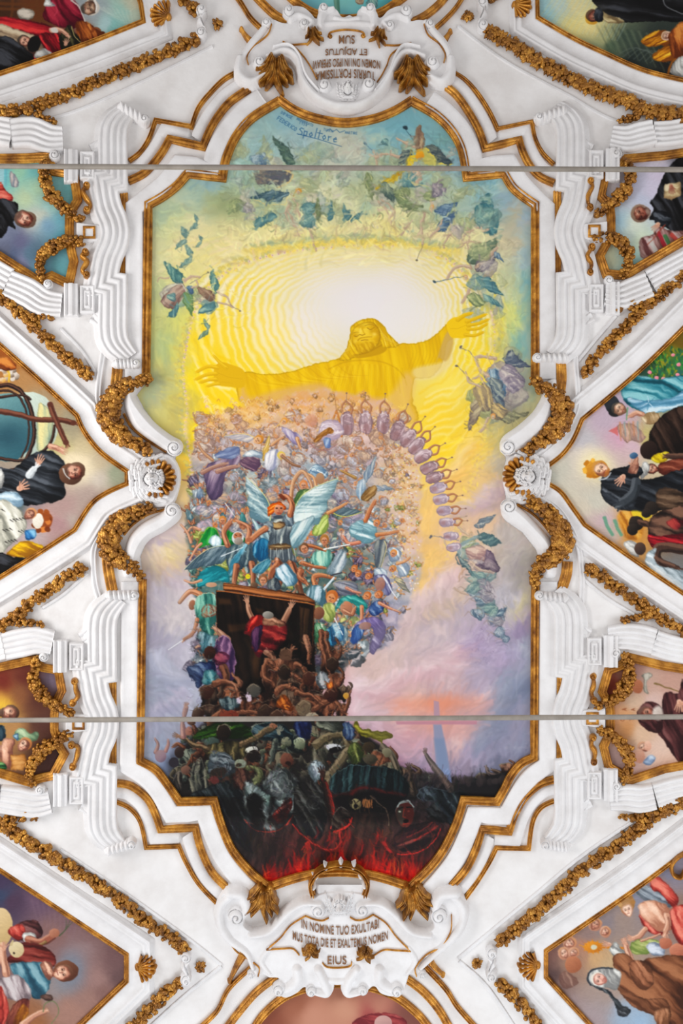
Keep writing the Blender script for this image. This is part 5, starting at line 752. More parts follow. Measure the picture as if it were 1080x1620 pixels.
# ------------------------------------------------------------------ the smaller pictures round it
PAL = {'red': ((70, 6, 14), (150, 16, 30), (214, 50, 50)), 'crim': ((60, 4, 18), (112, 12, 34), (170, 40, 60)), 'black': ((8, 8, 9), (20, 20, 22), (58, 60, 66)), 'gown': ((12, 14, 18), (34, 38, 44), (86, 92, 100)), 'white': ((130, 130, 128), (196, 196, 190), (236, 236, 230)),
       'brown': ((60, 30, 16), (116, 66, 40), (164, 106, 70)), 'maroon': ((44, 20, 22), (92, 48, 48), (140, 92, 88)), 'teal': ((14, 70, 84), (46, 130, 146), (140, 200, 206)), 'blue': ((30, 60, 90), (76, 120, 150), (160, 196, 210)), 'coral': ((120, 30, 26), (190, 66, 56), (230, 130, 110)), 'rust': ((90, 36, 10), (168, 84, 30), (214, 136, 60)), 'gold': ((120, 60, 10), (214, 136, 20), (246, 206, 60)), 'green': ((20, 56, 30), (50, 110, 60), (130, 180, 110))}
FL = ((120, 70, 56), (200, 144, 116), (236, 192, 164)); DKS = ((24, 16, 14), (66, 44, 36), (120, 84, 66)); RUD = ((70, 30, 24), (150, 84, 64), (206, 146, 118))
def D(pts, c, ang=0, fw=4, fl=30, **k): drape(pts, *PAL[c] if isinstance(c, str) else c, ang, fw, fl, **k)
def face(x, y, r, ang, hair, sk=FL, beard=None, turn=0):
    """portrait head, ang = direction of the crown (0 up, 90 right)"""
    t = math.radians(ang); ux, uy = math.sin(t), -math.cos(t); vx, vy = -uy, ux
    f = lambda a, b: (x+ux*a*r+vx*b*r, y+uy*a*r+vy*b*r)
    hx, hy = f(.28, -turn*.25); ell(hx, hy, r*.96, r*.98, hair, ang, 1, light=lerp(hair, (230, 200, 160), .3))
    if beard: ell(*f(-.55, turn*.1), r*.66, r*.5, beard, ang, 1, light=lerp(beard, (255, 255, 255), .2))
    drape([f(.86, 0), f(.62, .6), f(0, .8), f(-.55, .6), f(-1.08, 0), f(-.55, -.6), f(0, -.8), f(.62, -.6)], sk[0], sk[1], lerp(sk[2], (255, 235, 210), .25), ang+60, r*.9, r*3, bulge=.75, lx=-.4, ly=-.5)
    if beard: ell(*f(-.78, 0), r*.42, r*.26, beard, ang, .85, soft=r*.08)
    for s in (-1, 1):
        e = f(.12, s*.3+turn*.12); ell(e[0], e[1], r*.2, r*.13, dk(sk[0], .8), ang, .6, soft=r*.05); ell(e[0], e[1], r*.1, r*.06, (30, 18, 14), ang, .95)
        stroke([f(.32, s*.46+turn*.1), f(.36, s*.28+turn*.1), f(.28, s*.12+turn*.1)], r*.08, r*.06, dk(sk[0], .6), .8, smooth=True)
    stroke([f(.12, turn*.12+.05), f(-.22, turn*.3+.06), f(-.26, turn*.12-.06)], r*.1, r*.1, dk(sk[0], 1.0), .75, smooth=True); stroke([f(-.5, -.2+turn*.15), f(-.46, turn*.15), f(-.5, .2+turn*.15)], r*.1, r*.08, (130, 50, 44), .85, smooth=True)
    ell(*f(-.15, .36), r*.18, r*.14, (214, 120, 100), ang, .3, soft=r*.08)
def vig(pts, x0, y0, x1, y1, w=10, p=3): field(pts, x0, y0, x1, y1, p=p, warp=w)
def paint_side_pictures():
    # top left: cardinals
    vig([(0, 30, 60, 34, 18), (60, 20, 96, 48, 20), (0, 100, 16, 16, 16), (90, 90, 60, 20, 20), (140, 10, 150, 160, 165), (160, 40, 165, 196, 196), (190, 20, 150, 190, 178), (205, 10, 190, 186, 160), (180, 45, 130, 186, 180), (215, 35, 176, 190, 170), (120, 60, 110, 40, 20)], -2, -2, 240, 125)
    for q in ((0, 6, 55, 8), (0, 14, 60, 16), (58, 0, 62, 34), (20, 0, 18, 30)): stroke([(q[0], q[1]), (q[2], q[3])], 5, 4, (96, 52, 22), .8, soft=.5)
    for i in range(9): stroke([(150+i*7, 10+i), (172+i*5, 22+i*3)], 2, 1, (206, 216, 200), .35, soft=1)
    D([(30, 16), (48, 14), (54, 26), (44, 32), (30, 28)], ((100, 96, 86), (160, 150, 136), (206, 196, 180)), 20); D([(68, 24), (74, 8), (90, -4), (112, 0), (124, 10), (132, 28), (130, 40), (112, 46), (92, 42), (74, 34)], 'crim', 60, 5, 34); stroke([(84, 4), (90, 16), (86, 26)], 2, 1, (206, 70, 90), .7, soft=.6, smooth=True); D([(74, 0), (84, 6), (86, 10), (70, 10)], 'white', 0)
    stroke([(106, -2), (122, 8), (132, 28), (134, 34)], 2.2, 2, (206, 196, 186), .9, smooth=True); face(141, 13, 13, 80, (196, 190, 180), ((70, 44, 34), (150, 112, 86), (200, 166, 136)), (60, 54, 48), 0); stroke([(147, -2), (153, 8), (151, 18)], 3, 2, (226, 222, 214), .95, smooth=True)
    D([(0, 28), (24, 30), (60, 36), (84, 44), (82, 54), (60, 58), (30, 48), (0, 42)], 'red', 12, 4, 46); D([(0, 38), (28, 48), (56, 58), (70, 80), (58, 84), (30, 70), (0, 56)], ((110, 90, 70), (170, 146, 116), (206, 190, 160)), 22, 4, 30); D([(62, 56), (86, 52), (100, 62), (106, 78), (84, 88), (70, 76)], 'red', 60, 3, 24); D([(40, 88), (70, 90), (90, 92), (60, 100), (44, 102)], 'red', 0); D([(120, 38), (134, 34), (150, 44), (166, 54), (150, 64), (134, 70), (124, 60)], 'rust', 70, 4, 20); stroke([(146, 50), (152, 44), (158, 48)], 4, 3, (120, 50, 14), .8, smooth=True)
    D([(98, 50), (112, 40), (118, 52), (128, 66), (118, 78), (100, 82), (94, 66)], ((20, 20, 12), (46, 44, 26), (80, 76, 46)), 60); stroke([(114, 42), (118, 58), (130, 70)], 1.4, 1, (200, 176, 110), .9, smooth=True); limb([(82, 48), (96, 48), (106, 56)], 8, 5, FL); ell(86, 48, 6, 4, (206, 200, 190), 20); hand(104, 70, -70, 9, FL); D([(0, 62), (20, 62), (40, 78), (52, 88), (50, 98), (20, 106), (0, 114)], 'black', 30, 5, 40)
    face(40, 66, 10, -70, (20, 16, 14), RUD, (30, 20, 16)); ell(54, 70, 10, 13, (14, 12, 12), 20); D([(58, 82), (72, 78), (84, 86), (70, 92), (54, 92)], 'white', 20)
    # top right: hooded preacher
    vig([(852, 5, 150, 190, 196), (862, 24, 140, 184, 190), (885, 10, 180, 200, 190), (910, 12, 216, 206, 150), (905, 45, 220, 206, 130), (930, 45, 214, 196, 130), (950, 60, 170, 170, 120), (935, 78, 150, 160, 120), (960, 72, 70, 90, 70), (985, 60, 60, 74, 62), (1000, 90, 34, 42, 40), (1060, 90, 24, 24, 24), (1040, 60, 40, 48, 44)], 845, -2, 1082, 130, 5)
    for i in range(34):
        x = 852+i*4; stroke([(x+26, -4), (x-8, 38+i*.8)], 1.8, 1, (190, 214, 210) if i % 2 else (226, 214, 150), .35, soft=.8)
    for i in range(14): stroke([(944+i*6, 40+i), (960+i*7, 74+i*3)], 2.4, 1, (120, 136, 104) if i % 2 else (40, 56, 48), .4, soft=1.2)
    for i in range(7): stroke([(975+i*9, 88+i*2), (1000+i*8, 76+i), (1030+i*6, 84+i*4)], 1.4, .8, (96, 108, 100), .5, soft=.5, smooth=True)
    D([(946, -4), (1084, -4), (1084, 32), (1040, 34), (984, 36), (960, 28), (948, 14)], 'black', 4, 6, 70); stroke([(1048, 0), (1056, 12), (1082, 24)], 2, 1.6, (110, 112, 116), .8, smooth=True); D([(950, 18), (962, 24), (980, 30), (986, 36), (968, 38), (954, 32)], ((110, 90, 60), (176, 156, 110), (220, 206, 160)), 30, 3, 18)
    glow(932, 34, 20, 16, (240, 226, 150), .7); ell(936, 30, 10, 11, (196, 140, 40), -80, 1, light=(236, 190, 70)); face(940, 26, 11, -80, (60, 34, 20), RUD, (50, 26, 16)); D([(942, 14), (950, 14), (954, 28), (948, 36), (940, 30)], 'gown', 90)
    for (x, y) in ((1014, 66), (1032, 90)): D([(x, y-2), (x+16, y-14), (x+34, y-18), (x+48, y-10), (x+46, y+4), (x+20, y+8), (x+4, y+6)], 'gold', 150, 3, 20); ell(x+40, y-9, 9, 8, (190, 150, 130), 0, 1, light=(220, 190, 160)); face(x+40, y-9, 6, -80, (150, 110, 80), FL)
    D([(1060, 50), (1084, 36), (1084, 100), (1064, 90), (1058, 68)], 'rust', 80, 4, 24); D([(1060, 110), (1072, 92), (1084, 92), (1084, 124), (1064, 118)], 'white', 60); stroke([(1056, 118), (1060, 104), (1068, 94)], 3, 3, (150, 84, 20), .9, smooth=True)
    # left upper small: monk against the sky
    vig([(0, 275, 100, 186, 196), (30, 275, 150, 200, 170), (55, 275, 120, 190, 186), (60, 300, 176, 210, 176), (40, 320, 186, 206, 166), (75, 330, 160, 206, 200), (90, 350, 110, 170, 186), (95, 375, 90, 156, 170), (70, 360, 120, 160, 186), (60, 345, 190, 196, 180), (30, 385, 100, 100, 130), (20, 400, 84, 96, 124), (50, 400, 90, 120, 140), (10, 395, 96, 100, 120), (60, 425, 100, 150, 170), (30, 415, 130, 130, 160), (0, 372, 120, 126, 150), (105, 300, 110, 170, 170), (95, 420, 100, 160, 166), (78, 290, 120, 176, 180)], -2, 246, 130, 460, 6)
    stroke([(4, 264), (4, 292)], 5, 5, (176, 206, 210), .7); stroke([(10, 268), (10, 294)], 1.4, 1.4, (110, 160, 176), .7); D([(16, 272), (24, 278), (30, 291), (20, 297), (16, 290)], ((130, 140, 150), (170, 160, 160), (206, 196, 190)), 90, 2, 12)
    D([(0, 288), (10, 302), (20, 312), (18, 320), (0, 322)], 'coral', 10, 3, 30); D([(0, 318), (14, 318), (26, 322), (28, 334), (22, 352), (24, 362), (14, 358), (8, 370), (0, 372)], 'black', 60, 4, 30); glow(48, 352, 16, 16, (226, 214, 196), .6)
    ell(38, 347, 16, 14, (70, 50, 40), 24, 1, light=(110, 84, 70)); face(40, 347, 14, 118, (96, 70, 56), ((90, 40, 32), (176, 106, 84), (226, 176, 150)), (90, 60, 50), .3)
    # left middle: preacher before the globe
    vig([(0, 560, 150, 80, 30), (20, 580, 170, 110, 50), (40, 600, 176, 130, 80), (70, 640, 166, 140, 104), (110, 670, 156, 146, 120), (130, 700, 196, 180, 140), (150, 730, 186, 170, 140), (185, 750, 150, 156, 130), (150, 760, 196, 184, 170), (120, 730, 226, 206, 170), (130, 790, 170, 150, 140), (100, 800, 170, 140, 134), (90, 830, 166, 130, 130), (70, 820, 196, 150, 140), (60, 800, 150, 130, 130), (110, 820, 176, 160, 150), (30, 800, 80, 96, 96), (50, 845, 176, 160, 160), (95, 700, 190, 180, 120)], -2, 545, 205, 915, 8)
    for i in range(14): x = 6+i*3; ell(4+(i*11 % 24), 584+(i*7 % 20), 4, 4, ((210, 206, 200), (150, 130, 110), (96, 80, 66), (214, 160, 60))[i % 4], 0, .9, light=(226, 216, 206)); 
    stroke([(8, 580), (14, 590), (14, 604)], 3, 3, (226, 180, 40), .9, smooth=True); D([(0, 566), (14, 566), (26, 580), (16, 586), (0, 582)], 'rust', 30)
    ell(46, 672, 46, 52, (176, 190, 176), 0, 1, light=(206, 220, 206)); ell(12, 676, 44, 54, (44, 92, 104), 0, 1, light=(116, 160, 160)); glow(10, 690, 34, 24, (26, 62, 78), .7); ell(72, 690, 12, 26, (206, 186, 110), 14, .9, soft=2)
    D([(62, 640), (80, 652), (84, 680), (78, 702), (62, 716), (58, 690)], ((130, 150, 130), (190, 196, 150), (226, 214, 150)), 90, 5, 40)
    for P, w in (([(-4, 612), (14, 610), (34, 620), (48, 646), (54, 680), (50, 706), (36, 736), (10, 746), (-4, 744)], 6), ([(-4, 724), (20, 728), (44, 728), (66, 716), (82, 696), (86, 674)], 4), ([(-4, 630), (16, 626), (40, 626), (48, 632)], 3.4), ([(-4, 620), (12, 618), (30, 628), (42, 652), (46, 684), (42, 706), (34, 724)], 2.6)):
        stroke(P, w+1, w, (30, 18, 16), 1, smooth=True); stroke([(a-w*.15, b-w*.2) for a, b in P], w*.45, w*.35, (96, 62, 48), .9, smooth=True)
    for P, w in (([(-4, 650), (30, 656), (60, 664), (92, 664), (116, 669)], 8), ([(79, 640), (88, 664), (104, 700)], 8)):
        limb(P, w, w-.5, ((46, 20, 14), (96, 50, 36), (140, 84, 62))); ell(P[-1][0], P[-1][1], 4.6, 4.6, (90, 46, 34))
    ell(79, 640, 4, 4, (90, 46, 34)); glow(122, 742, 30, 26, (240, 226, 190), .75, 3)
    D([(0, 742), (20, 742), (50, 720), (74, 712), (92, 722), (102, 732), (104, 748), (102, 770), (104, 782), (94, 792), (60, 798), (30, 798), (0, 780)], 'gown', 20, 5, 44, seed=3); ell(112, 750, 19, 17, (70, 42, 30), 0, 1, light=(120, 80, 56)); face(117, 747, 14.5, 84, (76, 46, 32), RUD, (66, 42, 32), .5); stroke([(100, 742), (104, 752), (110, 758)], 2.4, 2, (206, 206, 200), .9, smooth=True)
    hand(94, 712, 15, 13, FL); limb([(80, 706), (92, 710)], 9, 8, FL); hand(60, 733, -60, 14, FL); limb([(46, 752), (54, 742)], 11, 9, ((150, 156, 160), (206, 212, 214), (236, 238, 238))); hand(32, 772, -30, 15, FL, spread=22); D([(0, 742), (6, 752), (6, 764), (0, 772)], 'white', 90)
    D([(0, 782), (20, 778), (34, 786), (36, 800), (16, 802), (0, 796)], ((110, 140, 160), (170, 196, 210), (226, 236, 240)), 10, 4, 26); D([(0, 794), (28, 804), (40, 820), (42, 836), (30, 850), (12, 866), (0, 874)], ((130, 130, 118), (190, 188, 172), (230, 228, 216)), 60, 5, 30)
    for i in range(15): x, y = 3+(i*13 % 34), 806+(i*17 % 52); stroke([(x, y), (x+5, y+3)], 1.8, .6, (30, 28, 26), .9)
    ell(72, 824, 11, 14, (140, 66, 24), 10, 1); [ell(66+12*math.cos(i*1.2), 824+15*math.sin(i*1.9), 4.6, 4.4, ((150, 70, 20), (206, 120, 50), (110, 46, 14))[i % 3], 0, .95) for i in range(16)]; ell(60, 824, 9, 12, (214, 206, 190), 10, 1, light=(236, 230, 216)); face(47, 814, 9.5, 50, (196, 130, 80), FL); D([(40, 840), (56, 838), (54, 852), (42, 854)], ((20, 70, 120), (50, 120, 180), (130, 186, 216)), 60); D([(18, 868), (36, 856), (56, 860), (70, 868), (52, 880), (30, 882), (10, 878)], ((150, 96, 10), (226, 176, 10), (250, 216, 50)), 20, 4, 30); D([(0, 876), (24, 882), (44, 884), (20, 896), (0, 912)], 'black', 20)
    # left lower small
    vig([(0, 1080, 110, 40, 30), (40, 1070, 100, 44, 34), (0, 1115, 190, 130, 60), (30, 1100, 130, 80, 50), (60, 1110, 90, 50, 40), (65, 1150, 84, 50, 42), (80, 1200, 70, 44, 40), (20, 1150, 176, 130, 80), (85, 1075, 120, 104, 120), (90, 1195, 66, 44, 40), (0, 1125, 220, 176, 60)], -2, 1046, 100, 1225, 5)
    glow(2, 1118, 16, 16, (230, 190, 60), .8); face(14, 1128, 13, 96, (64, 38, 28), FL, (70, 46, 36), .3); D([(0, 1148), (8, 1152), (8, 1166), (0, 1172)], ((16, 30, 40), (30, 52, 66), (70, 96, 106)), 80); D([(22, 1160), (36, 1152), (48, 1160), (60, 1158), (58, 1170), (46, 1174), (30, 1172)], ((90, 120, 90), (140, 170, 130), (190, 210, 170)), 30, 3, 18); D([(20, 1164), (28, 1160), (28, 1172)], 'blue', 0)
    D([(4, 1172), (14, 1168), (24, 1172), (20, 1190), (22, 1210), (12, 1216), (2, 1200)], FL, 80, 6, 30, bulge=.7); D([(16, 1194), (40, 1194), (44, 1206), (36, 1218), (18, 1218)], ((140, 84, 30), (190, 126, 60), (220, 166, 96)), 0, 5, 40, smooth=False); face(38, 1179, 11, 40, (190, 116, 60), FL); D([(0, 1206), (8, 1208), (10, 1216), (0, 1216)], 'green', 0)
    # bottom left: martyr with lamb
    vig([(0, 1385, 66, 54, 80), (0, 1420, 56, 66, 92), (20, 1430, 74, 54, 74), (60, 1430, 100, 76, 96), (100, 1450, 120, 90, 94), (140, 1470, 124, 94, 92), (180, 1510, 110, 80, 80), (190, 1540, 100, 74, 74), (150, 1540, 150, 116, 110), (120, 1500, 140, 116, 116), (130, 1580, 150, 114, 104), (110, 1600, 160, 120, 106), (60, 1610, 150, 96, 60), (90, 1560, 140, 130, 130), (160, 1570, 130, 96, 90), (80, 1480, 130, 96, 92)], -2, 1372, 205, 1622, 8)
    for i in range(12): stroke([(50+i*9, 1424+i*3), (60+i*7, 1460+i*3)], 3, 1, (136, 110, 120), .25, soft=2)
    glow(112, 1536, 24, 32, (110, 128, 146), .75, 3)
    ell(2, 1466, 18, 30, (190, 160, 106), 0, 1, light=(222, 196, 150)); D([(34, 1458), (56, 1456), (66, 1470), (64, 1482), (36, 1488), (20, 1480)], 'maroon', 30); D([(14, 1470), (34, 1462), (40, 1474), (36, 1486), (18, 1482)], 'coral', 60); D([(36, 1478), (54, 1476), (56, 1486), (42, 1492)], 'white', 40); limb([(46, 1486), (66, 1490), (84, 1480)], 12, 7, RUD); ell(86, 1476, 8, 7, (150, 90, 66), 0, 1, light=(190, 130, 104)); limb([(72, 1490), (40, 1506), (10, 1518)], 4, 2.6, ((70, 46, 24), (130, 96, 56), (176, 140, 96)))
    for q in ((118, 1454), (112, 1452), (104, 1454)): stroke([(94, 1480), (104, 1470), q], 2, .8, (76, 82, 60), .9, smooth=True)
    D([(10, 1520), (34, 1492), (60, 1494), (80, 1504), (88, 1520), (80, 1530), (50, 1526), (22, 1522)], ((60, 16, 14), (112, 36, 30), (150, 66, 56)), 10, 4, 40); D([(16, 1526), (40, 1522), (70, 1524), (80, 1546), (74, 1570), (54, 1580), (40, 1556), (24, 1546)], ((30, 66, 84), (60, 110, 128), (130, 170, 180)), 60, 5, 34); D([(64, 1526), (80, 1522), (84, 1540), (76, 1550)], FL, 60, 5, 20)
    D([(0, 1550), (24, 1542), (44, 1556), (50, 1574), (40, 1586), (14, 1580), (0, 1576)], ((110, 96, 100), (166, 150, 152), (206, 196, 196)), 70, 4, 26); ell(26, 1502, 13, 12, (196, 176, 130), 60, 1, light=(222, 206, 166)); ell(22, 1508, 1.6, 1.6, (30, 20, 14)); stroke([(17, 1494), (20, 1488)], 5, 3, (196, 176, 130)); limb([(10, 1540), (6, 1516), (4, 1500)], 12, 8, FL); hand(6, 1500, -70, 11, FL)
    ell(104, 1536, 20, 17, (76, 40, 26), 0, 1, light=(130, 80, 56)); face(98, 1539, 14, 76, (86, 46, 30), ((130, 66, 50), (206, 146, 118), (240, 196, 166)), None, -.3)
    D([(0, 1560), (10, 1580), (14, 1600), (6, 1622), (0, 1622)], 'coral', 90); D([(20, 1590), (44, 1580), (44, 1604), (24, 1622), (10, 1622)], ((60, 20, 18), (104, 44, 36), (150, 80, 60)), 110); D([(34, 1590), (46, 1596), (36, 1618), (20, 1622)], 'gold', 110, a=.6); limb([(34, 1622), (56, 1606), (70, 1600)], 9, 6, FL); w_ = cat([(68, 1600), (72, 1588), (84, 1584), (92, 1594), (90, 1608), (80, 1620)], False); stroke(w_, 2, 1.4, (110, 116, 80), .9); D([(64, 1576), (76, 1572), (84, 1580), (76, 1584)], ((60, 40, 34), (110, 80, 70), (150, 116, 100)), 20)
    # right upper small: writer with a sheet
    vig([(975, 290, 180, 176, 186), (1000, 290, 196, 196, 216), (1040, 280, 206, 196, 216), (1010, 320, 190, 196, 216), (980, 350, 150, 186, 206), (990, 370, 190, 210, 206), (1010, 380, 200, 214, 186), (1000, 400, 176, 210, 200), (1000, 415, 150, 200, 200), (960, 400, 176, 180, 150), (965, 290, 186, 176, 176), (1040, 250, 200, 196, 210), (1075, 255, 120, 120, 130), (1030, 300, 206, 200, 220)], 950, 236, 1082, 446, 6)
    glow(1004, 352, 18, 20, (230, 232, 206), .7); D([(1084, 254), (1060, 262), (1044, 290), (1036, 312), (1028, 320), (1034, 332), (1026, 346), (1040, 352), (1056, 362), (1084, 366)], 'black', 60, 5, 50); D([(1052, 292), (1076, 288), (1076, 310), (1062, 317), (1049, 314)], ((160, 130, 90), (206, 186, 140), (230, 216, 180)), 0, 5, 40, smooth=False); hand(1061, 296, 85, 11, RUD); D([(1034, 336), (1056, 336), (1062, 350), (1050, 360), (1036, 352)], 'gown', 20)
    ell(1012, 338, 15, 14, (110, 84, 70), 10, 1, light=(160, 130, 110)); face(1014, 338, 13.5, -108, (120, 92, 76), RUD, (150, 130, 116), -.2); hand(1040, 356, 130, 12, FL); D([(1012, 378), (1030, 372), (1044, 360), (1060, 366), (1084, 366), (1084, 380), (1060, 392), (1030, 406), (1014, 408)], ((90, 50, 44), (150, 110, 104), (196, 170, 166)), 60, 3, 26)
    for q, c in (((1042, 370, 1052, 392), 'red'), ((1052, 374, 1058, 388), 'green'), ((1028, 380, 1038, 400), 'white'), ((1018, 382, 1024, 402), 'maroon'), ((1062, 372, 1070, 380), 'coral')): stroke([(q[0], q[1]), (q[2], q[3])], 7, 6, PAL[c][1], .85)
    stroke([(1052, 356), (1024, 388)], 1.6, 1.2, (150, 60, 40), .9)
    # right middle: the garden and the missionary
    vig([(1075, 540, 110, 84, 20), (1060, 556, 130, 120, 20), (1040, 570, 50, 90, 40), (1070, 570, 40, 110, 60), (1020, 590, 40, 76, 60), (1075, 600, 40, 100, 90), (950, 660, 190, 170, 184), (970, 640, 190, 170, 190), (980, 680, 206, 160, 180), (920, 690, 190, 186, 190), (930, 720, 226, 214, 196), (880, 740, 200, 196, 180), (900, 780, 206, 200, 180), (920, 800, 206, 196, 176), (950, 820, 196, 170, 176), (960, 835, 186, 170, 160), (990, 820, 206, 136, 40), (1000, 850, 196, 136, 60), (1020, 690, 190, 176, 110), (1040, 720, 206, 196, 160), (1000, 700, 206, 176, 186), (870, 750, 190, 190, 176), (940, 790, 200, 196, 180), (1060, 900, 110, 110, 110), (1075, 850, 90, 60, 40)], 858, 520, 1082, 942, 9)
    for i in range(90): x, y = 1024+_rng.rand()*58, 552+_rng.rand()*54; x0 = x-(y-552)*.2; 
    for i in range(130):
        x, y = 1020+_rng.rand()*62, 548+_rng.rand()*52
        if x+y*.9 < 1545: continue
        stroke([(x, y), (x+5-_rng.rand()*10, y+6)], 3.2, 1, ((24, 70, 34), (56, 140, 60), (110, 150, 40), (30, 96, 70), (150, 140, 30))[i % 5], .9, soft=.3)
    for (x, y) in ((1027, 589), (1038, 598), (1049, 599), (1073, 577), (1071, 593), (1064, 562)): ell(x, y, 3.4, 2.8, (226, 110, 130), 0, 1, light=(246, 170, 180))
    D([(982, 622), (990, 606), (1010, 594), (1040, 600), (1084, 596), (1084, 636), (1060, 648), (1030, 654), (1010, 650), (992, 640)], 'teal', 20, 6, 50, seed=4, warp=1.6); D([(990, 630), (1020, 634), (1060, 630), (1084, 616), (1084, 636), (1056, 650), (1020, 654)], ((70, 130, 160), (130, 180, 206), (206, 228, 236)), 170, 4, 40); [stroke([(1026, 638), (1026+14*math.cos(i*.9), 638+12*math.sin(i*.9))], 2, .8, (190, 216, 230) if i % 2 else (60, 130, 160), .8) for i in range(7)]
    ell(968, 640, 12, 16, (22, 24, 28), -25, 1, light=(60, 66, 74)); ell(972, 652, 10, 8, (30, 30, 32)); face(980, 648, 11, -70, (26, 26, 28), ((130, 90, 70), (206, 160, 130), (236, 200, 170))); limb([(1016, 656), (1006, 654), (996, 658)], 8, 5, FL); D([(1014, 660), (1030, 652), (1044, 656), (1040, 668), (1024, 672)], ((150, 120, 80), (206, 180, 140), (232, 214, 180)), 60); stroke([(992, 646), (990, 664)], 3, 2, (96, 150, 110), .8)
    D([(975, 676), (990, 670), (1006, 674), (1020, 690), (1012, 700), (998, 696), (990, 700)], ((150, 120, 110), (190, 150, 130), (214, 180, 160)), 80, 3, 16); poly([(962, 682), (976, 674), (978, 690)], (206, 96, 90), .8, smooth=False); [stroke([(980+i*7, 668), (982+i*7, 696-(i % 2)*6)], 3, 2, ((196, 130, 90), (130, 150, 150), (190, 160, 120))[i % 3], .7, soft=.4) for i in range(6)]
    D([(1026, 700), (1030, 680), (1050, 656), (1084, 646), (1084, 716), (1050, 718), (1034, 716)], ((14, 8, 6), (38, 24, 18), (70, 50, 40)), 60, 6, 50); ell(1026, 712, 14, 15, (24, 14, 12), 0, 1, light=(50, 34, 28)); D([(1030, 726), (1040, 718), (1056, 716), (1056, 726), (1044, 734)], ((170, 140, 10), (226, 200, 20), (246, 230, 80)), 30); limb([(1084, 722), (1056, 722)], 10, 7, DKS); D([(1040, 736), (1060, 728), (1084, 726), (1084, 744), (1050, 752)], ((70, 24, 16), (116, 50, 34), (160, 90, 66)), 10); face(1032, 742, 9, -80, (46, 24, 18), RUD); D([(1014, 736), (1022, 730), (1026, 746), (1014, 758)], 'white', 70)
    glow(942, 738, 26, 24, (244, 230, 170), .8, 3); D([(950, 762), (956, 752), (972, 742), (986, 738), (996, 736), (1012, 738), (1016, 748), (1010, 758), (1040, 756), (1084, 744), (1084, 790), (1050, 806), (1010, 810), (976, 804), (954, 790)], 'gown', 18, 6, 60, seed=8); D([(952, 768), (960, 776), (990, 790), (1006, 796), (990, 806), (968, 800), (954, 788)], ((30, 34, 40), (60, 66, 74), (104, 110, 118)), 30, 4, 34); limb([(1006, 764), (1000, 784), (984, 796)], 16, 12, ((24, 28, 32), (52, 58, 64), (92, 98, 104)))
    ell(939, 743, 14, 15, (176, 104, 20), -60, 1, light=(226, 160, 50)); [ell(935+11*math.cos(i), 741+13*math.sin(i), 3.4, 3.4, ((196, 120, 20), (240, 180, 60))[i % 2], 0, .95) for i in range(2, 11)]; face(951, 743, 13, -62, (196, 124, 30), ((140, 80, 54), (214, 156, 120), (242, 200, 166)), (176, 104, 40), -.2); stroke([(948, 759), (958, 757), (966, 748)], 2.4, 1.6, (190, 196, 200), .9, smooth=True)
    hand(984, 756, 130, 14, FL); hand(1000, 738, -70, 13, FL); D([(994, 748), (998, 734), (1008, 724), (1010, 736), (1006, 748)], FL, 110, 5, 24); ell(1002, 721, 6.5, 5, (36, 66, 100), 0, 1, light=(90, 130, 160))
    for P in (([(956, 820), (960, 832), (968, 846)]), ([(972, 824), (976, 834), (982, 846)])): stroke(P, 6, 5, (90, 150, 120), .85, soft=.4, smooth=True)
    D([(976, 818), (984, 808), (1004, 812), (1016, 820), (1014, 850), (990, 852), (984, 836)], ((150, 84, 20), (206, 136, 40), (230, 176, 80)), 60, 5, 30, a=.85, soft=1); poly([(1000, 808), (1030, 814), (1024, 822), (1004, 820)], (222, 196, 40), .9, soft=.8)
    for (x, y, r) in ((1006, 828, 12), (1000, 838, 9), (1030, 804, 11), (1022, 812, 8)): ell(x, y, r, r, (20, 16, 14), 0, 1, light=(52, 42, 36))
    limb([(1012, 826), (1024, 830)], 9, 8, DKS); D([(1024, 840), (1030, 820), (1046, 808), (1084, 790), (1084, 850), (1050, 856), (1030, 850)], DKS, 20, 6, 40, bulge=.6); D([(1040, 776), (1060, 772), (1084, 784), (1084, 796), (1050, 806), (1038, 798)], ((40, 28, 20), (84, 62, 46), (120, 94, 72)), 10); D([(1025, 846), (1040, 848), (1084, 846), (1084, 872), (1050, 872), (1030, 864)], 'red', 8, 3, 40); D([(1054, 828), (1066, 820), (1080, 826), (1070, 838)], 'red', 60, a=.6); limb([(1084, 870), (1044, 866), (1040, 886), (1070, 900)], 16, 10, DKS)
    D([(986, 862), (994, 856), (1006, 860), (1010, 880), (1000, 878)], 'white', 60); ell(1012, 868, 9, 10, (50, 36, 30), 0, 1, light=(90, 66, 54)); D([(1020, 890), (1024, 874), (1038, 868), (1034, 884), (1046, 896), (1076, 902), (1084, 912), (1084, 936), (1050, 916), (1030, 902)], ((110, 124, 130), (176, 190, 196), (226, 234, 236)), 30, 4, 34)
    # right lower small: friar
    vig([(980, 1070, 130, 84, 70), (1000, 1060, 170, 130, 120), (1030, 1070, 190, 156, 140), (1060, 1080, 190, 150, 134), (1000, 1110, 206, 176, 150), (985, 1130, 206, 150, 104), (985, 1150, 196, 140, 90), (1010, 1160, 214, 180, 150), (1040, 1180, 214, 184, 166), (1000, 1200, 196, 160, 150), (1050, 1205, 206, 170, 150), (965, 1080, 120, 50, 34), (970, 1195, 170, 140, 134), (1030, 1110, 206, 176, 166)], 955, 1042, 1082, 1226, 6)
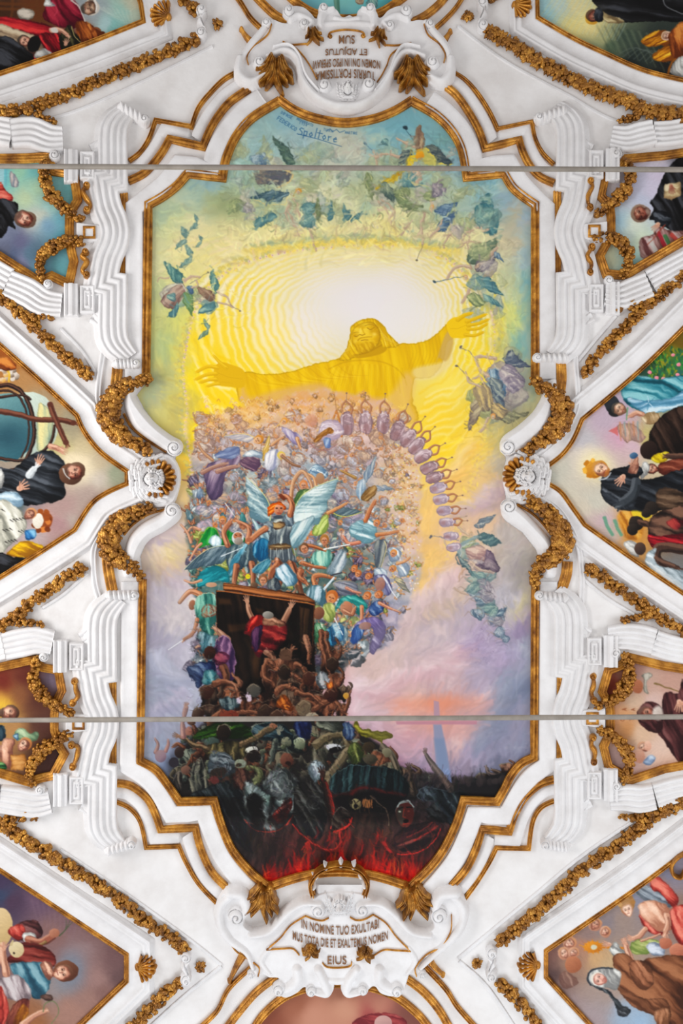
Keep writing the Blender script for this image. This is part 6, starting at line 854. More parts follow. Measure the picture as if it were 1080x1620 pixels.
    ell(1008, 1086, 9, 11, (160, 90, 60), 0, .95, light=(206, 130, 90)); D([(1014, 1068), (1026, 1064), (1032, 1070), (1022, 1078), (1024, 1096), (1018, 1092), (1018, 1078)], ((110, 104, 90), (156, 150, 136), (196, 190, 176)), 80); stroke([(1035, 1081), (1074, 1094)], 2.6, 1.6, (120, 96, 56), .95); D([(1048, 1104), (1056, 1094), (1072, 1096), (1084, 1070), (1084, 1206), (1062, 1190), (1050, 1172), (1040, 1158), (1046, 1140)], 'maroon', 70, 6, 44, seed=6); hand(1074, 1112, 100, 14, FL)
    D([(1010, 1140), (1008, 1126), (1020, 1112), (1034, 1112), (1046, 1120), (1048, 1140), (1046, 1158), (1032, 1158), (1016, 1150)], 'maroon', 40, 4, 30); face(1025, 1130, 13, -92, (70, 36, 34), RUD, (190, 176, 166), 0); ell(1040, 1128, 9, 11, (206, 190, 176), 0, .9, soft=1.4, light=(226, 216, 206))
    face(1017, 1182, 8, -40, (196, 140, 110), FL); ell(1010, 1196, 10, 11, (190, 130, 106), 0, .95, light=(222, 176, 150)); ell(1024, 1180, 6, 8, (206, 150, 126), 0, .9, light=(232, 190, 166)); D([(1016, 1206), (1028, 1194), (1036, 1200), (1028, 1210)], ((110, 130, 160), (156, 176, 200), (200, 210, 220)), 30)
    for ch, x, y in (('C', 981, 1141), ('A', 984, 1124), ('T', 996, 1140), ('A', 998, 1124)): script(ch, x, y, 6, -90, (130, 60, 30), .9)
    # bottom right: nun with the monstrance
    vig([(865, 1510, 120, 84, 76), (870, 1540, 84, 62, 60), (880, 1560, 120, 96, 90), (900, 1590, 150, 130, 130), (930, 1610, 160, 144, 146), (920, 1480, 140, 116, 110), (950, 1460, 130, 120, 124), (1000, 1420, 130, 130, 146), (1050, 1380, 130, 130, 150), (1040, 1400, 140, 120, 120), (960, 1520, 190, 160, 120), (940, 1510, 196, 156, 110), (900, 1520, 150, 116, 96), (980, 1450, 150, 130, 120), (1060, 1440, 140, 110, 96), (950, 1560, 160, 140, 130), (990, 1610, 150, 170, 190), (1010, 1620, 150, 176, 200), (1080, 1610, 110, 80, 60), (915, 1500, 170, 120, 96)], 858, 1348, 1082, 1622, 9)
    for (x, y, r, q) in ((941, 1462, 11, 30), (957, 1474, 9, 60), (901, 1491, 11, 60), (892, 1508, 10, -30), (907, 1507, 9, 40)): ell(x, y, r, r, (176, 116, 90), 0, .9, light=(220, 170, 140)); face(x, y, r*.8, q, (190, 130, 90), ((150, 90, 70), (206, 150, 124), (232, 186, 160)))
    ell(906, 1526, 13, 13, (150, 84, 54), 0, .95, light=(190, 120, 84)); D([(884, 1546), (896, 1536), (914, 1552), (904, 1562), (890, 1562)], ((100, 60, 50), (140, 100, 86), (170, 130, 110)), 60, a=.6)
    D([(1000, 1406), (1008, 1400), (1028, 1404), (1050, 1416), (1062, 1430), (1056, 1436), (1030, 1430), (1010, 1418)], ((76, 84, 94), (130, 140, 150), (196, 204, 210)), 30, 4, 30, rim=(210, 214, 214)); D([(1028, 1394), (1040, 1387), (1056, 1400), (1072, 1420), (1070, 1436), (1058, 1430), (1044, 1412), (1032, 1408)], 'coral', 40, 4, 26)
    D([(1010, 1430), (1030, 1424), (1050, 1430), (1062, 1448), (1064, 1468), (1040, 1474), (1024, 1464), (1014, 1450)], ((170, 110, 84), (220, 166, 136), (244, 206, 180)), 40, 7, 40, bulge=.6); D([(1012, 1446), (1024, 1460), (1040, 1474), (1054, 1474), (1046, 1480), (1026, 1474), (1014, 1460)], 'coral', 50, 3, 20); D([(1060, 1440), (1084, 1436), (1084, 1500), (1066, 1480)], 'coral', 70, 4, 24)
    ell(991, 1429, 13, 13, (150, 104, 56), 20, 1, light=(196, 150, 96)); [ell(990+11*math.cos(i*.9), 1427+10*math.sin(i*.9), 3.6, 3.2, ((166, 116, 60), (206, 160, 100))[i % 2]) for i in range(7)]; face(992, 1440, 10, -20, (166, 116, 70), ((180, 116, 90), (226, 176, 146), (244, 206, 180))); limb([(1020, 1470), (1010, 1482), (1000, 1484)], 8, 6, FL); hand(1000, 1484, 190, 10, FL); hand(1052, 1474, 90, 10, FL); limb([(1054, 1448), (1056, 1462), (1052, 1474)], 9, 7, FL)
    D([(998, 1492), (1020, 1484), (1040, 1488), (1044, 1500), (1020, 1510), (1000, 1508)], ((110, 130, 60), (160, 170, 96), (206, 210, 150)), 20, 4, 24); D([(1022, 1496), (1034, 1490), (1050, 1500), (1048, 1512), (1030, 1510)], ((110, 120, 140), (160, 170, 186), (210, 216, 226)), 20); limb([(1014, 1488), (1044, 1478)], 3, 2, FL); ell(1052, 1492, 10, 9, (156, 84, 60), 0, 1, light=(200, 126, 96)); ell(1070, 1504, 12, 12, (166, 90, 66), 0, 1, light=(206, 134, 104))
    ell(938, 1498, 15, 9, (176, 96, 14), 0, 1, light=(236, 160, 40)); [stroke([(938+12*math.cos(i*.52), 1498+8*math.sin(i*.52)), (938+17*math.cos(i*.52), 1498+11.5*math.sin(i*.52))], 2.4, 1, (206, 126, 24), .95) for i in range(12)]; ell(939, 1498, 5, 4, (200, 196, 170)); stroke([(952, 1498), (988, 1500)], 5, 4, (196, 116, 30), 1); stroke([(916, 1495), (924, 1497)], 1.6, 1, (206, 140, 40), .9)
    D([(964, 1500), (974, 1490), (980, 1500), (990, 1508), (976, 1514), (966, 1508)], 'white', 30); hand(962, 1494, 190, 11, FL); limb([(998, 1522), (992, 1504), (988, 1492)], 11, 7, FL); hand(988, 1492, -110, 9, FL)
    D([(970, 1530), (972, 1512), (988, 1508), (1006, 1520), (1040, 1514), (1084, 1520), (1084, 1622), (1056, 1622), (1030, 1600), (1000, 1580), (976, 1558)], 'brown', 40, 8, 60, seed=5); D([(994, 1524), (1012, 1520), (1030, 1534), (1032, 1556), (1016, 1566), (1002, 1552)], ((90, 50, 30), (150, 92, 62), (190, 130, 94)), 50, 5, 30); D([(974, 1560), (990, 1566), (1020, 1580), (1050, 1580), (1060, 1600), (1054, 1622), (1034, 1606), (1000, 1592)], ((84, 46, 26), (140, 86, 56), (184, 126, 90)), 30, 5, 44, seed=2)
    D([(1036, 1600), (1056, 1596), (1056, 1622), (1040, 1622)], ((110, 66, 40), (166, 110, 76), (200, 146, 110)), 80); D([(930, 1540), (934, 1534), (950, 1530), (972, 1532), (982, 1540), (978, 1560), (972, 1566), (960, 1562), (944, 1562), (932, 1556)], 'white', 60, 5, 24); stroke([(934, 1558), (929, 1548), (934, 1536), (948, 1531), (968, 1532)], 3.2, 2.6, (50, 54, 60), 1, smooth=True); D([(934, 1558), (950, 1562), (962, 1566), (970, 1576), (984, 1590), (996, 1598), (990, 1606), (978, 1604), (974, 1592), (962, 1574)], ((30, 34, 38), (66, 72, 76), (110, 116, 120)), 50, 3, 24); swirl(986, 1600, 8, ((36, 38, 42), (70, 74, 78), (110, 114, 118)), 3)
    face(948, 1549, 11, -78, (226, 224, 216), ((180, 110, 96), (230, 176, 156), (246, 206, 190)))
    # top and bottom: glimpses of the next pictures
    vig([(480, 5, 110, 176, 186), (540, 5, 130, 200, 196), (600, 5, 90, 176, 180), (540, 22, 110, 180, 186), (620, 0, 80, 160, 170), (460, 0, 120, 170, 180)], 455, -2, 648, 30, 4); limb([(532, -2), (534, 22)], 9, 7, ((60, 110, 96), (96, 146, 120), (130, 170, 150)), .7); swirl(590, 6, 8, TW, 4); swirl(570, 2, 6, ((140, 110, 90), (176, 150, 120), (200, 190, 150)), 3)
    vig([(420, 1615, 130, 70, 50), (470, 1585, 150, 90, 66), (540, 1565, 150, 96, 72), (540, 1600, 190, 136, 110), (600, 1590, 176, 116, 96), (640, 1615, 120, 70, 60), (500, 1610, 186, 130, 106), (590, 1612, 150, 60, 60)], 395, 1548, 685, 1622, 6); D([(560, 1622), (572, 1608), (600, 1602), (630, 1606), (640, 1622)], ((110, 30, 36), (156, 60, 60), (190, 110, 100)), 10); ell(606, 1618, 14, 12, (176, 136, 130), 0, .9, light=(200, 166, 156))
    for b in ((-2, -2, 235, 125), (845, -2, 1082, 130), (-2, 246, 130, 460), (-2, 545, 205, 915), (-2, 1046, 105, 1228), (-2, 1372, 205, 1622), (950, 236, 1082, 446), (858, 520, 1082, 942), (955, 1042, 1082, 1226), (858, 1348, 1082, 1622)):
        warp(*b, .45, 9, 2); brush(*b, 1.0, 60, .02, .3, curl=1.6)
# ------------------------------------------------------------------ the vault and the tools that build on it
def W(px, py, h=0.0):
    """point of the vault seen at plan position (px, py), raised h metres from the plaster into the room"""
    a = (np.asarray(px, float)-540)/FPX; b = (np.asarray(py, float)-810)/FPX
    q = SAG*a*a
    t = np.where(q > 1e-9, (-1+np.sqrt(1+4*q*RISE))/(2*np.maximum(q, 1e-9)), RISE)
    x, y, z = a*t, b*t, EYE+t
    n = np.sqrt(1+(2*SAG*x)**2)
    return np.stack([x-2*SAG*x/n*h, y, z-h/n], -1)

def mat(name, base, rough=0.8, metal=0.0, vary=None, vscale=3.0, bump=0.0, bscale=40.0, spec=0.3, detail=6):
    m = bpy.data.materials.new(name); m.use_nodes = True; n = m.node_tree.nodes; l = m.node_tree.links
    p = n['Principled BSDF']; p.inputs['Roughness'].default_value = rough; p.inputs['Metallic'].default_value = metal; p.inputs['Specular IOR Level'].default_value = spec
    p.inputs['Base Color'].default_value = (*base, 1)
    tc = n.new('ShaderNodeTexCoord')
    if vary:
        t = n.new('ShaderNodeTexNoise'); t.inputs['Scale'].default_value = vscale; t.inputs['Detail'].default_value = detail; t.inputs['Roughness'].default_value = 0.6; l.new(tc.outputs['Object'], t.inputs['Vector'])
        r = n.new('ShaderNodeValToRGB'); e = r.color_ramp.elements; e[0].position = 0.3; e[0].color = (*vary[0], 1); e[1].position = 0.68; e[1].color = (*vary[1], 1)
        if len(vary) > 2: k = e.new(0.5); k.color = (*vary[2], 1)
        l.new(t.outputs['Fac'], r.inputs['Fac']); l.new(r.outputs['Color'], p.inputs['Base Color'])
    if bump:
        t = n.new('ShaderNodeTexNoise'); t.inputs['Scale'].default_value = bscale; t.inputs['Detail'].default_value = 5; l.new(tc.outputs['Object'], t.inputs['Vector'])
        b = n.new('ShaderNodeBump'); b.inputs['Strength'].default_value = bump; b.inputs['Distance'].default_value = 0.02; l.new(t.outputs['Fac'], b.inputs['Height']); l.new(b.outputs['Normal'], p.inputs['Normal'])
    return m
M_WALL = mat('plaster_field', (0.78, 0.76, 0.75), 0.9, 0, ((0.70, 0.675, 0.66), (0.83, 0.82, 0.815), (0.78, 0.765, 0.755)), 1.6, 0.25, 14)
M_STUC = mat('stucco_white', (0.8, 0.78, 0.77), 0.8, 0, ((0.69, 0.675, 0.67), (0.82, 0.815, 0.82), (0.77, 0.76, 0.762)), 2.6, 0.15, 30)
M_GOLD = mat('gilding', (0.6, 0.33, 0.08), 0.33, 0.5, ((0.17, 0.055, 0.008), (0.76, 0.37, 0.055), (0.45, 0.185, 0.022)), 6.0, 0.35, 60, 0.5)
M_GOLF = mat('gilded_leafwork', (0.55, 0.3, 0.08), 0.3, 0.5, ((0.11, 0.038, 0.007), (0.68, 0.34, 0.055), (0.34, 0.14, 0.018)), 9.0, 0.3, 70, 0.5)
M_IRON = mat('painted_iron', (0.36, 0.33, 0.29), 0.6, 0.1, ((0.24, 0.215, 0.185), (0.34, 0.305, 0.265)), 5.0, 0.1, 60)
M_LETT = mat('letter_bronze_paint', (0.22, 0.10, 0.05), 0.6, 0, ((0.16, 0.07, 0.03), (0.30, 0.15, 0.07)), 20)
M_HOLE = mat('dark_socket', (0.02, 0.018, 0.016), 0.9)
M_PIG = bpy.data.materials.new('fresco_pigment'); M_PIG.use_nodes = True
_n = M_PIG.node_tree.nodes; _l = M_PIG.node_tree.links; _p = _n['Principled BSDF']; _p.inputs['Roughness'].default_value = 0.62; _p.inputs['Specular IOR Level'].default_value = 0.15
_a = _n.new('ShaderNodeAttribute'); _a.attribute_name = 'pigment'; _t = _n.new('ShaderNodeTexNoise'); _t.inputs['Scale'].default_value = 26; _t.inputs['Detail'].default_value = 8
_c = _n.new('ShaderNodeTexCoord'); _l.new(_c.outputs['Object'], _t.inputs['Vector']); _b = _n.new('ShaderNodeBump'); _b.inputs['Strength'].default_value = 0.12; _b.inputs['Distance'].default_value = 0.01
_l.new(_t.outputs['Fac'], _b.inputs['Height']); _l.new(_b.outputs['Normal'], _p.inputs['Normal'])
_l.new(_a.outputs['Color'], _p.inputs['Base Color'])

def link(name, me, m=None, parent=None, label=None, cat=None, group=None, kind=None, smooth=True):
    o = bpy.data.objects.new(name, me); COL.objects.link(o)
    if m is not None: me.materials.append(m)
    if smooth and len(me.polygons): me.polygons.foreach_set('use_smooth', np.ones(len(me.polygons), bool))
    if parent is not None:
        o.parent = parent
        if parent.type == 'EMPTY': o.matrix_parent_inverse = Matrix.Translation(-parent.location)
    tagp(o, label, cat, group, kind); return o
def tagp(o, label=None, cat=None, group=None, kind=None):
    if label: o['label'] = label
    if cat: o['category'] = cat
    if group: o['group'] = group
    if kind: o['kind'] = kind
def thing(name, px, py, label, cat, group=None, h=0.0):
    o = bpy.data.objects.new(name, None); COL.objects.link(o); o.location = Vector(W(px, py, h).tolist()); o.empty_display_size = 0.1
    tagp(o, label, cat, group); return o
def mesh(name, V, F):
    me = bpy.data.meshes.new(name); V = np.asarray(V, np.float32); me.vertices.add(len(V)); me.vertices.foreach_set('co', V.ravel())
    if isinstance(F, np.ndarray):
        n, k = F.shape; me.loops.add(n*k); me.loops.foreach_set('vertex_index', F.astype(np.int32).ravel()); me.polygons.add(n); me.polygons.foreach_set('loop_start', np.arange(0, n*k, k, dtype=np.int32)); me.polygons.foreach_set('loop_total', np.full(n, k, np.int32))
    else:
        tot = sum(len(f) for f in F); me.loops.add(tot); me.loops.foreach_set('vertex_index', np.array([i for f in F for i in f], np.int32)); me.polygons.add(len(F))
        ls, s = [], 0
        for f in F: ls.append(s); s += len(f)
        me.polygons.foreach_set('loop_start', np.array(ls, np.int32)); me.polygons.foreach_set('loop_total', np.array([len(f) for f in F], np.int32))
    me.update(calc_edges=True); me.validate(); return me

def path(*segs, n=7):
    """joins segments; three or more points are a smooth curve, two a straight line; joints stay sharp"""
    out = []
    for s in segs:
        P = cat(s, False, n) if len(s) > 2 else np.linspace(s[0], s[1], max(2, int(math.hypot(s[1][0]-s[0][0], s[1][1]-s[0][1])/40)+2))
        out += [tuple(p) for p in (P if not out else P[1:])]
    return np.array(out, float)
def mitre(P, closed=False):
    n = len(P); N = np.zeros((n, 2)); d = np.roll(P, -1, 0)-P; d /= np.maximum(np.linalg.norm(d, axis=1), 1e-6)[:, None]
    for i in range(n):
        a = d[i-1] if (i or closed) else d[i]; b = d[i] if (i < n-1 or closed) else d[i-1]
        na = np.array([-a[1], a[0]]); nb = np.array([-b[1], b[0]]); m = na+nb; L = np.linalg.norm(m)
        m = m/L if L > 1e-6 else na; N[i] = m/max(0.45, float(m@na))
    return N
def ext(P, L=50):
    """carries a run that leaves the plan's frame a little further along its own direction"""
    P = [np.array(p, float) for p in P]
    for e, f in ((0, 1), (-1, -2)):
        x, y = P[e]
        if x < 0 or x > 1080 or y < 0 or y > 1620: d = P[e]-P[f]; q = P[e]+d/max(np.linalg.norm(d), 1e-6)*L; P = [q]+P if e == 0 else P+[q]
    return np.array(P)
def sweep(name, P, prof, m, parent=None, closed=False, taper=None, jit=0.0, **kw):
    """moulding run along plan path P; prof = [(sideways px, height m), ...]; positive sideways is to the right of travel"""
    P = np.asarray(P, float) if closed else ext(P); N = mitre(P, closed); n, k = len(P), len(prof); o = np.array([p[0] for p in prof]); h = np.array([p[1] for p in prof])
    tp = np.ones(n) if taper is None else np.interp(np.linspace(0, 1, n), np.linspace(0, 1, len(taper)), taper)
    X = P[:, 0:1]+N[:, 0:1]*o[None]*tp[:, None]; Y = P[:, 1:2]+N[:, 1:2]*o[None]*tp[:, None]; Hh = np.repeat(h[None], n, 0)*(0.4+0.6*tp[:, None])-0.004
    for it in range(6):                     # inner side of tight bends: merge points that would fold back
        for i in range(n-1):
            dx, dy = P[i+1]-P[i]; bad = (X[i+1]-X[i])*dx+(Y[i+1]-Y[i])*dy < 0
            if bad.any(): mx, my = (X[i+1]+X[i])/2, (Y[i+1]+Y[i])/2; X[i] = np.where(bad, mx, X[i]); X[i+1] = np.where(bad, mx, X[i+1]); Y[i] = np.where(bad, my, Y[i]); Y[i+1] = np.where(bad, my, Y[i+1])
    V = W(X, Y, Hh).reshape(-1, 3); F = []
    for i in range(n if closed else n-1):
        j = (i+1) % n
        for q in range(k-1): F.append((i*k+q, j*k+q, j*k+q+1, i*k+q+1))
    if not closed: F.append(tuple(range(k))[::-1]); F.append(tuple((n-1)*k+q for q in range(k)))
    return link(name, mesh(name, V, F), m, parent, smooth=False, **kw)
def ridges(a, b, n, h0, h1, edge=0.0):
    """profile of n rounded reeds between offsets a and b"""
    P = [(a, 0)]; w = (b-a)/n
    for i in range(n): P += [(a+w*i+w*t, h0+(h1-h0)*math.sin(math.pi*t)) for t in (0.04, .2, .4, .6, .8, .96)]
    return P+[(b, 0)]
GF = [(-7, 0), (-7, .05), (-6, .075), (-4.6, .08), (-3.6, .055), (-2.4, .05), (-1, .075), (.6, .09), (2.2, .08), (3.2, .05), (4.4, .045), (5.4, .06), (6.4, .05), (7, .02), (7, 0)]
def scaled(p, s, t=1.0): return [(a*s, h*t) for a, h in p]

class Relief:
    """carved relief: heights (metres) on a fine grid, shaped by rounded strokes, discs and plates"""
    def __init__(s, x0, y0, x1, y1, st=1.0):
        s.st = st; s.x = np.arange(x0, x1+st, st, dtype=np.float32); s.y = np.arange(y0, y1+st, st, dtype=np.float32); s.X, s.Y = np.meshgrid(s.x, s.y); s.H = np.zeros(s.X.shape, np.float32)
    def _w(s, P, m):
        i0 = max(0, int((P[:, 0].min()-m-s.x[0])/s.st)); i1 = int((P[:, 0].max()+m-s.x[0])/s.st)+2; j0 = max(0, int((P[:, 1].min()-m-s.y[0])/s.st)); j1 = int((P[:, 1].max()+m-s.y[0])/s.st)+2
        return (slice(j0, max(j1, j0)), slice(i0, max(i1, i0)))
    def _c(s, sl, v, op):
        if op == 'max': s.H[sl] = np.maximum(s.H[sl], v)
        elif op == 'add': s.H[sl] += np.where(s.H[sl] > 0, v, 0)
        elif op == 'sub': s.H[sl] = np.where(s.H[sl] > 0, np.maximum(s.H[sl]-v, 0.004), s.H[sl])
        elif op == 'on': s.H[sl] = np.where(v > 0, s.H[sl]+v, s.H[sl])
        elif op == 'cut': s.H[sl] = np.where(v > 0, 0, s.H[sl])
    def poly(s, pts, h, edge=3, smooth=True, op='max', p=0.5):
        P = cat(pts) if smooth else np.array(pts, float); sl = s._w(P, 2); d = sdf(s.X[sl], s.Y[sl], P); v = h*np.clip(-d/edge, 0, 1)**p; s._c(sl, v, op); return s
    def stroke(s, pts, w0, w1, h, op='max', mid=None, p=0.5, h1=None):
        P = cat(pts, False, 6) if len(pts) > 2 else np.array(pts, float); wm = max(w0, w1, mid or 0)
        sl = s._w(P, wm); X, Y = s.X[sl], s.Y[sl]; seg = np.sqrt(((P[1:]-P[:-1])**2).sum(1)); tot = seg.sum(); acc = 0; best = np.full(X.shape, 1e9, np.float32); hh = np.zeros(X.shape, np.float32)
        for i in range(len(P)-1):
            ax, ay = P[i]; dx, dy = P[i+1]-P[i]; L = dx*dx+dy*dy
            if L < 1e-9: continue
            t = np.clip(((X-ax)*dx+(Y-ay)*dy)/L, 0, 1); u = (acc+t*seg[i])/tot
            ww = (w0+(w1-w0)*u if mid is None else np.where(u < .5, w0+(mid-w0)*u*2, mid+(w1-mid)*(u-.5)*2))/2
            r = np.sqrt((X-ax-t*dx)**2+(Y-ay-t*dy)**2)/np.maximum(ww, .05); b = r < best; best = np.where(b, r, best); hh = np.where(b, h+((h if h1 is None else h1)-h)*u, hh); acc += seg[i]
        s._c(sl, hh*np.clip(1-best*best, 0, 1)**p, op); return s
    def ell(s, cx, cy, rx, ry, h, ang=0, op='max', p=0.5):
        P = np.array([(cx, cy)], float); sl = s._w(P, max(rx, ry)+1); t = math.radians(ang); ca, sa = math.cos(t), math.sin(t); X, Y = s.X[sl]-cx, s.Y[sl]-cy
        r = ((X*ca+Y*sa)/rx)**2+((-X*sa+Y*ca)/ry)**2; s._c(sl, h*np.clip(1-r, 0, 1)**p, op); return s
    def volute(s, cx, cy, r, a0, turns, h, w=None, sgn=1, op='max'):
        n = int(14*turns); g = max(1.1, r*.13); P = [((r*.86)*(1-i/n)**.8+.4, math.radians(a0)+sgn*i/n*turns*2*math.pi) for i in range(n+1)]; P = [(cx+q*math.cos(u), cy+q*math.sin(u)) for q, u in P]
        s.ell(cx, cy, r, r, h, 0, op, .22); s.stroke(P, g, g*1.3, min(.05, .012+r*.0024), 'sub', p=.8); s.ell(cx, cy, r*.2, r*.2, .02, 0, 'on'); return s
    def build(s, name, m, parent=None, base=-0.004, **kw):
        I = s.H > 0; C = np.zeros(I.shape, bool); C[:-1, :-1] = I[:-1, :-1] | I[1:, :-1] | I[:-1, 1:] | I[1:, 1:]; C[-1] = 0; C[:, -1] = 0
        jj, ii = np.nonzero(C); nx = I.shape[1]; q = np.stack([jj*nx+ii, (jj+1)*nx+ii, (jj+1)*nx+ii+1, jj*nx+ii+1], 1); u, inv = np.unique(q.ravel(), return_inverse=True)
        V = W(s.X.ravel()[u], s.Y.ravel()[u], s.H.ravel()[u]+base); return link(name, mesh(name, V, inv.reshape(-1, 4)), m, parent, **kw)

def blobs(name, items, m, parent=None, **kw):
    """items: (px, py, lift, length px, width px, thick m, angle deg, kind); kind 0 fruit, 1 pointed leaf, 2 petal"""
    nu, nv = 8, 5; Vs, Fs, b = [], [], 0
    th = np.linspace(0, 2*math.pi, nu, endpoint=False)
    for (px, py, hh, L, w, tk, ang, kd) in items:
        c = W(px, py, hh); s = RISE/FPX; t = math.radians(ang); ca, sa = math.cos(t), math.sin(t); ring = []
        for v in range(1, nv):
            a = -1+2*v/nv
            r = math.sqrt(max(0, 1-a*a)) if kd == 0 else (1-abs(a))**.7*(1.25 if a < 0 else 1.0) if kd == 1 else math.sqrt(max(0, 1-a*a))*(1+.25*a)
            lx = a*L/2*s; ly = np.cos(th)*r*w/2*s; lz = np.sin(th)*r*tk/2+(0.25*tk*(1-a*a) if kd else 0)
            if kd: lz = lz-np.abs(np.cos(th))*r*tk*.22
            ring.append(np.stack([c[0]+lx*ca-ly*sa, c[1]+lx*sa+ly*ca, c[2]-lz], 1))
        p0 = [c[0]-L/2*s*ca, c[1]-L/2*s*sa, c[2]]; p1 = [c[0]+L/2*s*ca, c[1]+L/2*s*sa, c[2]+(0 if kd == 0 else tk*.15)]
        Vs.append(np.array([p0, p1])); Vs += ring
        for v in range(nv-2):
            for u in range(nu): a0 = b+2+v*nu+u; a1 = b+2+v*nu+(u+1) % nu; Fs.append((a0, a1, a1+nu, a0+nu))
        e = b+2+(nv-2)*nu
        for u in range(nu): Fs.append((b, b+2+(u+1) % nu, b+2+u)); Fs.append((b+1, e+u, e+(u+1) % nu))
        b += 2+nu*(nv-1)
    return link(name, mesh(name, np.concatenate(Vs), Fs), m, parent, **kw)
GR = random.Random(5)
def cluster(parent, cx, cy, r, ang, stretch=1.25, dens=1.0, lift=0.07, kind='bunch', name='leaf_cluster'):
    it = [(cx, cy, lift*.05, r*1.7*stretch, r*1.45, lift*1.0, ang, 0)]; t = math.radians(ang); ca, sa = math.cos(t), math.sin(t); n = max(7, int(r*r*0.2*dens))
    for k in range(n):
        q = GR.random()*2*math.pi; d = math.sqrt(GR.random())
        u, v = d*math.cos(q)*r*stretch, d*math.sin(q)*r; x, y = cx+u*ca-v*sa, cy+u*sa+v*ca; hh = lift*(0.35+0.75*math.sqrt(max(0, 1-d*d)))
        out = math.degrees(math.atan2(y-cy, x-cx)) if kind == 'rosette' else ang+GR.uniform(-70, 70)
        kd = GR.choice((0, 0, 1, 2)) if kind == 'bunch' else (1 if d > .35 else 0)
        sz = GR.uniform(5.4, 8.4)*(1 if kd == 0 else 1.35)*(r/11)**.5; it.append((x, y, hh, sz, sz*(1 if kd == 0 else .62), .055*(r/11)**.3, out, kd))
    return blobs(name, it, M_GOLF, parent)
def garland(pts, r, label, group, r1=None, spacing=None, kind='bunch', name='fruit_garland', mid=None, dens=1.0, lift=.08):
    P = cat(pts, False, 8); L = np.r_[0, np.cumsum(np.sqrt(((P[1:]-P[:-1])**2).sum(1)))]; tot = L[-1]; spacing = spacing or r*1.9; n = max(2, int(round(tot/spacing)))
    mx, my = P[len(P)//2]; th = thing(name, mx, my, label, 'garland', group)
    for i in range(n):
        s = (i+.5)/n*tot; x, y = np.interp(s, L, P[:, 0]), np.interp(s, L, P[:, 1]); x2, y2 = np.interp(min(s+3, tot), L, P[:, 0]), np.interp(min(s+3, tot), L, P[:, 1]); x1, y1 = np.interp(max(s-3, 0), L, P[:, 0]), np.interp(max(s-3, 0), L, P[:, 1])
        u = (i+.5)/n; rr = r+((r1 if r1 else r)-r)*u
        if mid: rr = (r+(mid-r)*u*2) if u < .5 else (mid+((r1 or r)-mid)*(u-.5)*2)
        cluster(th, x, y, rr, math.degrees(math.atan2(y2-y1, x2-x1)), 1.25 if kind == 'bunch' else 1.0, dens, lift, kind)
    return th
def crop(x, y, pts, s=3.0): return [(x+a/s, y+b/s) for a, b in pts]
# ------------------------------------------------------------------ paint everything, then build
paint_great_picture(); paint_side_pictures()

def pigment_panel(name, outline, parent=None, lift=0.006, **kw):
    """the painted plaster inside outline (plan px): a fine mesh on the vault carrying the pigment"""
    P = ext(outline); X, Y = np.meshgrid(np.arange(P[:, 0].min(), P[:, 0].max(), 1/PS), np.arange(P[:, 1].min(), P[:, 1].max(), 1/PS))
    I = np.zeros(X.shape, bool)
    for i in range(len(P)):
        (ax, ay), (bx, by) = P[i], P[(i+1) % len(P)]
        if ay != by: I ^= ((ay > Y) != (by > Y)) & (X < (bx-ax)*(Y-ay)/(by-ay)+ax)
    C = I[:-1, :-1] & I[1:, :-1] & I[:-1, 1:] & I[1:, 1:]; jj, ii = np.nonzero(C); nx = I.shape[1]
    q = np.stack([jj*nx+ii, (jj+1)*nx+ii, (jj+1)*nx+ii+1, jj*nx+ii+1], 1); u, inv = np.unique(q.ravel(), return_inverse=True)
    me = mesh(name, W(X.ravel()[u], Y.ravel()[u], lift), inv.reshape(-1, 4)); c = np.clip(_samp(CV, X.ravel()[u], Y.ravel()[u]), 0, 1)
    lin = np.where(c <= 0.04045, c/12.92, ((c+0.055)/1.055)**2.4); at = me.color_attributes.new('pigment', 'BYTE_COLOR', 'POINT')
    rgba = np.ones((len(lin), 4), np.float32); rgba[:, :3] = lin; at.data.foreach_set('color', rgba.ravel())
    return link(name, me, M_PIG, parent, **kw)

# --- the vault itself
gx, gy = np.meshgrid(np.linspace(-600, 1680, 115), np.linspace(-600, 2220, 142)); nx = gx.shape[1]
V = W(gx, gy, 0).reshape(-1, 3); jj, ii = np.meshgrid(np.arange(gx.shape[0]-1), np.arange(nx-1), indexing='ij'); a = (jj*nx+ii).ravel()
link('ceiling', mesh('ceiling', V, np.stack([a, a+nx, a+nx+1, a+1], 1)), M_WALL, kind='structure')

# --- the great picture and its gilt frame
FT = path([(231, 606), (235, 325)], [(235, 325), (258, 312), (280, 295), (297, 276)], [(297, 276), (352, 282)], [(352, 282), (358, 252), (373, 218), (399, 188), (443, 161)])
FA = path([(440, 158), (466, 176), (500, 189), (545, 196), (590, 190), (624, 177), (652, 160)])
FR = path([(650, 161), (687, 182), (713, 207), (730, 238), (738, 281)], [(738, 281), (797, 276)], [(797, 276), (810, 297), (827, 312), (846, 325)], [(846, 325), (846, 606)])
FBR = path([(846, 920), (844, 1197)], [(844, 1197), (824, 1207), (808, 1226), (798, 1246), (786, 1267)], [(786, 1267), (733, 1265)], [(733, 1265), (722, 1300), (703, 1340), (681, 1370), (648, 1402)])
FBA = path([(650, 1403), (617, 1391), (580, 1382), (538, 1378), (498, 1381), (460, 1390), (424, 1403)])
FBL = path([(425, 1402), (398, 1380), (367, 1343), (349, 1300), (339, 1266)], [(339, 1266), (284, 1267)], [(284, 1267), (262, 1236), (246, 1216), (222, 1203)], [(222, 1203), (226, 916)])
SL = [(222, 880), (232, 855), (262, 838), (278, 822), (282, 808), (276, 796), (284, 760), (277, 725), (284, 708), (276, 694), (247, 672), (228, 648), (216, 625)]
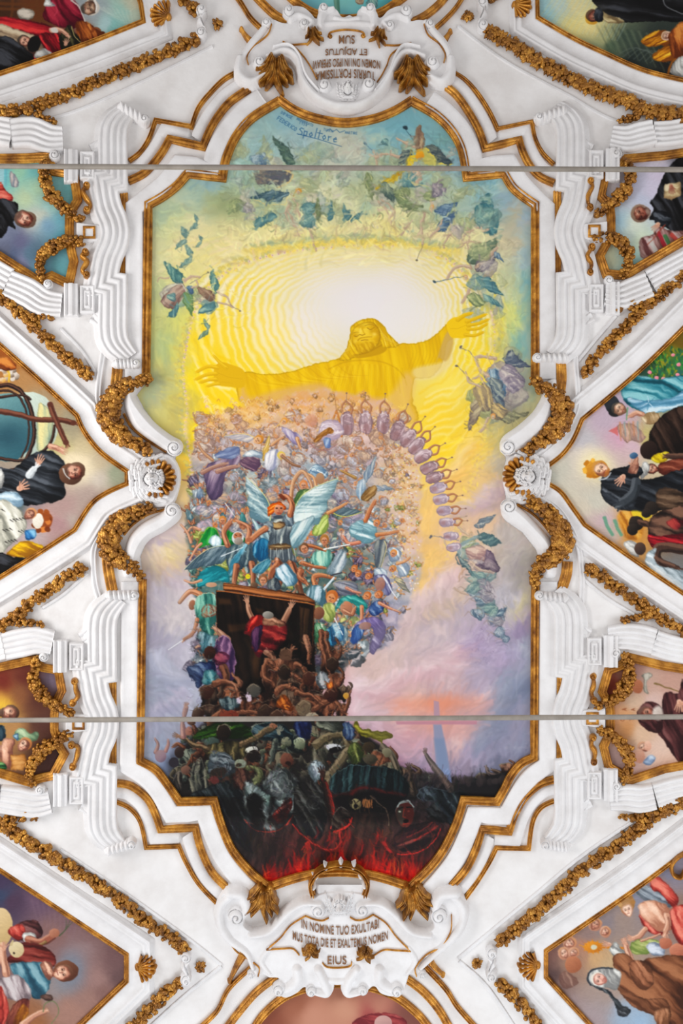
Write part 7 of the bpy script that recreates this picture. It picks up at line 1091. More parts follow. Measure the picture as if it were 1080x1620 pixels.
SR = [(858, 625), (845, 650), (820, 676), (798, 694), (792, 712), (800, 724), (796, 757), (800, 790), (794, 808), (800, 824), (826, 842), (848, 870), (856, 900)]
outline = [tuple(p) for p in FT]+[tuple(p) for p in FA[1:]]+[tuple(p) for p in FR[1:]]+SR+[tuple(p) for p in FBR[1:]]+[tuple(p) for p in FBA[1:]]+[tuple(p) for p in FBL[1:]]+SL
great = thing('ceiling_painting', 540, 780, 'huge central ceiling picture of a golden robed figure with outstretched arms above a rising crowd', 'painting')
pigment_panel('painted_panel', outline, great)
for nm, P, s in (('gilt_frame', FT, 1), ('gilt_frame', FA, .95), ('gilt_frame', FR, 1), ('gilt_frame', FBR, .92), ('gilt_frame', FBA, .95), ('gilt_frame', FBL, .92)): sweep(nm, P, scaled(GF, s, 1.0), M_GOLD, great)

# --- white cove round the frame and the stepped outer gold mouldings
COVE = [(6, 0), (6, .03), (9, .03), (11, .055), (15, .06), (20, .05), (26, .035), (29, .04), (31, .055), (33, .055), (33, 0)]
def side(prof, s): return [(a*s, h) for a, h in prof] if s > 0 else [(-a, h) for a, h in prof][::-1]
LBL = {'tl': 'upper left', 'tr': 'upper right', 'bl': 'lower left', 'br': 'lower right'}
VB = [(-15, 0), (-15, .05), (-12, .065), (-7, .06), (0, .052), (7, .06), (11, .066), (13, .05), (13, 0)]
for k, P in (('tl', path([(213, 600), (214, 330)], [(214, 330), (236, 312), (262, 290), (283, 262)], [(283, 262), (335, 266)], [(335, 266), (342, 240), (360, 208), (388, 176), (415, 156)])),
             ('tr', path([(866, 600), (864, 330)], [(864, 330), (842, 308), (822, 286), (806, 259)], [(806, 259), (752, 262)], [(752, 262), (744, 232), (728, 202), (702, 174), (680, 158)])),
             ('bl', path([(205, 920), (203, 1212)], [(203, 1212), (230, 1230), (250, 1252), (270, 1287)], [(270, 1287), (323, 1286)], [(323, 1286), (334, 1316), (352, 1356), (378, 1390), (400, 1412)])),
             ('br', path([(866, 920), (864, 1208)], [(864, 1208), (838, 1228), (820, 1252), (800, 1288)], [(800, 1288), (749, 1288)], [(749, 1288), (738, 1318), (720, 1356), (694, 1390), (672, 1414)]))):
    sweep('stucco_cove', P, VB, M_STUC, label=f'broad white stucco cove hugging the {LBL[k]} corner of the big central picture', cat='moulding', group='white coves round the central picture')
G2 = {'tl': path([(203, 288), (227, 276), (243, 260), (258, 240), (268, 222)], [(268, 222), (321, 233)], [(321, 233), (332, 207), (346, 184), (365, 162), (394, 142)]),
      'tr': path([(876, 291), (853, 280), (837, 262), (826, 240), (821, 223)], [(821, 223), (767, 235)], [(767, 235), (757, 207), (740, 177), (720, 150), (697, 132)]),
      'bl': path([(184, 1238), (208, 1243), (233, 1263), (246, 1288), (254, 1311)], [(254, 1311), (309, 1309)], [(309, 1309), (318, 1343), (336, 1380), (364, 1408)]),
      'br': path([(876, 1232), (853, 1240), (830, 1260), (814, 1287), (805, 1314)], [(805, 1314), (762, 1311)], [(762, 1311), (752, 1343), (736, 1375), (712, 1402)])}
G3 = {'tl': path([(204, 256), (222, 242), (236, 220), (246, 192)], [(246, 192), (303, 202)], [(303, 202), (314, 172), (334, 147), (356, 126), (380, 114)]),
      'tr': path([(876, 261), (858, 243), (846, 220), (841, 194)], [(841, 194), (787, 205)], [(787, 205), (774, 178), (756, 150), (736, 128), (714, 114)]),
      'bl': path([(184, 1268), (205, 1278), (222, 1300), (231, 1340)], [(231, 1340), (283, 1338)], [(283, 1338), (294, 1363), (314, 1397), (344, 1429)]),
      'br': path([(876, 1266), (855, 1277), (842, 1300), (836, 1341)], [(836, 1341), (785, 1340)], [(785, 1340), (774, 1362), (754, 1394), (729, 1428)])}
for k in ('tl', 'tr', 'bl', 'br'):
    sgn = {'tl': -1, 'tr': 1, 'bl': 1, 'br': -1}[k]
    sweep('stucco_step', G2[k], side([(4, 0), (4, .03), (22, .034), (24, .024), (24, 0)], sgn), M_STUC, label=f'flat white stucco step between the two outer gold mouldings at the {LBL[k]} corner', cat='moulding', group='white steps between gold mouldings')
    sweep('gilded_moulding', G2[k], scaled(GF, .86, .95), M_GOLD, label=f'wide stepped gold moulding, the inner of the two beyond the {LBL[k]} corner of the central picture', cat='moulding', group='wide stepped gold mouldings')
    sweep('gilded_moulding', G3[k], scaled(GF, .5, .8), M_GOLD, label=f'thin stepped gold moulding, the outer of the two beyond the {LBL[k]} corner of the central picture', cat='moulding', group='thin stepped gold mouldings')
# gold borders running on beyond the two cartouches
for P, s, lab in ((path([(396, -14), (414, 6), (436, 26), (462, 40)]), .86, 'wide gold border leaving the top cartouche at its upper left'), (path([(366, -14), (382, 8), (396, 30), (414, 48)]), .5, 'thin gold border leaving the top cartouche at its upper left'),
                  (path([(712, -14), (694, 8), (672, 26), (648, 38)]), .86, 'wide gold border leaving the top cartouche at its upper right'), (path([(738, -14), (722, 12), (704, 32), (684, 50)]), .5, 'thin gold border leaving the top cartouche at its upper right'),
                  (path([(352, 1634), (378, 1600), (406, 1568), (440, 1542)]), .86, 'wide gold border leaving the bottom cartouche at its lower left'), (path([(305, 1634), (342, 1600), (362, 1563), (398, 1528)]), .5, 'thin gold border leaving the bottom cartouche at its lower left'),
                  (path([(716, 1634), (694, 1596), (668, 1566), (636, 1542)]), .86, 'wide gold border leaving the bottom cartouche at its lower right'), (path([(762, 1634), (724, 1592), (704, 1562), (670, 1526)]), .5, 'thin gold border leaving the bottom cartouche at its lower right')):
    sweep('gilded_moulding', P, scaled(GF, s, .9), M_GOLD, label=lab, cat='moulding')
nxt = thing('ceiling_painting', 548, 4, 'sliver of a turquoise picture above the top cartouche', 'painting')
TA = path([(448, -14), (466, 4), (500, 24), (548, 32), (596, 24), (630, 4), (652, -14)]); pigment_panel('painted_panel', [tuple(p) for p in TA], nxt); sweep('gilt_frame', TA, scaled(GF, .8), M_GOLD, nxt)
nxt = thing('ceiling_painting', 540, 1600, 'sliver of a reddish brown picture below the bottom cartouche', 'painting')
TB = path([(686, 1634), (660, 1602), (620, 1572), (566, 1556), (510, 1556), (456, 1572), (418, 1602), (396, 1634)]); pigment_panel('painted_panel', [tuple(p) for p in TB], nxt); sweep('gilt_frame', TB, scaled(GF, .8), M_GOLD, nxt)

# --- the pictures along both sides
PICS = {
 'p1': (path([(-14, 123), (0, 119), (120, 78), (227, 36)], [(227, 36), (223, 8)], [(223, 8), (216, -14)]), [(-14, -14)], 8, 1, 'picture of red robed cardinals in the top left corner'),
 'p2': (path([(849, -14), (850, 30)], [(850, 30), (905, 62), (953, 85), (1020, 114), (1094, 132)]), [(1094, -14)], 7, 1, 'picture of a black robed preacher in the top right corner'),
 'p4': (path([(-14, 534), (60, 600), (122, 658)], [(122, 658), (134, 684), (160, 716), (201, 746)], [(201, 746), (201, 765)], [(201, 765), (168, 780), (144, 798), (118, 838)], [(118, 838), (60, 876), (-14, 922)]), [], 8, -1, 'picture of a black robed man with arms out before a great globe'),
 'p6': (path([(-14, 1366), (200, 1508)], [(200, 1508), (200, 1550)], [(200, 1550), (112, 1634)]), [(-14, 1634)], 8, -1, 'picture of a young woman with a lamb in the bottom left corner'),
 'p8': (path([(1094, 506), (1010, 588), (920, 664)], [(920, 664), (906, 696), (888, 720), (862, 740)], [(862, 740), (864, 764)], [(864, 764), (886, 778), (904, 802), (924, 830)], [(924, 830), (1000, 884), (1094, 948)]), [], 7.5, 1, 'picture of a haloed man in black holding a blue ball, beside a garden'),
 'p10': (path([(1094, 1338), (1000, 1408), (863, 1502)], [(863, 1502), (863, 1544)], [(863, 1544), (946, 1634)]), [(1094, 1634)], 7.5, 1, 'picture of a nun raising a gold monstrance in the bottom right corner')}
BAND = [(3, 0), (3, .035), (6, .045), (8, .035), (26, .03), (27, .05), (31, .055), (33, .04), (36, .04), (37, .055), (40, .055), (41, .02), (46, .018), (47, 0)]
for k, (P, extra, w, sgn, lab) in PICS.items():
    t = thing('ceiling_painting', *P[len(P)//2], lab, 'painting', 'pictures along the sides of the vault')
    pigment_panel('painted_panel', [tuple(p) for p in ext(P)]+[(x+(-50 if x < 0 else 50 if x > 1080 else 0), y+(-50 if y < 0 else 50 if y > 1620 else 0)) for x, y in extra], t); sweep('gilt_frame', P, scaled(GF, w/14*1.0, .8), M_GOLD, t)
    o = {'p1': 1, 'p2': 1, 'p4': -1, 'p6': -1, 'p8': 1, 'p10': 1}[k]; bw = {'p1': .9, 'p2': .95, 'p4': .86, 'p6': .95, 'p8': .86, 'p10': .95}[k]
    pr = [(a*bw, h) for a, h in BAND]; out_left = {'p1': True, 'p2': True, 'p4': False, 'p6': False, 'p8': True, 'p10': True}[k]
    sweep('stucco_border', P, side(pr, 1 if out_left else -1), M_STUC, label='ribbed white border of the '+lab.replace(' in the', ',').replace('picture of', 'one with')[:].split(' before')[0].split(', beside')[0], cat='moulding', group='ribbed white borders round the side pictures')
small = {
 'p3': ([(-14, 253), (40, 252), (74, 250), (86, 272), (117, 276), (123, 318), (114, 332), (110, 344), (110, 378), (113, 398), (117, 414), (109, 450), (82, 437), (62, 446), (0, 406), (-14, 398)], 15, 'small picture of a bald monk in black against a blue sky'),
 'p5': ([(-14, 1058), (0, 1055), (54, 1043), (68, 1056), (92, 1060), (98, 1092), (89, 1110), (86, 1130), (86, 1154), (94, 1180), (102, 1192), (84, 1226), (64, 1230), (46, 1236), (0, 1222), (-14, 1220)], 14, 'small dark picture of a bearded head and a plump child'),
 'p7': ([(1094, 240), (1050, 247), (990, 252), (976, 268), (957, 278), (950, 312), (964, 326), (966, 346), (966, 372), (958, 388), (948, 406), (958, 434), (980, 436), (992, 434), (1080, 382), (1094, 374)], 14, 'small picture of a balding writer in black holding a sheet of paper'),
 'p9': ([(1094, 1060), (1050, 1053), (996, 1040), (982, 1052), (962, 1060), (952, 1094), (962, 1112), (965, 1124), (965, 1150), (962, 1164), (954, 1180), (962, 1212), (984, 1224), (996, 1234), (1050, 1216), (1094, 1208)], 14, 'small picture of a hooded friar in a maroon habit with cherub heads')}
for k, (P, w, lab) in small.items():
    P = np.array(P, float); t = thing('ceiling_painting', P[:, 0].mean(), P[:, 1].mean(), lab, 'painting', 'small pictures between the brackets'); pigment_panel('painted_panel', [tuple(p) for p in P], t)
    pp = [(-7.4, 0), (-7.4, .05), (-6, .07), (-4.4, .06), (-4, .045), (-2.6, .06), (-1.2, .07), (0, .05), (1, .045), (2.4, .06), (3.8, .05), (5, .035), (6.6, .045), (7.4, .02), (7.4, 0)]
    sweep('gilt_frame', P, scaled(pp, w/15), M_GOLD, t)

# --- long white ribs on the far side of the garlands
for P, lab in ((path([(-10, 200), (96, 184), (220, 132), (336, 74)]), 'fine white rib below the upper left diagonal garland'), (path([(724, 42), (800, 98), (900, 152), (975, 192), (1090, 216)]), 'fine white rib below the upper right diagonal garland'),
               (path([(96, 1344), (200, 1414), (300, 1486), (350, 1526)]), 'fine white rib above the lower left diagonal garland'), (path([(350, 1528), (290, 1576), (226, 1634)]), 'fine white rib right of the bottom left garland'),
               (path([(1000, 1300), (920, 1354), (840, 1420), (724, 1516)]), 'fine white rib above the lower right diagonal garland'), (path([(726, 1520), (770, 1560), (820, 1634)]), 'fine white rib left of the bottom right garland'),
               (path([(96, 520), (130, 556), (150, 590)]), 'short white rib right of the garland above the globe picture'), (path([(974, 500), (940, 540), (914, 572)]), 'short white rib left of the garland above the missionary picture'),
               (path([(916, 910), (960, 946), (1010, 976)]), 'short white rib under the garland below the missionary picture'), (path([(138, 906), (100, 940), (66, 962)]), 'short white rib under the garland below the globe picture')):
    sweep('stucco_rib', P, [(-2.6, 0), (-2.6, .018), (-1.2, .03), (0, .022), (1.2, .03), (2.6, .012), (2.6, 0)], M_STUC, label=lab, cat='moulding', group='fine white ribs beside the garlands')
# curved white ribs cradling the big side garlands
for P, lab in ((path([(164, 556), (157, 600), (156, 640), (168, 672), (196, 706), (216, 726)]), 'curved white rib left of the heavy garland above the left cherub head'), (path([(216, 800), (184, 816), (160, 846), (148, 872), (150, 920), (160, 956)]), 'curved white rib left of the heavy garland below the left cherub head'),
               (path([(908, 552), (912, 600), (912, 640), (898, 674), (868, 706), (846, 724)]), 'curved white rib right of the heavy garland above the right cherub head'), (path([(852, 786), (882, 806), (902, 836), (914, 866), (920, 910), (918, 960)]), 'curved white rib right of the heavy garland below the right cherub head')):
    sweep('stucco_rib', P, [(-5, 0), (-5, .03), (-3.4, .045), (-1.6, .03), (0, .03), (1.6, .05), (3.6, .045), (5, .02), (5, 0)], M_STUC, label=lab, cat='moulding', group='curved white ribs behind the heavy garlands')

# --- the four rippled stucco pilasters
PIL = [(-1, 0), (-1, .095), (.6, .115), (3.5, .118), (5, .10), (9, .098), (10, .118), (14, .12), (15.5, .10), (19, .098), (20, .122), (25, .125), (26.4, .10), (29, .10), (30, .12), (35, .122), (36.4, .098), (40, .095), (41, .11), (44, .105), (46, .07), (51, .065), (52, .045), (53, 0)]
def pilaster(x0, yc, s, lab, rolls, ss=1.0):
    """x0 inner edge, s = +1 when it spreads to the right"""
    t = thing('stucco_pilaster', x0+s*30, yc, lab, 'pilaster', 'rippled stucco pilasters')
    L = lambda pts: [(x0+s*u, yc+v*ss) for u, v in pts]
    P = path(L([(-12, 188), (-5, 178), (2, 164), (4, 146)]), L([(4, 146), (3, 66)]), L([(3, 66), (17, 64)]), L([(17, 64), (13, 46), (4, 24), (0, 0), (4, -24), (13, -46), (17, -64)]), L([(17, -64), (3, -66)]), L([(3, -66), (4, -146)]), L([(4, -146), (2, -164), (-5, -178), (-12, -188)]))
    sweep('rippled_shaft', P, side(PIL, s), M_STUC, t, taper=(.62, .8, 1, 1, 1, 1, 1, 1, 1, 1, 1, .8, .62))
    for v in (-1, 1):
        yy = yc+v*105*ss; bx = x0+s*66
        R = Relief(min(bx-14, bx+s*40)-2, yy-28, max(bx+14, bx+s*40)+2, yy+28, .8)
        R.poly([(bx-12, yy-22), (bx+12, yy-22), (bx+12, yy+22), (bx-12, yy+22)], .125, 1.2, False); R.poly([(bx-8, yy-18), (bx+8, yy-18), (bx+8, yy+18), (bx-8, yy+18)], .035, 1, False, 'sub'); R.poly([(bx-5, yy-14), (bx+5, yy-14), (bx+5, yy+14), (bx-5, yy+14)], .03, 1, False, 'add'); R.poly([(bx-2.4, yy-10), (bx+2.4, yy-10), (bx+2.4, yy+10), (bx-2.4, yy+10)], .025, 1, False, 'sub')
        cx = x0+s*92; R.poly([(cx-12, yy-26), (cx+12, yy-26), (cx+12, yy+26), (cx-12, yy+26)], .10, 1.2, False); R.poly([(cx-4, yy-26), (cx+4, yy-26), (cx+4, yy+26), (cx-4, yy+26)], .03, 1.4, False, 'add'); R.poly([(cx+s*9-2, yy-26), (cx+s*9+2, yy-26), (cx+s*9+2, yy+26), (cx+s*9-2, yy+26)], .03, 1, False, 'add')
        R.build('panelled_block', M_STUC, t)
        rx0, rx1, ry, a = rolls[0 if v < 0 else 1]; R = Relief(rx0-4, ry-20, rx1+4, ry+20, .7); q = math.tan(math.radians(a)); n = 6
        R.stroke([(rx0+6, ry-(rx1-rx0)/2*q), (rx1-6, ry+(rx1-rx0)/2*q)], 15, 17, .15)
        for i in range(n): x = rx0+8+(rx1-rx0-14)*i/(n-1); R.stroke([(x-1, ry-8+(x-(rx0+rx1)/2)*q), (x+1, ry+9+(x-(rx0+rx1)/2)*q)], 4.4, 4.4, .045, 'add')
        R.volute(rx0+6 if s > 0 else rx1-6, ry+(-1 if s > 0 else 1)*(rx1-rx0)/2*q, 8, 90, 1.4, .19, 3.4, s); R.build('scroll_roll', M_STUC, t)
        # flare behind the roll: stepped wings curving outwards
        fl = path(L([(60, v*132), (48, v*140), (34, v*158), (22, v*176)])); sweep('flared_step', fl, [(-9, 0), (-9, .06), (-5, .075), (-3, .05), (1, .05), (2, .07), (6, .07), (8, 0)], M_STUC, t)
    # middle block with its gold fillet
    cx = x0+s*64; R = Relief(cx-24, yc-20, cx+24, yc+20, .7); R.poly([(cx-s*22, yc-12), (cx+s*20, yc-17), (cx+s*20, yc+17), (cx-s*22, yc+12)], .09, 1.2, False); R.build('middle_block', M_STUC, t)
    rr = np.array([(cx-7, yc-8), (cx+9, yc-8), (cx+9, yc+8), (cx-7, yc+8)], float) if s < 0 else np.array([(cx-9, yc-8), (cx+7, yc-8), (cx+7, yc+8), (cx-9, yc+8)], float)
    sweep('gilt_fillet', rr, [(-1.9, .09), (-1.9, .105), (-.6, .115), (.8, .105), (1.9, .1), (1.9, .09)], M_GOLD, t, closed=True); return t
pilaster(205, 371, -1, 'white rippled pilaster left of the central picture, upper one', ((186, 236, 184, 24), (178, 222, 577, 0)))
pilaster(188, 1142, -1, 'white rippled pilaster left of the central picture, lower one', ((167, 219, 941, 0), (165, 214, 1337, -14)))
pilaster(876, 369, 1, 'white rippled pilaster right of the central picture, upper one', ((845, 896, 186, -14), (843, 898, 568, 0)))
pilaster(873, 1134, 1, 'white rippled pilaster right of the central picture, lower one', ((846, 898, 943, 4), (856, 900, 1334, 6)))
# gold strips lying in the recess between pilaster and cove
RC = [(-6.5, 0), (-6.5, .03), (-5, .05), (-3.2, .03), (-1.6, .03), (0, .055), (1.6, .03), (3.4, .03), (5, .05), (6.5, 0)]
for x, y0, y1, lab in ((196, 305, 439, 'gold strip in the recess beside the upper left pilaster'), (881, 303, 437, 'gold strip in the recess beside the upper right pilaster'), (178, 1073, 1213, 'gold strip in the recess beside the lower left pilaster'), (882, 1064, 1205, 'gold strip in the recess beside the lower right pilaster')):
    sweep('gilded_strip', path([(x, y0), (x, y1)]), RC, M_GOLD, label=lab, cat='moulding', group='gold strips in the pilaster recesses')
for P, lab in ((path([(186, 580), (184, 602), (180, 630)]), 'short gold band above the left heavy garland'), (path([(169, 876), (171, 900), (178, 936)]), 'short gold band below the left heavy garland'), (path([(886, 574), (887, 600), (884, 626)]), 'short gold band above the right heavy garland'), (path([(897, 888), (895, 910), (886, 936)]), 'short gold band below the right heavy garland')):
    sweep('gilded_band', P, scaled(RC, 1.35, 1.1), M_GOLD, label=lab, cat='moulding', group='short gold bands at the heavy garlands')

# --- reeded brackets that flank the small pictures
def bracket(P, w, lab, curl, P2=None):
    t = thing('reeded_bracket', *P[len(P)//2], lab, 'bracket', 'reeded white brackets'); sweep('reeded_leaf', P, ridges(-w/2, w/2, 5, .07, .115), M_STUC, t, taper=(.86, 1, 1.05, 1))
    if P2 is not None: sweep('reeded_leaf', P2, ridges(-w/2, w/2, 5, .05, .09), M_STUC, t)
    x, y, r, sg = curl; R = Relief(x-r-2, y-r-2, x+r+2, y+r+2, .6); R.volute(x, y, r, 200, 1.5, .15, r*.34, sg); R.build('curl', M_STUC, t)
bracket(path([(100, 222), (78, 222), (50, 212), (18, 214)]), 46, 'reeded white bracket above the bald monk picture', (87, 250, 9, 1), path([(20, 212), (-14, 205)]))
bracket(path([(98, 484), (70, 480), (44, 464), (12, 450)]), 44, 'reeded white bracket below the bald monk picture', (77, 452, 8, -1), path([(14, 446), (-14, 430)]))
bracket(path([(84, 1016), (60, 1012), (34, 1016), (6, 1022)]), 44, 'reeded white bracket above the dark child picture', (70, 1038, 8, 1), path([(8, 1020), (-14, 1026)]))
bracket(path([(80, 1266), (56, 1270), (30, 1266), (0, 1262)]), 44, 'reeded white bracket below the dark child picture', (64, 1246, 8, -1), path([(2, 1262), (-14, 1264)]))
bracket(path([(966, 218), (990, 222), (1012, 217), (1034, 212)]), 40, 'reeded white bracket above the balding writer picture', (974, 248, 9, -1), path([(1034, 214), (1062, 212), (1094, 206)]))
bracket(path([(956, 468), (980, 470), (1002, 462), (1026, 452)]), 42, 'reeded white bracket below the balding writer picture', (962, 446, 8, 1), path([(1028, 448), (1060, 430), (1094, 412)]))
bracket(path([(961, 1008), (986, 1006), (1010, 1008), (1034, 1014)]), 42, 'reeded white bracket above the hooded friar picture', (972, 1032, 9, -1), path([(1034, 1016), (1060, 1024), (1094, 1030)]))
bracket(path([(963, 1262), (990, 1260), (1012, 1262), (1034, 1258)]), 42, 'reeded white bracket below the hooded friar picture', (974, 1240, 8, 1), path([(1036, 1258), (1064, 1250), (1094, 1244)]))

# --- white scroll arms and winged cherub heads at the waist of the picture
def arm(poly_, vx, vy, r, a0, sg, edge, lab):
    t = thing('scroll_arm', vx, vy, lab, 'scroll', 'white scroll arms beside the cherub heads'); P = np.array(poly_); R = Relief(P[:, 0].min()-4, P[:, 1].min()-4, max(P[:, 0].max(), vx+r)+4, max(P[:, 1].max(), vy+r)+4, .7) if True else None
    R = Relief(min(P[:, 0].min(), vx-r)-3, min(P[:, 1].min(), vy-r)-3, max(P[:, 0].max(), vx+r)+3, max(P[:, 1].max(), vy+r)+3, .7)
    R.poly(poly_, .13, 9); R.volute(vx, vy, r, a0, 1.6, .17, r*.36, sg); R.build('scroll_body', M_STUC, t); sweep('gilt_edge', path(edge), scaled(GF, .3, 1.1), M_GOLD, t); return t
arm([(196, 602), (216, 606), (215, 626), (227, 647), (247, 670), (270, 688), (287, 698), (288, 712), (266, 718), (240, 702), (214, 682), (202, 660), (196, 640)], 276, 709, 13, 30, 1, [(196, 655), (208, 676), (232, 696), (264, 716)], 'white scroll arm above the left cherub head')
arm([(272, 795), (286, 806), (284, 822), (262, 840), (236, 855), (222, 878), (216, 908), (196, 912), (196, 880), (204, 850), (224, 828), (252, 812)], 273, 808, 13, -20, -1, [(196, 846), (210, 830), (234, 814), (262, 806)], 'white scroll arm below the left cherub head')
arm([(880, 600), (862, 606), (856, 628), (842, 652), (818, 674), (796, 690), (790, 706), (800, 722), (824, 714), (852, 694), (868, 672), (878, 640)], 803, 708, 13, 150, -1, [(872, 668), (858, 684), (838, 700), (814, 714)], 'white scroll arm above the right cherub head')
arm([(800, 790), (792, 806), (798, 822), (822, 838), (842, 858), (852, 884), (858, 912), (878, 912), (880, 884), (872, 856), (852, 832), (826, 806)], 804, 802, 13, 200, 1, [(817, 798), (838, 810), (856, 826), (872, 846)], 'white scroll arm below the right cherub head')
for P, lab in (([(250, 716), (272, 722), (284, 740), (286, 760), (282, 780), (274, 797), (250, 804), (236, 790), (232, 760), (238, 730)], 'rounded white plaque behind the left cherub head'), ([(826, 718), (806, 722), (797, 740), (795, 757), (798, 776), (806, 792), (826, 800), (842, 786), (846, 757), (840, 730)], 'rounded white plaque behind the right cherub head')):
    Q = np.array(P); R = Relief(Q[:, 0].min()-3, Q[:, 1].min()-3, Q[:, 0].max()+3, Q[:, 1].max()+3, .8); R.poly(P, .075, 3); R.build('stucco_plaque', M_STUC, label=lab, cat='plaque', group='white plaques behind the cherub heads')

def cherub(cx, cy, s, rot, lab, ring=True, name='cherub_head'):
    """winged child's head; rot = direction of the crown (0 up the plan, 90 right), s = head half-height px"""
    t = thing(name, cx, cy, lab, 'cherub', 'white winged cherub heads'); q = math.radians(rot); ux, uy = math.sin(q), -math.cos(q); vx, vy = -uy, ux
    f = lambda a, b: (cx+(ux*a+vx*b)*s, cy+(uy*a+vy*b)*s)
    def box(m): return Relief(cx-m*s, cy-m*s, cx+m*s, cy+m*s, .55)
    if ring:
        R = box(2.6); rc = f(.35, 0)
        for i in range(13):
            a = math.radians(rot-90-118+236*i/12); p0 = (rc[0]+math.cos(a)*s*1.05, rc[1]+math.sin(a)*s*1.05); p1 = (rc[0]+math.cos(a)*s*1.75, rc[1]+math.sin(a)*s*1.75); R.stroke([p0, p1], s*.4, s*.58, .10, h1=.14)
        R.build('gilt_shell_collar', M_GOLD, t, base=.05)
    for side_ in (-1, 1):
        R = box(3.2)
        sp = cat([f(-2.3, side_*.15), f(-1.95, side_*1.1), f(-1.2, side_*1.75), f(-.2, side_*2.05), f(.95, side_*2.15)], False, 3); hd_ = f(-.4, 0)
        for row in (0, 1, 2):
            for i in range(row % 2, len(sp)-1, 2):
                x, y = sp[i]; dx, dy = sp[i+1]-sp[i]; L = math.hypot(dx, dy); dx, dy = dx/L, dy/L; nx_, ny_ = hd_[0]-x, hd_[1]-y; L = math.hypot(nx_, ny_); nx_, ny_ = nx_/L, ny_/L; o = s*(.05+.5*row)
                b0 = (x+nx_*o, y+ny_*o); e = (b0[0]+dx*s*.75-nx_*s*.28, b0[1]+dy*s*.75-ny_*s*.28); R.stroke([b0, e], s*.62, s*.46, .07+.035*row, p=.5); R.stroke([b0, e], s*.08, s*.05, .012, 'sub')
        R.build('feathered_wing', M_STUC, t, base=.04)
    R = box(2.0)
    R.ell(*f(0, 0), s*.78, s*.98, .27, rot, p=.62); R.ell(*f(-.35, .34), s*.34, s*.34, .05, rot, 'on'); R.ell(*f(-.35, -.34), s*.34, s*.34, .05, rot, 'on'); R.ell(*f(.05, .3), s*.22, s*.15, .045, rot, 'sub'); R.ell(*f(.05, -.3), s*.22, s*.15, .045, rot, 'sub')
    R.ell(*f(.05, .3), s*.14, s*.09, .03, rot, 'on'); R.ell(*f(.05, -.3), s*.14, s*.09, .03, rot, 'on'); R.stroke([f(.18, 0), f(-.22, 0)], s*.16, s*.28, .05, 'on'); R.ell(*f(-.48, 0), s*.2, s*.06, .03, rot, 'sub'); R.ell(*f(-.42, 0), s*.18, s*.08, .03, rot, 'on'); R.ell(*f(-.56, 0), s*.15, s*.08, .03, rot, 'on'); R.ell(*f(-.78, 0), s*.22, s*.18, .03, rot, 'on'); R.build('face', M_STUC, t, base=.05)
    R = box(2.0); rr = random.Random(int(cx))
    for i in range(34):
        a = math.radians(-118+236*(i % 17)/16+rr.uniform(-5, 5)); d = .98 if i < 17 else .74; c = f(math.cos(a)*d*.95+.05, math.sin(a)*d*.88); R.stroke([c, (c[0]+rr.uniform(-.2, .2)*s, c[1]+rr.uniform(-.2, .2)*s)], s*.4, s*.34, .19+.03*rr.random()+(.02 if i > 16 else 0), p=.5)
    R.build('curly_hair', M_STUC, t, base=.05); return t
cherub(243, 758, 15.5, 85, 'white cherub head with wings and gold shell collar on the left side')
cherub(831, 754, 15.5, -82, 'white cherub head with wings and gold shell collar on the right side')

# --- the two cartouches
def tcrop(pts): return [(360+a/3, b/3) for a, b in pts]
def bcrop(pts): return [(360+a/3, 1260+b/3) for a, b in pts]
def lettering(lines, parent, h, flip=False, name='inscription'):
    """lines: (text, centre x, centre y, cap height px, width px, sag px, slant) raised painted letters following a gentle arc"""
    for txt, cx, cy, ch, wd, sag in lines:
        cu = bpy.data.curves.new(name, 'FONT'); cu.body = txt; cu.size = 1; cu.extrude = .01; cu.offset = .006; ob = bpy.data.objects.new('tmp', cu); COL.objects.link(ob); dg = bpy.context.evaluated_depsgraph_get(); me = bpy.data.meshes.new_from_object(ob.evaluated_get(dg)); COL.objects.unlink(ob); bpy.data.objects.remove(ob)
        n = len(me.vertices); co = np.empty(n*3); me.vertices.foreach_get('co', co); co = co.reshape(-1, 3); x0, x1 = co[:, 0].min(), co[:, 0].max(); u = (co[:, 0]-x0)/(x1-x0)-.5; y = co[:, 1]/.72
        px = u*wd; py = -(y-.5)*ch-sag*(4*u*u)                       # arc: ends rise by sag
        if flip: px, py = -px, -py
        Vw = W(cx+px, cy+py, h+np.where(co[:, 2] > 0, .008, 0)); me.vertices.foreach_set('co', Vw.astype(np.float32).ravel()); me.update(); link(name, me, M_LETT, parent, smooth=False)
def leafspray(cx, cy, ang, L, lab, n=7, fan=75, w=None, parent=None, group='gold acanthus sprays', h=.14, curl=14):
    R = Relief(cx-L*1.25, cy-L*1.25, cx+L*1.25, cy+L*1.25, .6); w = w or L*.24
    for i in range(n):
        f_ = (i/(n-1)-.5); a = math.radians(ang+f_*fan); l = L*(1-.32*abs(f_)*2)*(1 if i % 2 else .86); b = a+math.radians(curl*(1 if f_ > 0 else -1)*(1+abs(f_)*2))
        m = (cx+math.cos(a)*l*.55, cy+math.sin(a)*l*.55); e = (m[0]+math.cos(b)*l*.5, m[1]+math.sin(b)*l*.5); sx, sy = -math.sin(a)*f_*L*.45, math.cos(a)*f_*L*.45
        R.stroke([(cx+sx, cy+sy), (m[0]+sx*.6, m[1]+sy*.6), e], w*.8, w*.4, h*(.8+.25*((i*7) % 3)/2), mid=w*1.05, p=.6); R.stroke([(cx+sx, cy+sy), (m[0]+sx*.6, m[1]+sy*.6), e], w*.14, w*.08, .03, 'sub')
    if parent is not None: return R.build('gilt_leaf', M_GOLF, parent, base=.03)
    return R.build('acanthus_spray', M_GOLF, base=.02, label=lab, cat='ornament', group=group)

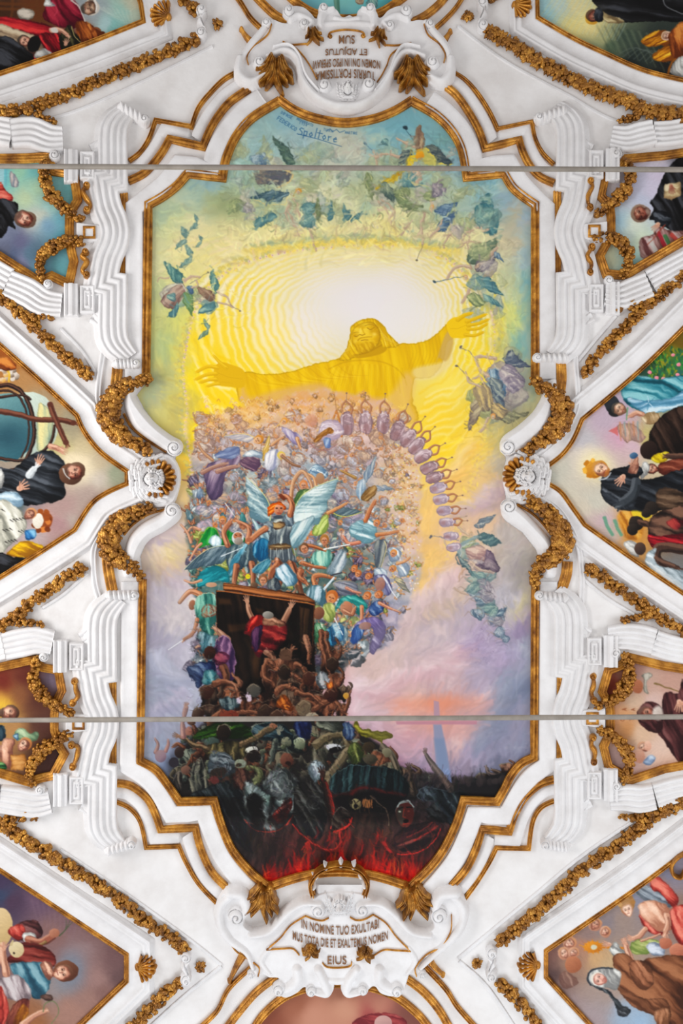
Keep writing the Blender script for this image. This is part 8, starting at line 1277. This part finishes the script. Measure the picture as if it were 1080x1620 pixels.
TOP = thing('cartouche', 548, 80, 'white scrolled cartouche with an upside-down Latin inscription at the top', 'cartouche', 'scrolled cartouches with inscriptions')
sil = tcrop([(165, 145), (180, 112), (215, 105), (262, 122), (300, 118), (262, 80), (300, 45), (360, 48), (400, 78), (422, 102), (436, 62), (480, 45), (522, 62), (546, 95), (578, 85), (604, 95), (618, 60), (662, 45), (702, 62), (722, 98), (760, 62), (820, 42), (868, 72), (862, 112), (905, 108), (950, 115), (978, 150), (1000, 190), (1050, 250), (1066, 320), (1058, 392), (1018, 432), (962, 424), (930, 392), (914, 340), (930, 290), (880, 286), (826, 300), (792, 352), (760, 430), (696, 494), (620, 540), (560, 552), (480, 536), (402, 492), (352, 430), (322, 350), (290, 305), (232, 288), (196, 300), (214, 344), (196, 396), (124, 440), (72, 412), (44, 350), (56, 280), (100, 205)])
R = Relief(370, 8, 720, 190, .7); R.poly(sil, .12, 3); 
fld = tcrop([(478, 190), (560, 166), (648, 188), (640, 232), (870, 226), (790, 262), (756, 330), (708, 412), (640, 380), (560, 372), (500, 384), (424, 400), (380, 330), (352, 262), (262, 222), (480, 236)])
for P, w0, w1, md, h in ((tcrop([(196, 130), (150, 190), (104, 250), (60, 310)]), 14, 14, 20, .17), (tcrop([(60, 300), (56, 370), (110, 410), (180, 380)]), 16, 12, 20, .2), (tcrop([(940, 130), (990, 190), (1036, 250), (1056, 310)]), 14, 14, 20, .17), (tcrop([(1056, 300), (1052, 370), (1010, 408), (950, 380)]), 16, 12, 20, .2),
                         (tcrop([(190, 292), (270, 262), (330, 300), (352, 390), (410, 468), (490, 512), (560, 522), (630, 512), (700, 470), (756, 400), (800, 310), (850, 268), (930, 290)]), 12, 12, 17, .19), (tcrop([(220, 250), (290, 240), (340, 290), (372, 380), (430, 452)]), 6, 5, 8, .2), (tcrop([(910, 250), (840, 240), (800, 280), (764, 370), (700, 452)]), 6, 5, 8, .2),
                         (tcrop([(300, 120), (340, 100), (400, 130), (380, 160)]), 14, 8, 16, .19), (tcrop([(850, 115), (800, 100), (740, 130), (760, 160)]), 14, 8, 16, .19), (tcrop([(440, 150), (450, 90), (500, 70)]), 14, 9, 16, .2), (tcrop([(690, 150), (690, 90), (640, 70)]), 14, 9, 16, .2), (tcrop([(510, 110), (560, 120), (620, 110)]), 12, 12, 12, .16), (tcrop([(440, 140), (560, 132), (700, 140)]), 14, 14, 16, .15)):
    R.stroke(P, w0, w1, h, mid=md)
for (x, y, r, a, sg, h) in ((290, 84, 30, 0, 1, .24), (848, 84, 30, 180, -1, .24), (455, 72, 26, 180, 1, .24), (678, 72, 26, 0, -1, .24), (187, 135, 26, 90, -1, .2), (958, 140, 24, 90, 1, .2), (152, 325, 32, 180, 1, .24), (972, 325, 32, 0, -1, .24), (460, 432, 34, 0, -1, .23), (668, 426, 34, 180, 1, .23), (362, 140, 26, 60, 1, .2), (770, 148, 26, 120, -1, .2)): c = tcrop([(x, y)])[0]; R.volute(c[0], c[1], r/3, a, 1.6, h, None, sg)
R.build('scrollwork', M_STUC, TOP)
lettering((('SUM', 548.3, 71, 13, 25, 0), ('ET ADJUTUS', 547.5, 90, 10, 66, 1), ('NOMEN DNI IN IPSO SPERAVI', 548, 107, 13, 106, 4), ('TURRIS FORTISSIMA', 546, 124, 14, 94, 5)), TOP, .128, flip=True)
for P in (tcrop([(262, 222), (300, 236), (350, 234), (385, 232)]), tcrop([(870, 228), (830, 236), (790, 240), (750, 238)]), tcrop([(476, 200), (490, 178), (560, 166), (636, 176), (652, 200)]), tcrop([(388, 330), (410, 370), (424, 400)]), tcrop([(756, 330), (730, 380), (708, 412)]), tcrop([(262, 222), (320, 250), (360, 290), (388, 330)]), tcrop([(870, 228), (800, 262), (770, 290), (756, 330)]), tcrop([(210, 140), (190, 190), (130, 240), (94, 290), (100, 330)]), tcrop([(930, 140), (950, 190), (1000, 230), (1030, 280), (1024, 320)])):
    sweep('gilt_line', path(P), [(-.9, .118), (-.8, .15), (0, .156), (.8, .15), (.9, .118)], M_GOLD, TOP)
for x, y in ((486, 196), (642, 194)): R = Relief(500, 50, 600, 80, .5); c = tcrop([(x, y)])[0]; R.volute(c[0], c[1], 4.5, 0, 1.2, .16); R.build('gilt_curl', M_GOLD, TOP)
for cx, cy, a in ((494, 62, 75), (601, 63, 105)): leafspray(cx, cy-4, a, 27, '', 5, 70, 7, TOP, h=.2, curl=26)
for cx, cy, a, lab in ((437, 104, 95, 'gold acanthus spray at the lower left of the top cartouche'), (652, 106, 85, 'gold acanthus spray at the lower right of the top cartouche')): leafspray(cx, cy, a, 50, lab, 8, 84, 13, h=.2, curl=20)
for P, lab in ((tcrop([(66, 145), (90, 180), (125, 215)]), 'small gold hook left of the top cartouche'), (tcrop([(1055, 155), (1035, 185), (1005, 220)]), 'small gold hook right of the top cartouche'), (bcrop([(10, 870), (45, 800), (75, 750)]), 'small gold hook left of the bottom cartouche'), (bcrop([(1020, 842), (975, 800), (945, 755)]), 'small gold hook right of the bottom cartouche')):
    R = Relief(P[0][0]-30, P[0][1]-50, P[0][0]+40, P[0][1]+40, .6); R.stroke(P, 5, 13, .09); R.ell(P[0][0], P[0][1], 4, 4, .1); R.build('gilded_hook', M_GOLD, label=lab, cat='ornament', group='gold hooks beside the cartouches')
cherub(550, 150, 9, 0, 'tiny white cherub head under the upside-down inscription', ring=False)

BOT = thing('cartouche', 538, 1460, 'white scrolled cartouche with a Latin inscription under a gold rimmed arch at the bottom', 'cartouche', 'scrolled cartouches with inscriptions')
sil = bcrop([(0, 425), (60, 432), (108, 470), (112, 530), (82, 590), (140, 622), (205, 590), (262, 522), (332, 482), (400, 465), (440, 440), (540, 430), (640, 440), (690, 466), (740, 476), (800, 524), (858, 600), (920, 622), (972, 600), (952, 530), (968, 464), (1036, 422), (1100, 440), (1140, 500), (1132, 590), (1078, 662), (1036, 700), (960, 742), (904, 780), (936, 822), (902, 842), (866, 832), (852, 870), (830, 925), (778, 936), (722, 920), (694, 888), (664, 908), (600, 930), (552, 922), (534, 872), (514, 866), (498, 920), (448, 934), (380, 920), (366, 892), (330, 920), (272, 942), (225, 912), (212, 880), (240, 850), (196, 846), (166, 832), (120, 842), (100, 820), (128, 790), (90, 742), (30, 700), (-22, 650), (-52, 580), (-54, 500), (-30, 446)])
R = Relief(336, 1395, 744, 1578, .7); R.poly(sil, .12, 3)
for P, w0, w1, md, h in ((bcrop([(20, 450), (-30, 500), (-34, 580), (10, 660), (90, 720), (120, 790)]), 16, 10, 20, .18), (bcrop([(1060, 450), (1112, 500), (1112, 580), (1068, 650), (990, 720), (916, 790)]), 16, 10, 20, .18), (bcrop([(10, 440), (70, 450), (90, 510), (60, 560)]), 20, 14, 22, .22), (bcrop([(1080, 440), (1010, 450), (985, 510), (1010, 560)]), 20, 14, 22, .22),
                         (bcrop([(110, 640), (200, 620), (290, 530), (360, 490), (440, 490)]), 12, 10, 17, .19), (bcrop([(960, 640), (870, 622), (790, 540), (720, 492), (640, 490)]), 12, 10, 17, .19), (bcrop([(330, 800), (330, 850), (280, 890), (230, 890)]), 20, 12, 22, .2), (bcrop([(720, 800), (720, 850), (770, 890), (820, 890)]), 20, 12, 22, .2), (bcrop([(430, 800), (460, 860), (470, 910), (400, 900)]), 18, 10, 20, .2), (bcrop([(610, 800), (570, 860), (570, 910), (640, 900)]), 18, 10, 20, .2), (bcrop([(440, 850), (520, 856), (600, 850)]), 16, 16, 18, .15), (bcrop([(200, 700), (160, 760), (200, 820)]), 12, 10, 16, .15), (bcrop([(860, 700), (890, 760), (850, 820)]), 12, 10, 16, .15)):
    R.stroke(P, w0, w1, h, mid=md)
for (x, y, r, a, sg, h) in ((44, 545, 42, 180, 1, .25), (1000, 540, 42, 0, -1, .25), (430, 518, 36, 0, 1, .23), (638, 514, 36, 180, -1, .23), (245, 888, 32, 90, 1, .24), (800, 892, 32, 90, -1, .24), (396, 898, 26, 0, -1, .22), (642, 892, 26, 180, 1, .22), (112, 826, 20, 0, 1, .18), (922, 826, 20, 180, -1, .18), (430, 700, 10, 0, 1, .16)): c = bcrop([(x, y)])[0]; R.volute(c[0], c[1], r/3, a, 1.6, h, None, sg)
# niche hood behind the cherub
R.poly(bcrop([(420, 450), (424, 396), (470, 360), (540, 348), (610, 360), (650, 396), (652, 450), (600, 470), (470, 470)]), .1, 4); R.build('scrollwork', M_STUC, BOT)
lettering((('IN NOMINE TUO EXULTABI', 538, 1464.5, 14, 122, 11), ('MUS TOTA DIE ET EXALTEMUS NOMEN', 538, 1485, 13.5, 150, 13), ('EIUS', 533, 1511, 13, 30, 0)), BOT, .128)
for P in (bcrop([(370, 546), (300, 590), (250, 650), (185, 705)]), bcrop([(185, 705), (260, 700), (310, 700), (340, 730)]), bcrop([(370, 546), (410, 562), (450, 568), (480, 555)]), bcrop([(690, 540), (750, 580), (800, 645), (868, 712)]), bcrop([(868, 712), (800, 708), (740, 706), (690, 735)]), bcrop([(690, 540), (650, 562), (610, 566), (580, 552)]), bcrop([(450, 766), (470, 785), (520, 790), (580, 782), (588, 762)]), bcrop([(0, 650), (40, 710), (100, 750), (150, 790), (145, 830)]), bcrop([(1060, 540), (1056, 620), (1010, 690), (940, 730), (890, 790), (895, 830)])):
    sweep('gilt_line', path(P), [(-.9, .118), (-.8, .15), (0, .156), (.8, .15), (.9, .118)], M_GOLD, BOT)
AR = path(bcrop([(406, 452), (396, 396), (430, 346), (480, 322), (535, 314), (590, 322), (634, 346), (662, 396), (648, 452)])); sweep('gilt_arch', AR, scaled(GF, .62, 2.6), M_GOLD, BOT)
R = Relief(480, 1345, 596, 1415, .5)
for (x, y, q) in ((400, 352, 215), (457, 305, 240), (537, 288, 270), (606, 300, 300), (650, 350, 325), (385, 410, 190), (672, 404, 350)): c = bcrop([(x, y)])[0]; a = math.radians(q); R.stroke([(c[0]-math.cos(a)*7, c[1]-math.sin(a)*7), c], 11, 2, .2, h1=.12)
R.build('crown_points', M_STUC, BOT)['kind'] = 'stuff'
for cx, cy, a in ((490, 1500, 75), (578, 1504, 100)): leafspray(cx, cy-8, a, 22, '', 6, 120, 8, BOT, h=.2, curl=40)
for cx, cy, a, lab, f_ in ((418, 1404, 102, 'gold acanthus spray at the upper left of the bottom cartouche', 60), (652, 1404, 78, 'gold acanthus spray at the upper right of the bottom cartouche', 60)): leafspray(cx, cy, a, 50, lab, 8, 80, 13, h=.2, curl=20)
cherub(536, 1422, 11, 0, 'white cherub head with folded wings under the gold arch', ring=False)

# --- apex scrolls, rosettes and shells where the side borders meet
def apex(x, y, d, lab):
    """two small volutes joined by an S; d = +1 when the scroll opens to the right"""
    R = Relief(x-26, y-36, x+26, y+36, .55); R.volute(x, y-18, 9, 0, 1.5, .16, 3.2, d); R.volute(x, y+18, 9, 0, 1.5, .16, 3.2, -d); R.stroke([(x+d*6, y-12), (x-d*2, y-2), (x+d*2, y+6), (x+d*6, y+13)], 5, 5, .14, mid=12); R.stroke([(x-d*4, y-12), (x+d*4, y+8)], 2, 2, .05, 'sub'); R.build('apex_scroll', M_STUC, label=lab, cat='scroll', group='small white apex scrolls')
for x, y, d, lab in ((319, 40, 1, 'upper left'), (763, 28, -1, 'upper right'), (294, 1527, 1, 'lower left'), (777, 1521, -1, 'lower right')):
    apex(x, y, d, f'small white double scroll at the apex of the {lab} border'); t = thing('rosette', x+d*24, y, f'tiny gold rosette beside the {lab} apex scroll', 'rosette', 'tiny gold rosettes'); cluster(t, x+d*24, y, 7.5, 0, 1, 2.2, .06, 'rosette', 'petals')
def shell(x, y, ang, r, lab):
    R = Relief(x-r*1.3, y-r*1.3, x+r*1.3, y+r*1.3, .5); a0 = math.radians(ang); bx, by = x-math.cos(a0)*r*.85, y-math.sin(a0)*r*.85
    for i in range(9): a = a0+math.radians((i-4)*17); l = r*(1.75-.09*abs(i-4)); R.stroke([(bx, by), (bx+math.cos(a)*l, by+math.sin(a)*l)], 2.4, r*.44, .06, h1=.1, p=.6)
    R.ell(bx, by, r*.28, r*.4, .1, ang); R.build('scallop_shell', M_GOLD, label=lab, cat='shell', group='gold scallop shells'); 
for x, y, a, r, lab in ((254, 24, 200, 16, 'gold scallop shell right of the cardinals picture'), (825, 12, 10, 15, 'gold scallop shell left of the preacher picture at the top'), (231, 1528, 0, 16, 'gold scallop shell right of the lamb picture'), (836, 1525, 180, 17, 'gold scallop shell left of the nun picture')): shell(x, y, a, r, lab)
for x, y, lab in ((211, 1527, 'small dark socket between lamb picture and shell'), (854, 1526, 'small dark socket between nun picture and shell')):
    R = Relief(x-4, y-4, x+4, y+4, .4); R.ell(x, y, 2, 2, .03, 0, p=.2); R.build('cable_socket', M_HOLE, label=lab, cat='socket', group='small dark sockets')
R = Relief(1050, 1340, 1094, 1400, .6); R.stroke([(1094, 1346), (1074, 1352), (1062, 1366), (1064, 1382), (1076, 1386), (1082, 1376)], 9, 5, .12); R.build('gilded_scroll', M_GOLD, label='gold scroll curling over the edge of the nun picture', cat='scroll')

# --- little gold S scrolls on the pilasters
for P, lab in (([(138, 298), (132, 306), (138, 318), (144, 328), (138, 336)], 'upper left pilaster, upper'), ([(136, 402), (130, 408), (138, 416), (131, 430), (138, 438)], 'upper left pilaster, lower'), ([(119, 1076), (121, 1090), (124, 1100), (116, 1110)], 'lower left pilaster, upper'), ([(114, 1176), (124, 1180), (122, 1196), (116, 1210)], 'lower left pilaster, lower'),
               ([(933, 291), (936, 300), (928, 316), (932, 332)], 'upper right pilaster, upper'), ([(935, 394), (928, 408), (934, 420), (932, 434)], 'upper right pilaster, lower'), ([(937, 1068), (938, 1082), (934, 1094), (938, 1106)], 'lower right pilaster, upper'), ([(937, 1164), (934, 1176), (940, 1188), (938, 1202)], 'lower right pilaster, lower')):
    R = Relief(P[0][0]-18, P[0][1]-12, P[0][0]+18, P[-1][1]+12, .5); R.stroke(P, 5, 5, .09, mid=9); R.volute(P[0][0], P[0][1], 5.6, 0, 1.1, .11, 2.6, 1); R.volute(P[-1][0], P[-1][1], 5.6, 180, 1.1, .11, 2.6, 1); a, b = lab.split(', '); R.build('gilded_s_scroll', M_GOLD, base=.06, label=f'little gold S scroll on the {a}, the {b} of its pair', cat='ornament', group='little gold S scrolls on the pilasters')

# --- garlands
DG = 'diagonal gold fruit garlands'
garland([(-8, 180), (24, 178), (48, 174), (62, 168), (95, 157), (150, 133), (210, 108), (262, 86), (318, 62)], 10.5, 'long gold garland running up from the left edge to the upper left apex scroll', DG)
garland([(54, 178), (66, 186), (92, 197)], 8, 'short gold garland tail above the bald monk bracket', 'short gold garland tails', 4)
garland([(283, -6), (302, 12), (316, 26)], 10, 'gold garland cut by the top edge left of the top cartouche', DG)
garland([(768, 50), (807, 72), (837, 92), (870, 110), (900, 127), (933, 142), (963, 153), (993, 163), (1023, 177), (1056, 182), (1090, 184)], 11.5, 'gold garland of round rosettes under the preacher picture', DG, spacing=17.5, kind='rosette', dens=1.35)
garland([(1012, 182), (998, 190), (976, 193)], 8, 'short gold garland tail above the writer bracket', 'short gold garland tails', 5)
garland([(774, 2), (790, -8)], 8, 'scrap of gold garland cut by the top edge near the right shell', DG)
garland([(-8, 464), (20, 487), (43, 507), (67, 530), (97, 557), (133, 588), (144, 598)], 10, 'gold garland descending above the globe picture', DG)
garland([(50, 506), (66, 500), (86, 507)], 8, 'short gold garland tail below the bald monk bracket', 'short gold garland tails', 4.5)
garland([(1090, 432), (1040, 470), (1000, 507), (960, 547), (920, 593)], 9.5, 'gold garland descending above the missionary picture', DG)
garland([(1030, 476), (1000, 486), (968, 493)], 10, 'short gold garland tail below the writer bracket', 'short gold garland tails', 6)
garland([(134, 896), (107, 913), (77, 933), (50, 953), (17, 980), (-8, 1000)], 10.5, 'gold garland under the globe picture', DG)
garland([(26, 984), (50, 984), (72, 990)], 9, 'short gold garland tail above the dark child bracket', 'short gold garland tails', 5)
garland([(925, 896), (953, 913), (987, 937), (1020, 960), (1053, 983), (1090, 1002)], 10, 'gold garland under the missionary picture', DG)
garland([(1030, 968), (1004, 978), (978, 982)], 9, 'short gold garland tail above the friar bracket', 'short gold garland tails', 6)
garland([(-8, 1300), (8, 1304), (33, 1322), (80, 1350), (143, 1390), (197, 1427), (233, 1457), (273, 1483), (297, 1503)], 11, 'long gold garland from the left edge to the lower left apex scroll', DG)
garland([(8, 1294), (36, 1290), (66, 1293)], 9.5, 'short gold garland tail below the dark child bracket', 'short gold garland tails', 5)
garland([(288, 1549), (264, 1568), (236, 1596), (204, 1630)], 10.5, 'gold garland leaving the lower left apex scroll downwards', DG)
garland([(1090, 1266), (1060, 1276), (1030, 1292), (987, 1327), (940, 1360), (910, 1383), (880, 1413), (837, 1450), (787, 1490)], 11, 'long gold garland from the right edge to the lower right apex scroll', DG)
garland([(1022, 1286), (1000, 1292), (978, 1290)], 9, 'short gold garland tail below the friar bracket', 'short gold garland tails', 5)
garland([(788, 1548), (817, 1577), (838, 1602), (856, 1630)], 10.5, 'gold garland leaving the lower right apex scroll downwards', DG)
BG_ = 'curved gold garlands tied over the small pictures'
for P, lab in (([(74, 256), (71, 275), (76, 300), (90, 322), (110, 338), (132, 350)], 'upper curved gold garland over the bald monk picture'), ([(134, 386), (112, 384), (88, 392), (70, 406), (64, 426), (70, 444)], 'lower curved gold garland over the bald monk picture'), ([(60, 1040), (54, 1062), (58, 1084), (76, 1106), (96, 1118), (118, 1128)], 'upper curved gold garland over the dark child picture'), ([(114, 1158), (96, 1166), (74, 1180), (56, 1198), (48, 1220), (54, 1240)], 'lower curved gold garland over the dark child picture'),
               ([(990, 256), (996, 276), (990, 300), (974, 318), (956, 332), (940, 344)], 'upper curved gold garland over the writer picture'), ([(940, 380), (962, 378), (982, 388), (993, 406), (990, 426), (982, 440)], 'lower curved gold garland over the writer picture'), ([(986, 1034), (994, 1052), (992, 1076), (978, 1098), (960, 1108), (940, 1116)], 'upper curved gold garland over the friar picture'), ([(944, 1152), (966, 1160), (984, 1176), (994, 1198), (992, 1220), (982, 1236)], 'lower curved gold garland over the friar picture')):
    garland(P, 7, lab, BG_, 6, spacing=13, mid=11, lift=.13, dens=1.15)
HG = 'heavy gold garlands beside the cherub heads'
garland([(240, 600), (222, 604), (196, 614), (176, 634), (173, 660), (186, 684), (210, 702), (240, 716)], 8, 'heavy curved gold garland above the left cherub head', HG, 9, spacing=17, mid=18, lift=.17, dens=1.1)
garland([(242, 803), (212, 812), (186, 830), (172, 856), (182, 880), (206, 894), (226, 916)], 9, 'heavy curved gold garland below the left cherub head', HG, 7, spacing=17, mid=18, lift=.17, dens=1.1)
garland([(842, 598), (852, 612), (874, 624), (888, 646), (884, 670), (866, 692), (848, 704), (828, 716)], 8, 'heavy curved gold garland above the right cherub head', HG, 8, spacing=17, mid=18, lift=.17, dens=1.1)
garland([(832, 790), (854, 802), (874, 822), (888, 850), (884, 872), (864, 886), (848, 904), (842, 928)], 9, 'heavy curved gold garland below the right cherub head', HG, 8, spacing=17, mid=18, lift=.17, dens=1.1)

# --- the two iron tie rods under the vault
def rod(y0, y1, z, w, lab):
    d = z-EYE; xl, xr = -math.sqrt((EYE+RISE-z)/SAG)-.25, math.sqrt((EYE+RISE-z)/SAG)+.25; f = lambda x: ((y0+(y1-y0)*(x/d*FPX+540)/1080)-810)/FPX*d
    t = bpy.data.objects.new('tie_rod', None); COL.objects.link(t); t.location = (0, f(0), z); tagp(t, lab, 'rod', 'iron tie rods')
    bm = bmesh.new(); k = 12; rings = []
    for x in np.linspace(xl, xr, 41):
        r = w/2*(1+.04*math.sin(x*3.1)); rings.append([bm.verts.new((x, f(x)+r*math.cos(a)*1.0, z+r*.8*math.sin(a))) for a in np.linspace(0, 2*math.pi, k, endpoint=False)])
    for a, b in zip(rings, rings[1:]):
        for i in range(k): bm.faces.new((a[i], a[(i+1) % k], b[(i+1) % k], b[i]))
    bm.faces.new(rings[0][::-1]); bm.faces.new(rings[-1]); bmesh.ops.recalc_face_normals(bm, faces=bm.faces); me = bpy.data.meshes.new('bar'); bm.to_mesh(me); bm.free(); link('bar', me, M_IRON, t)
rod(263, 268.5, 12.55, .075, 'long thin grey iron rod crossing the vault over the top of the central picture')
rod(1139.5, 1134, 12.55, .075, 'long thin grey iron rod crossing the vault over the crowd in the lower part')
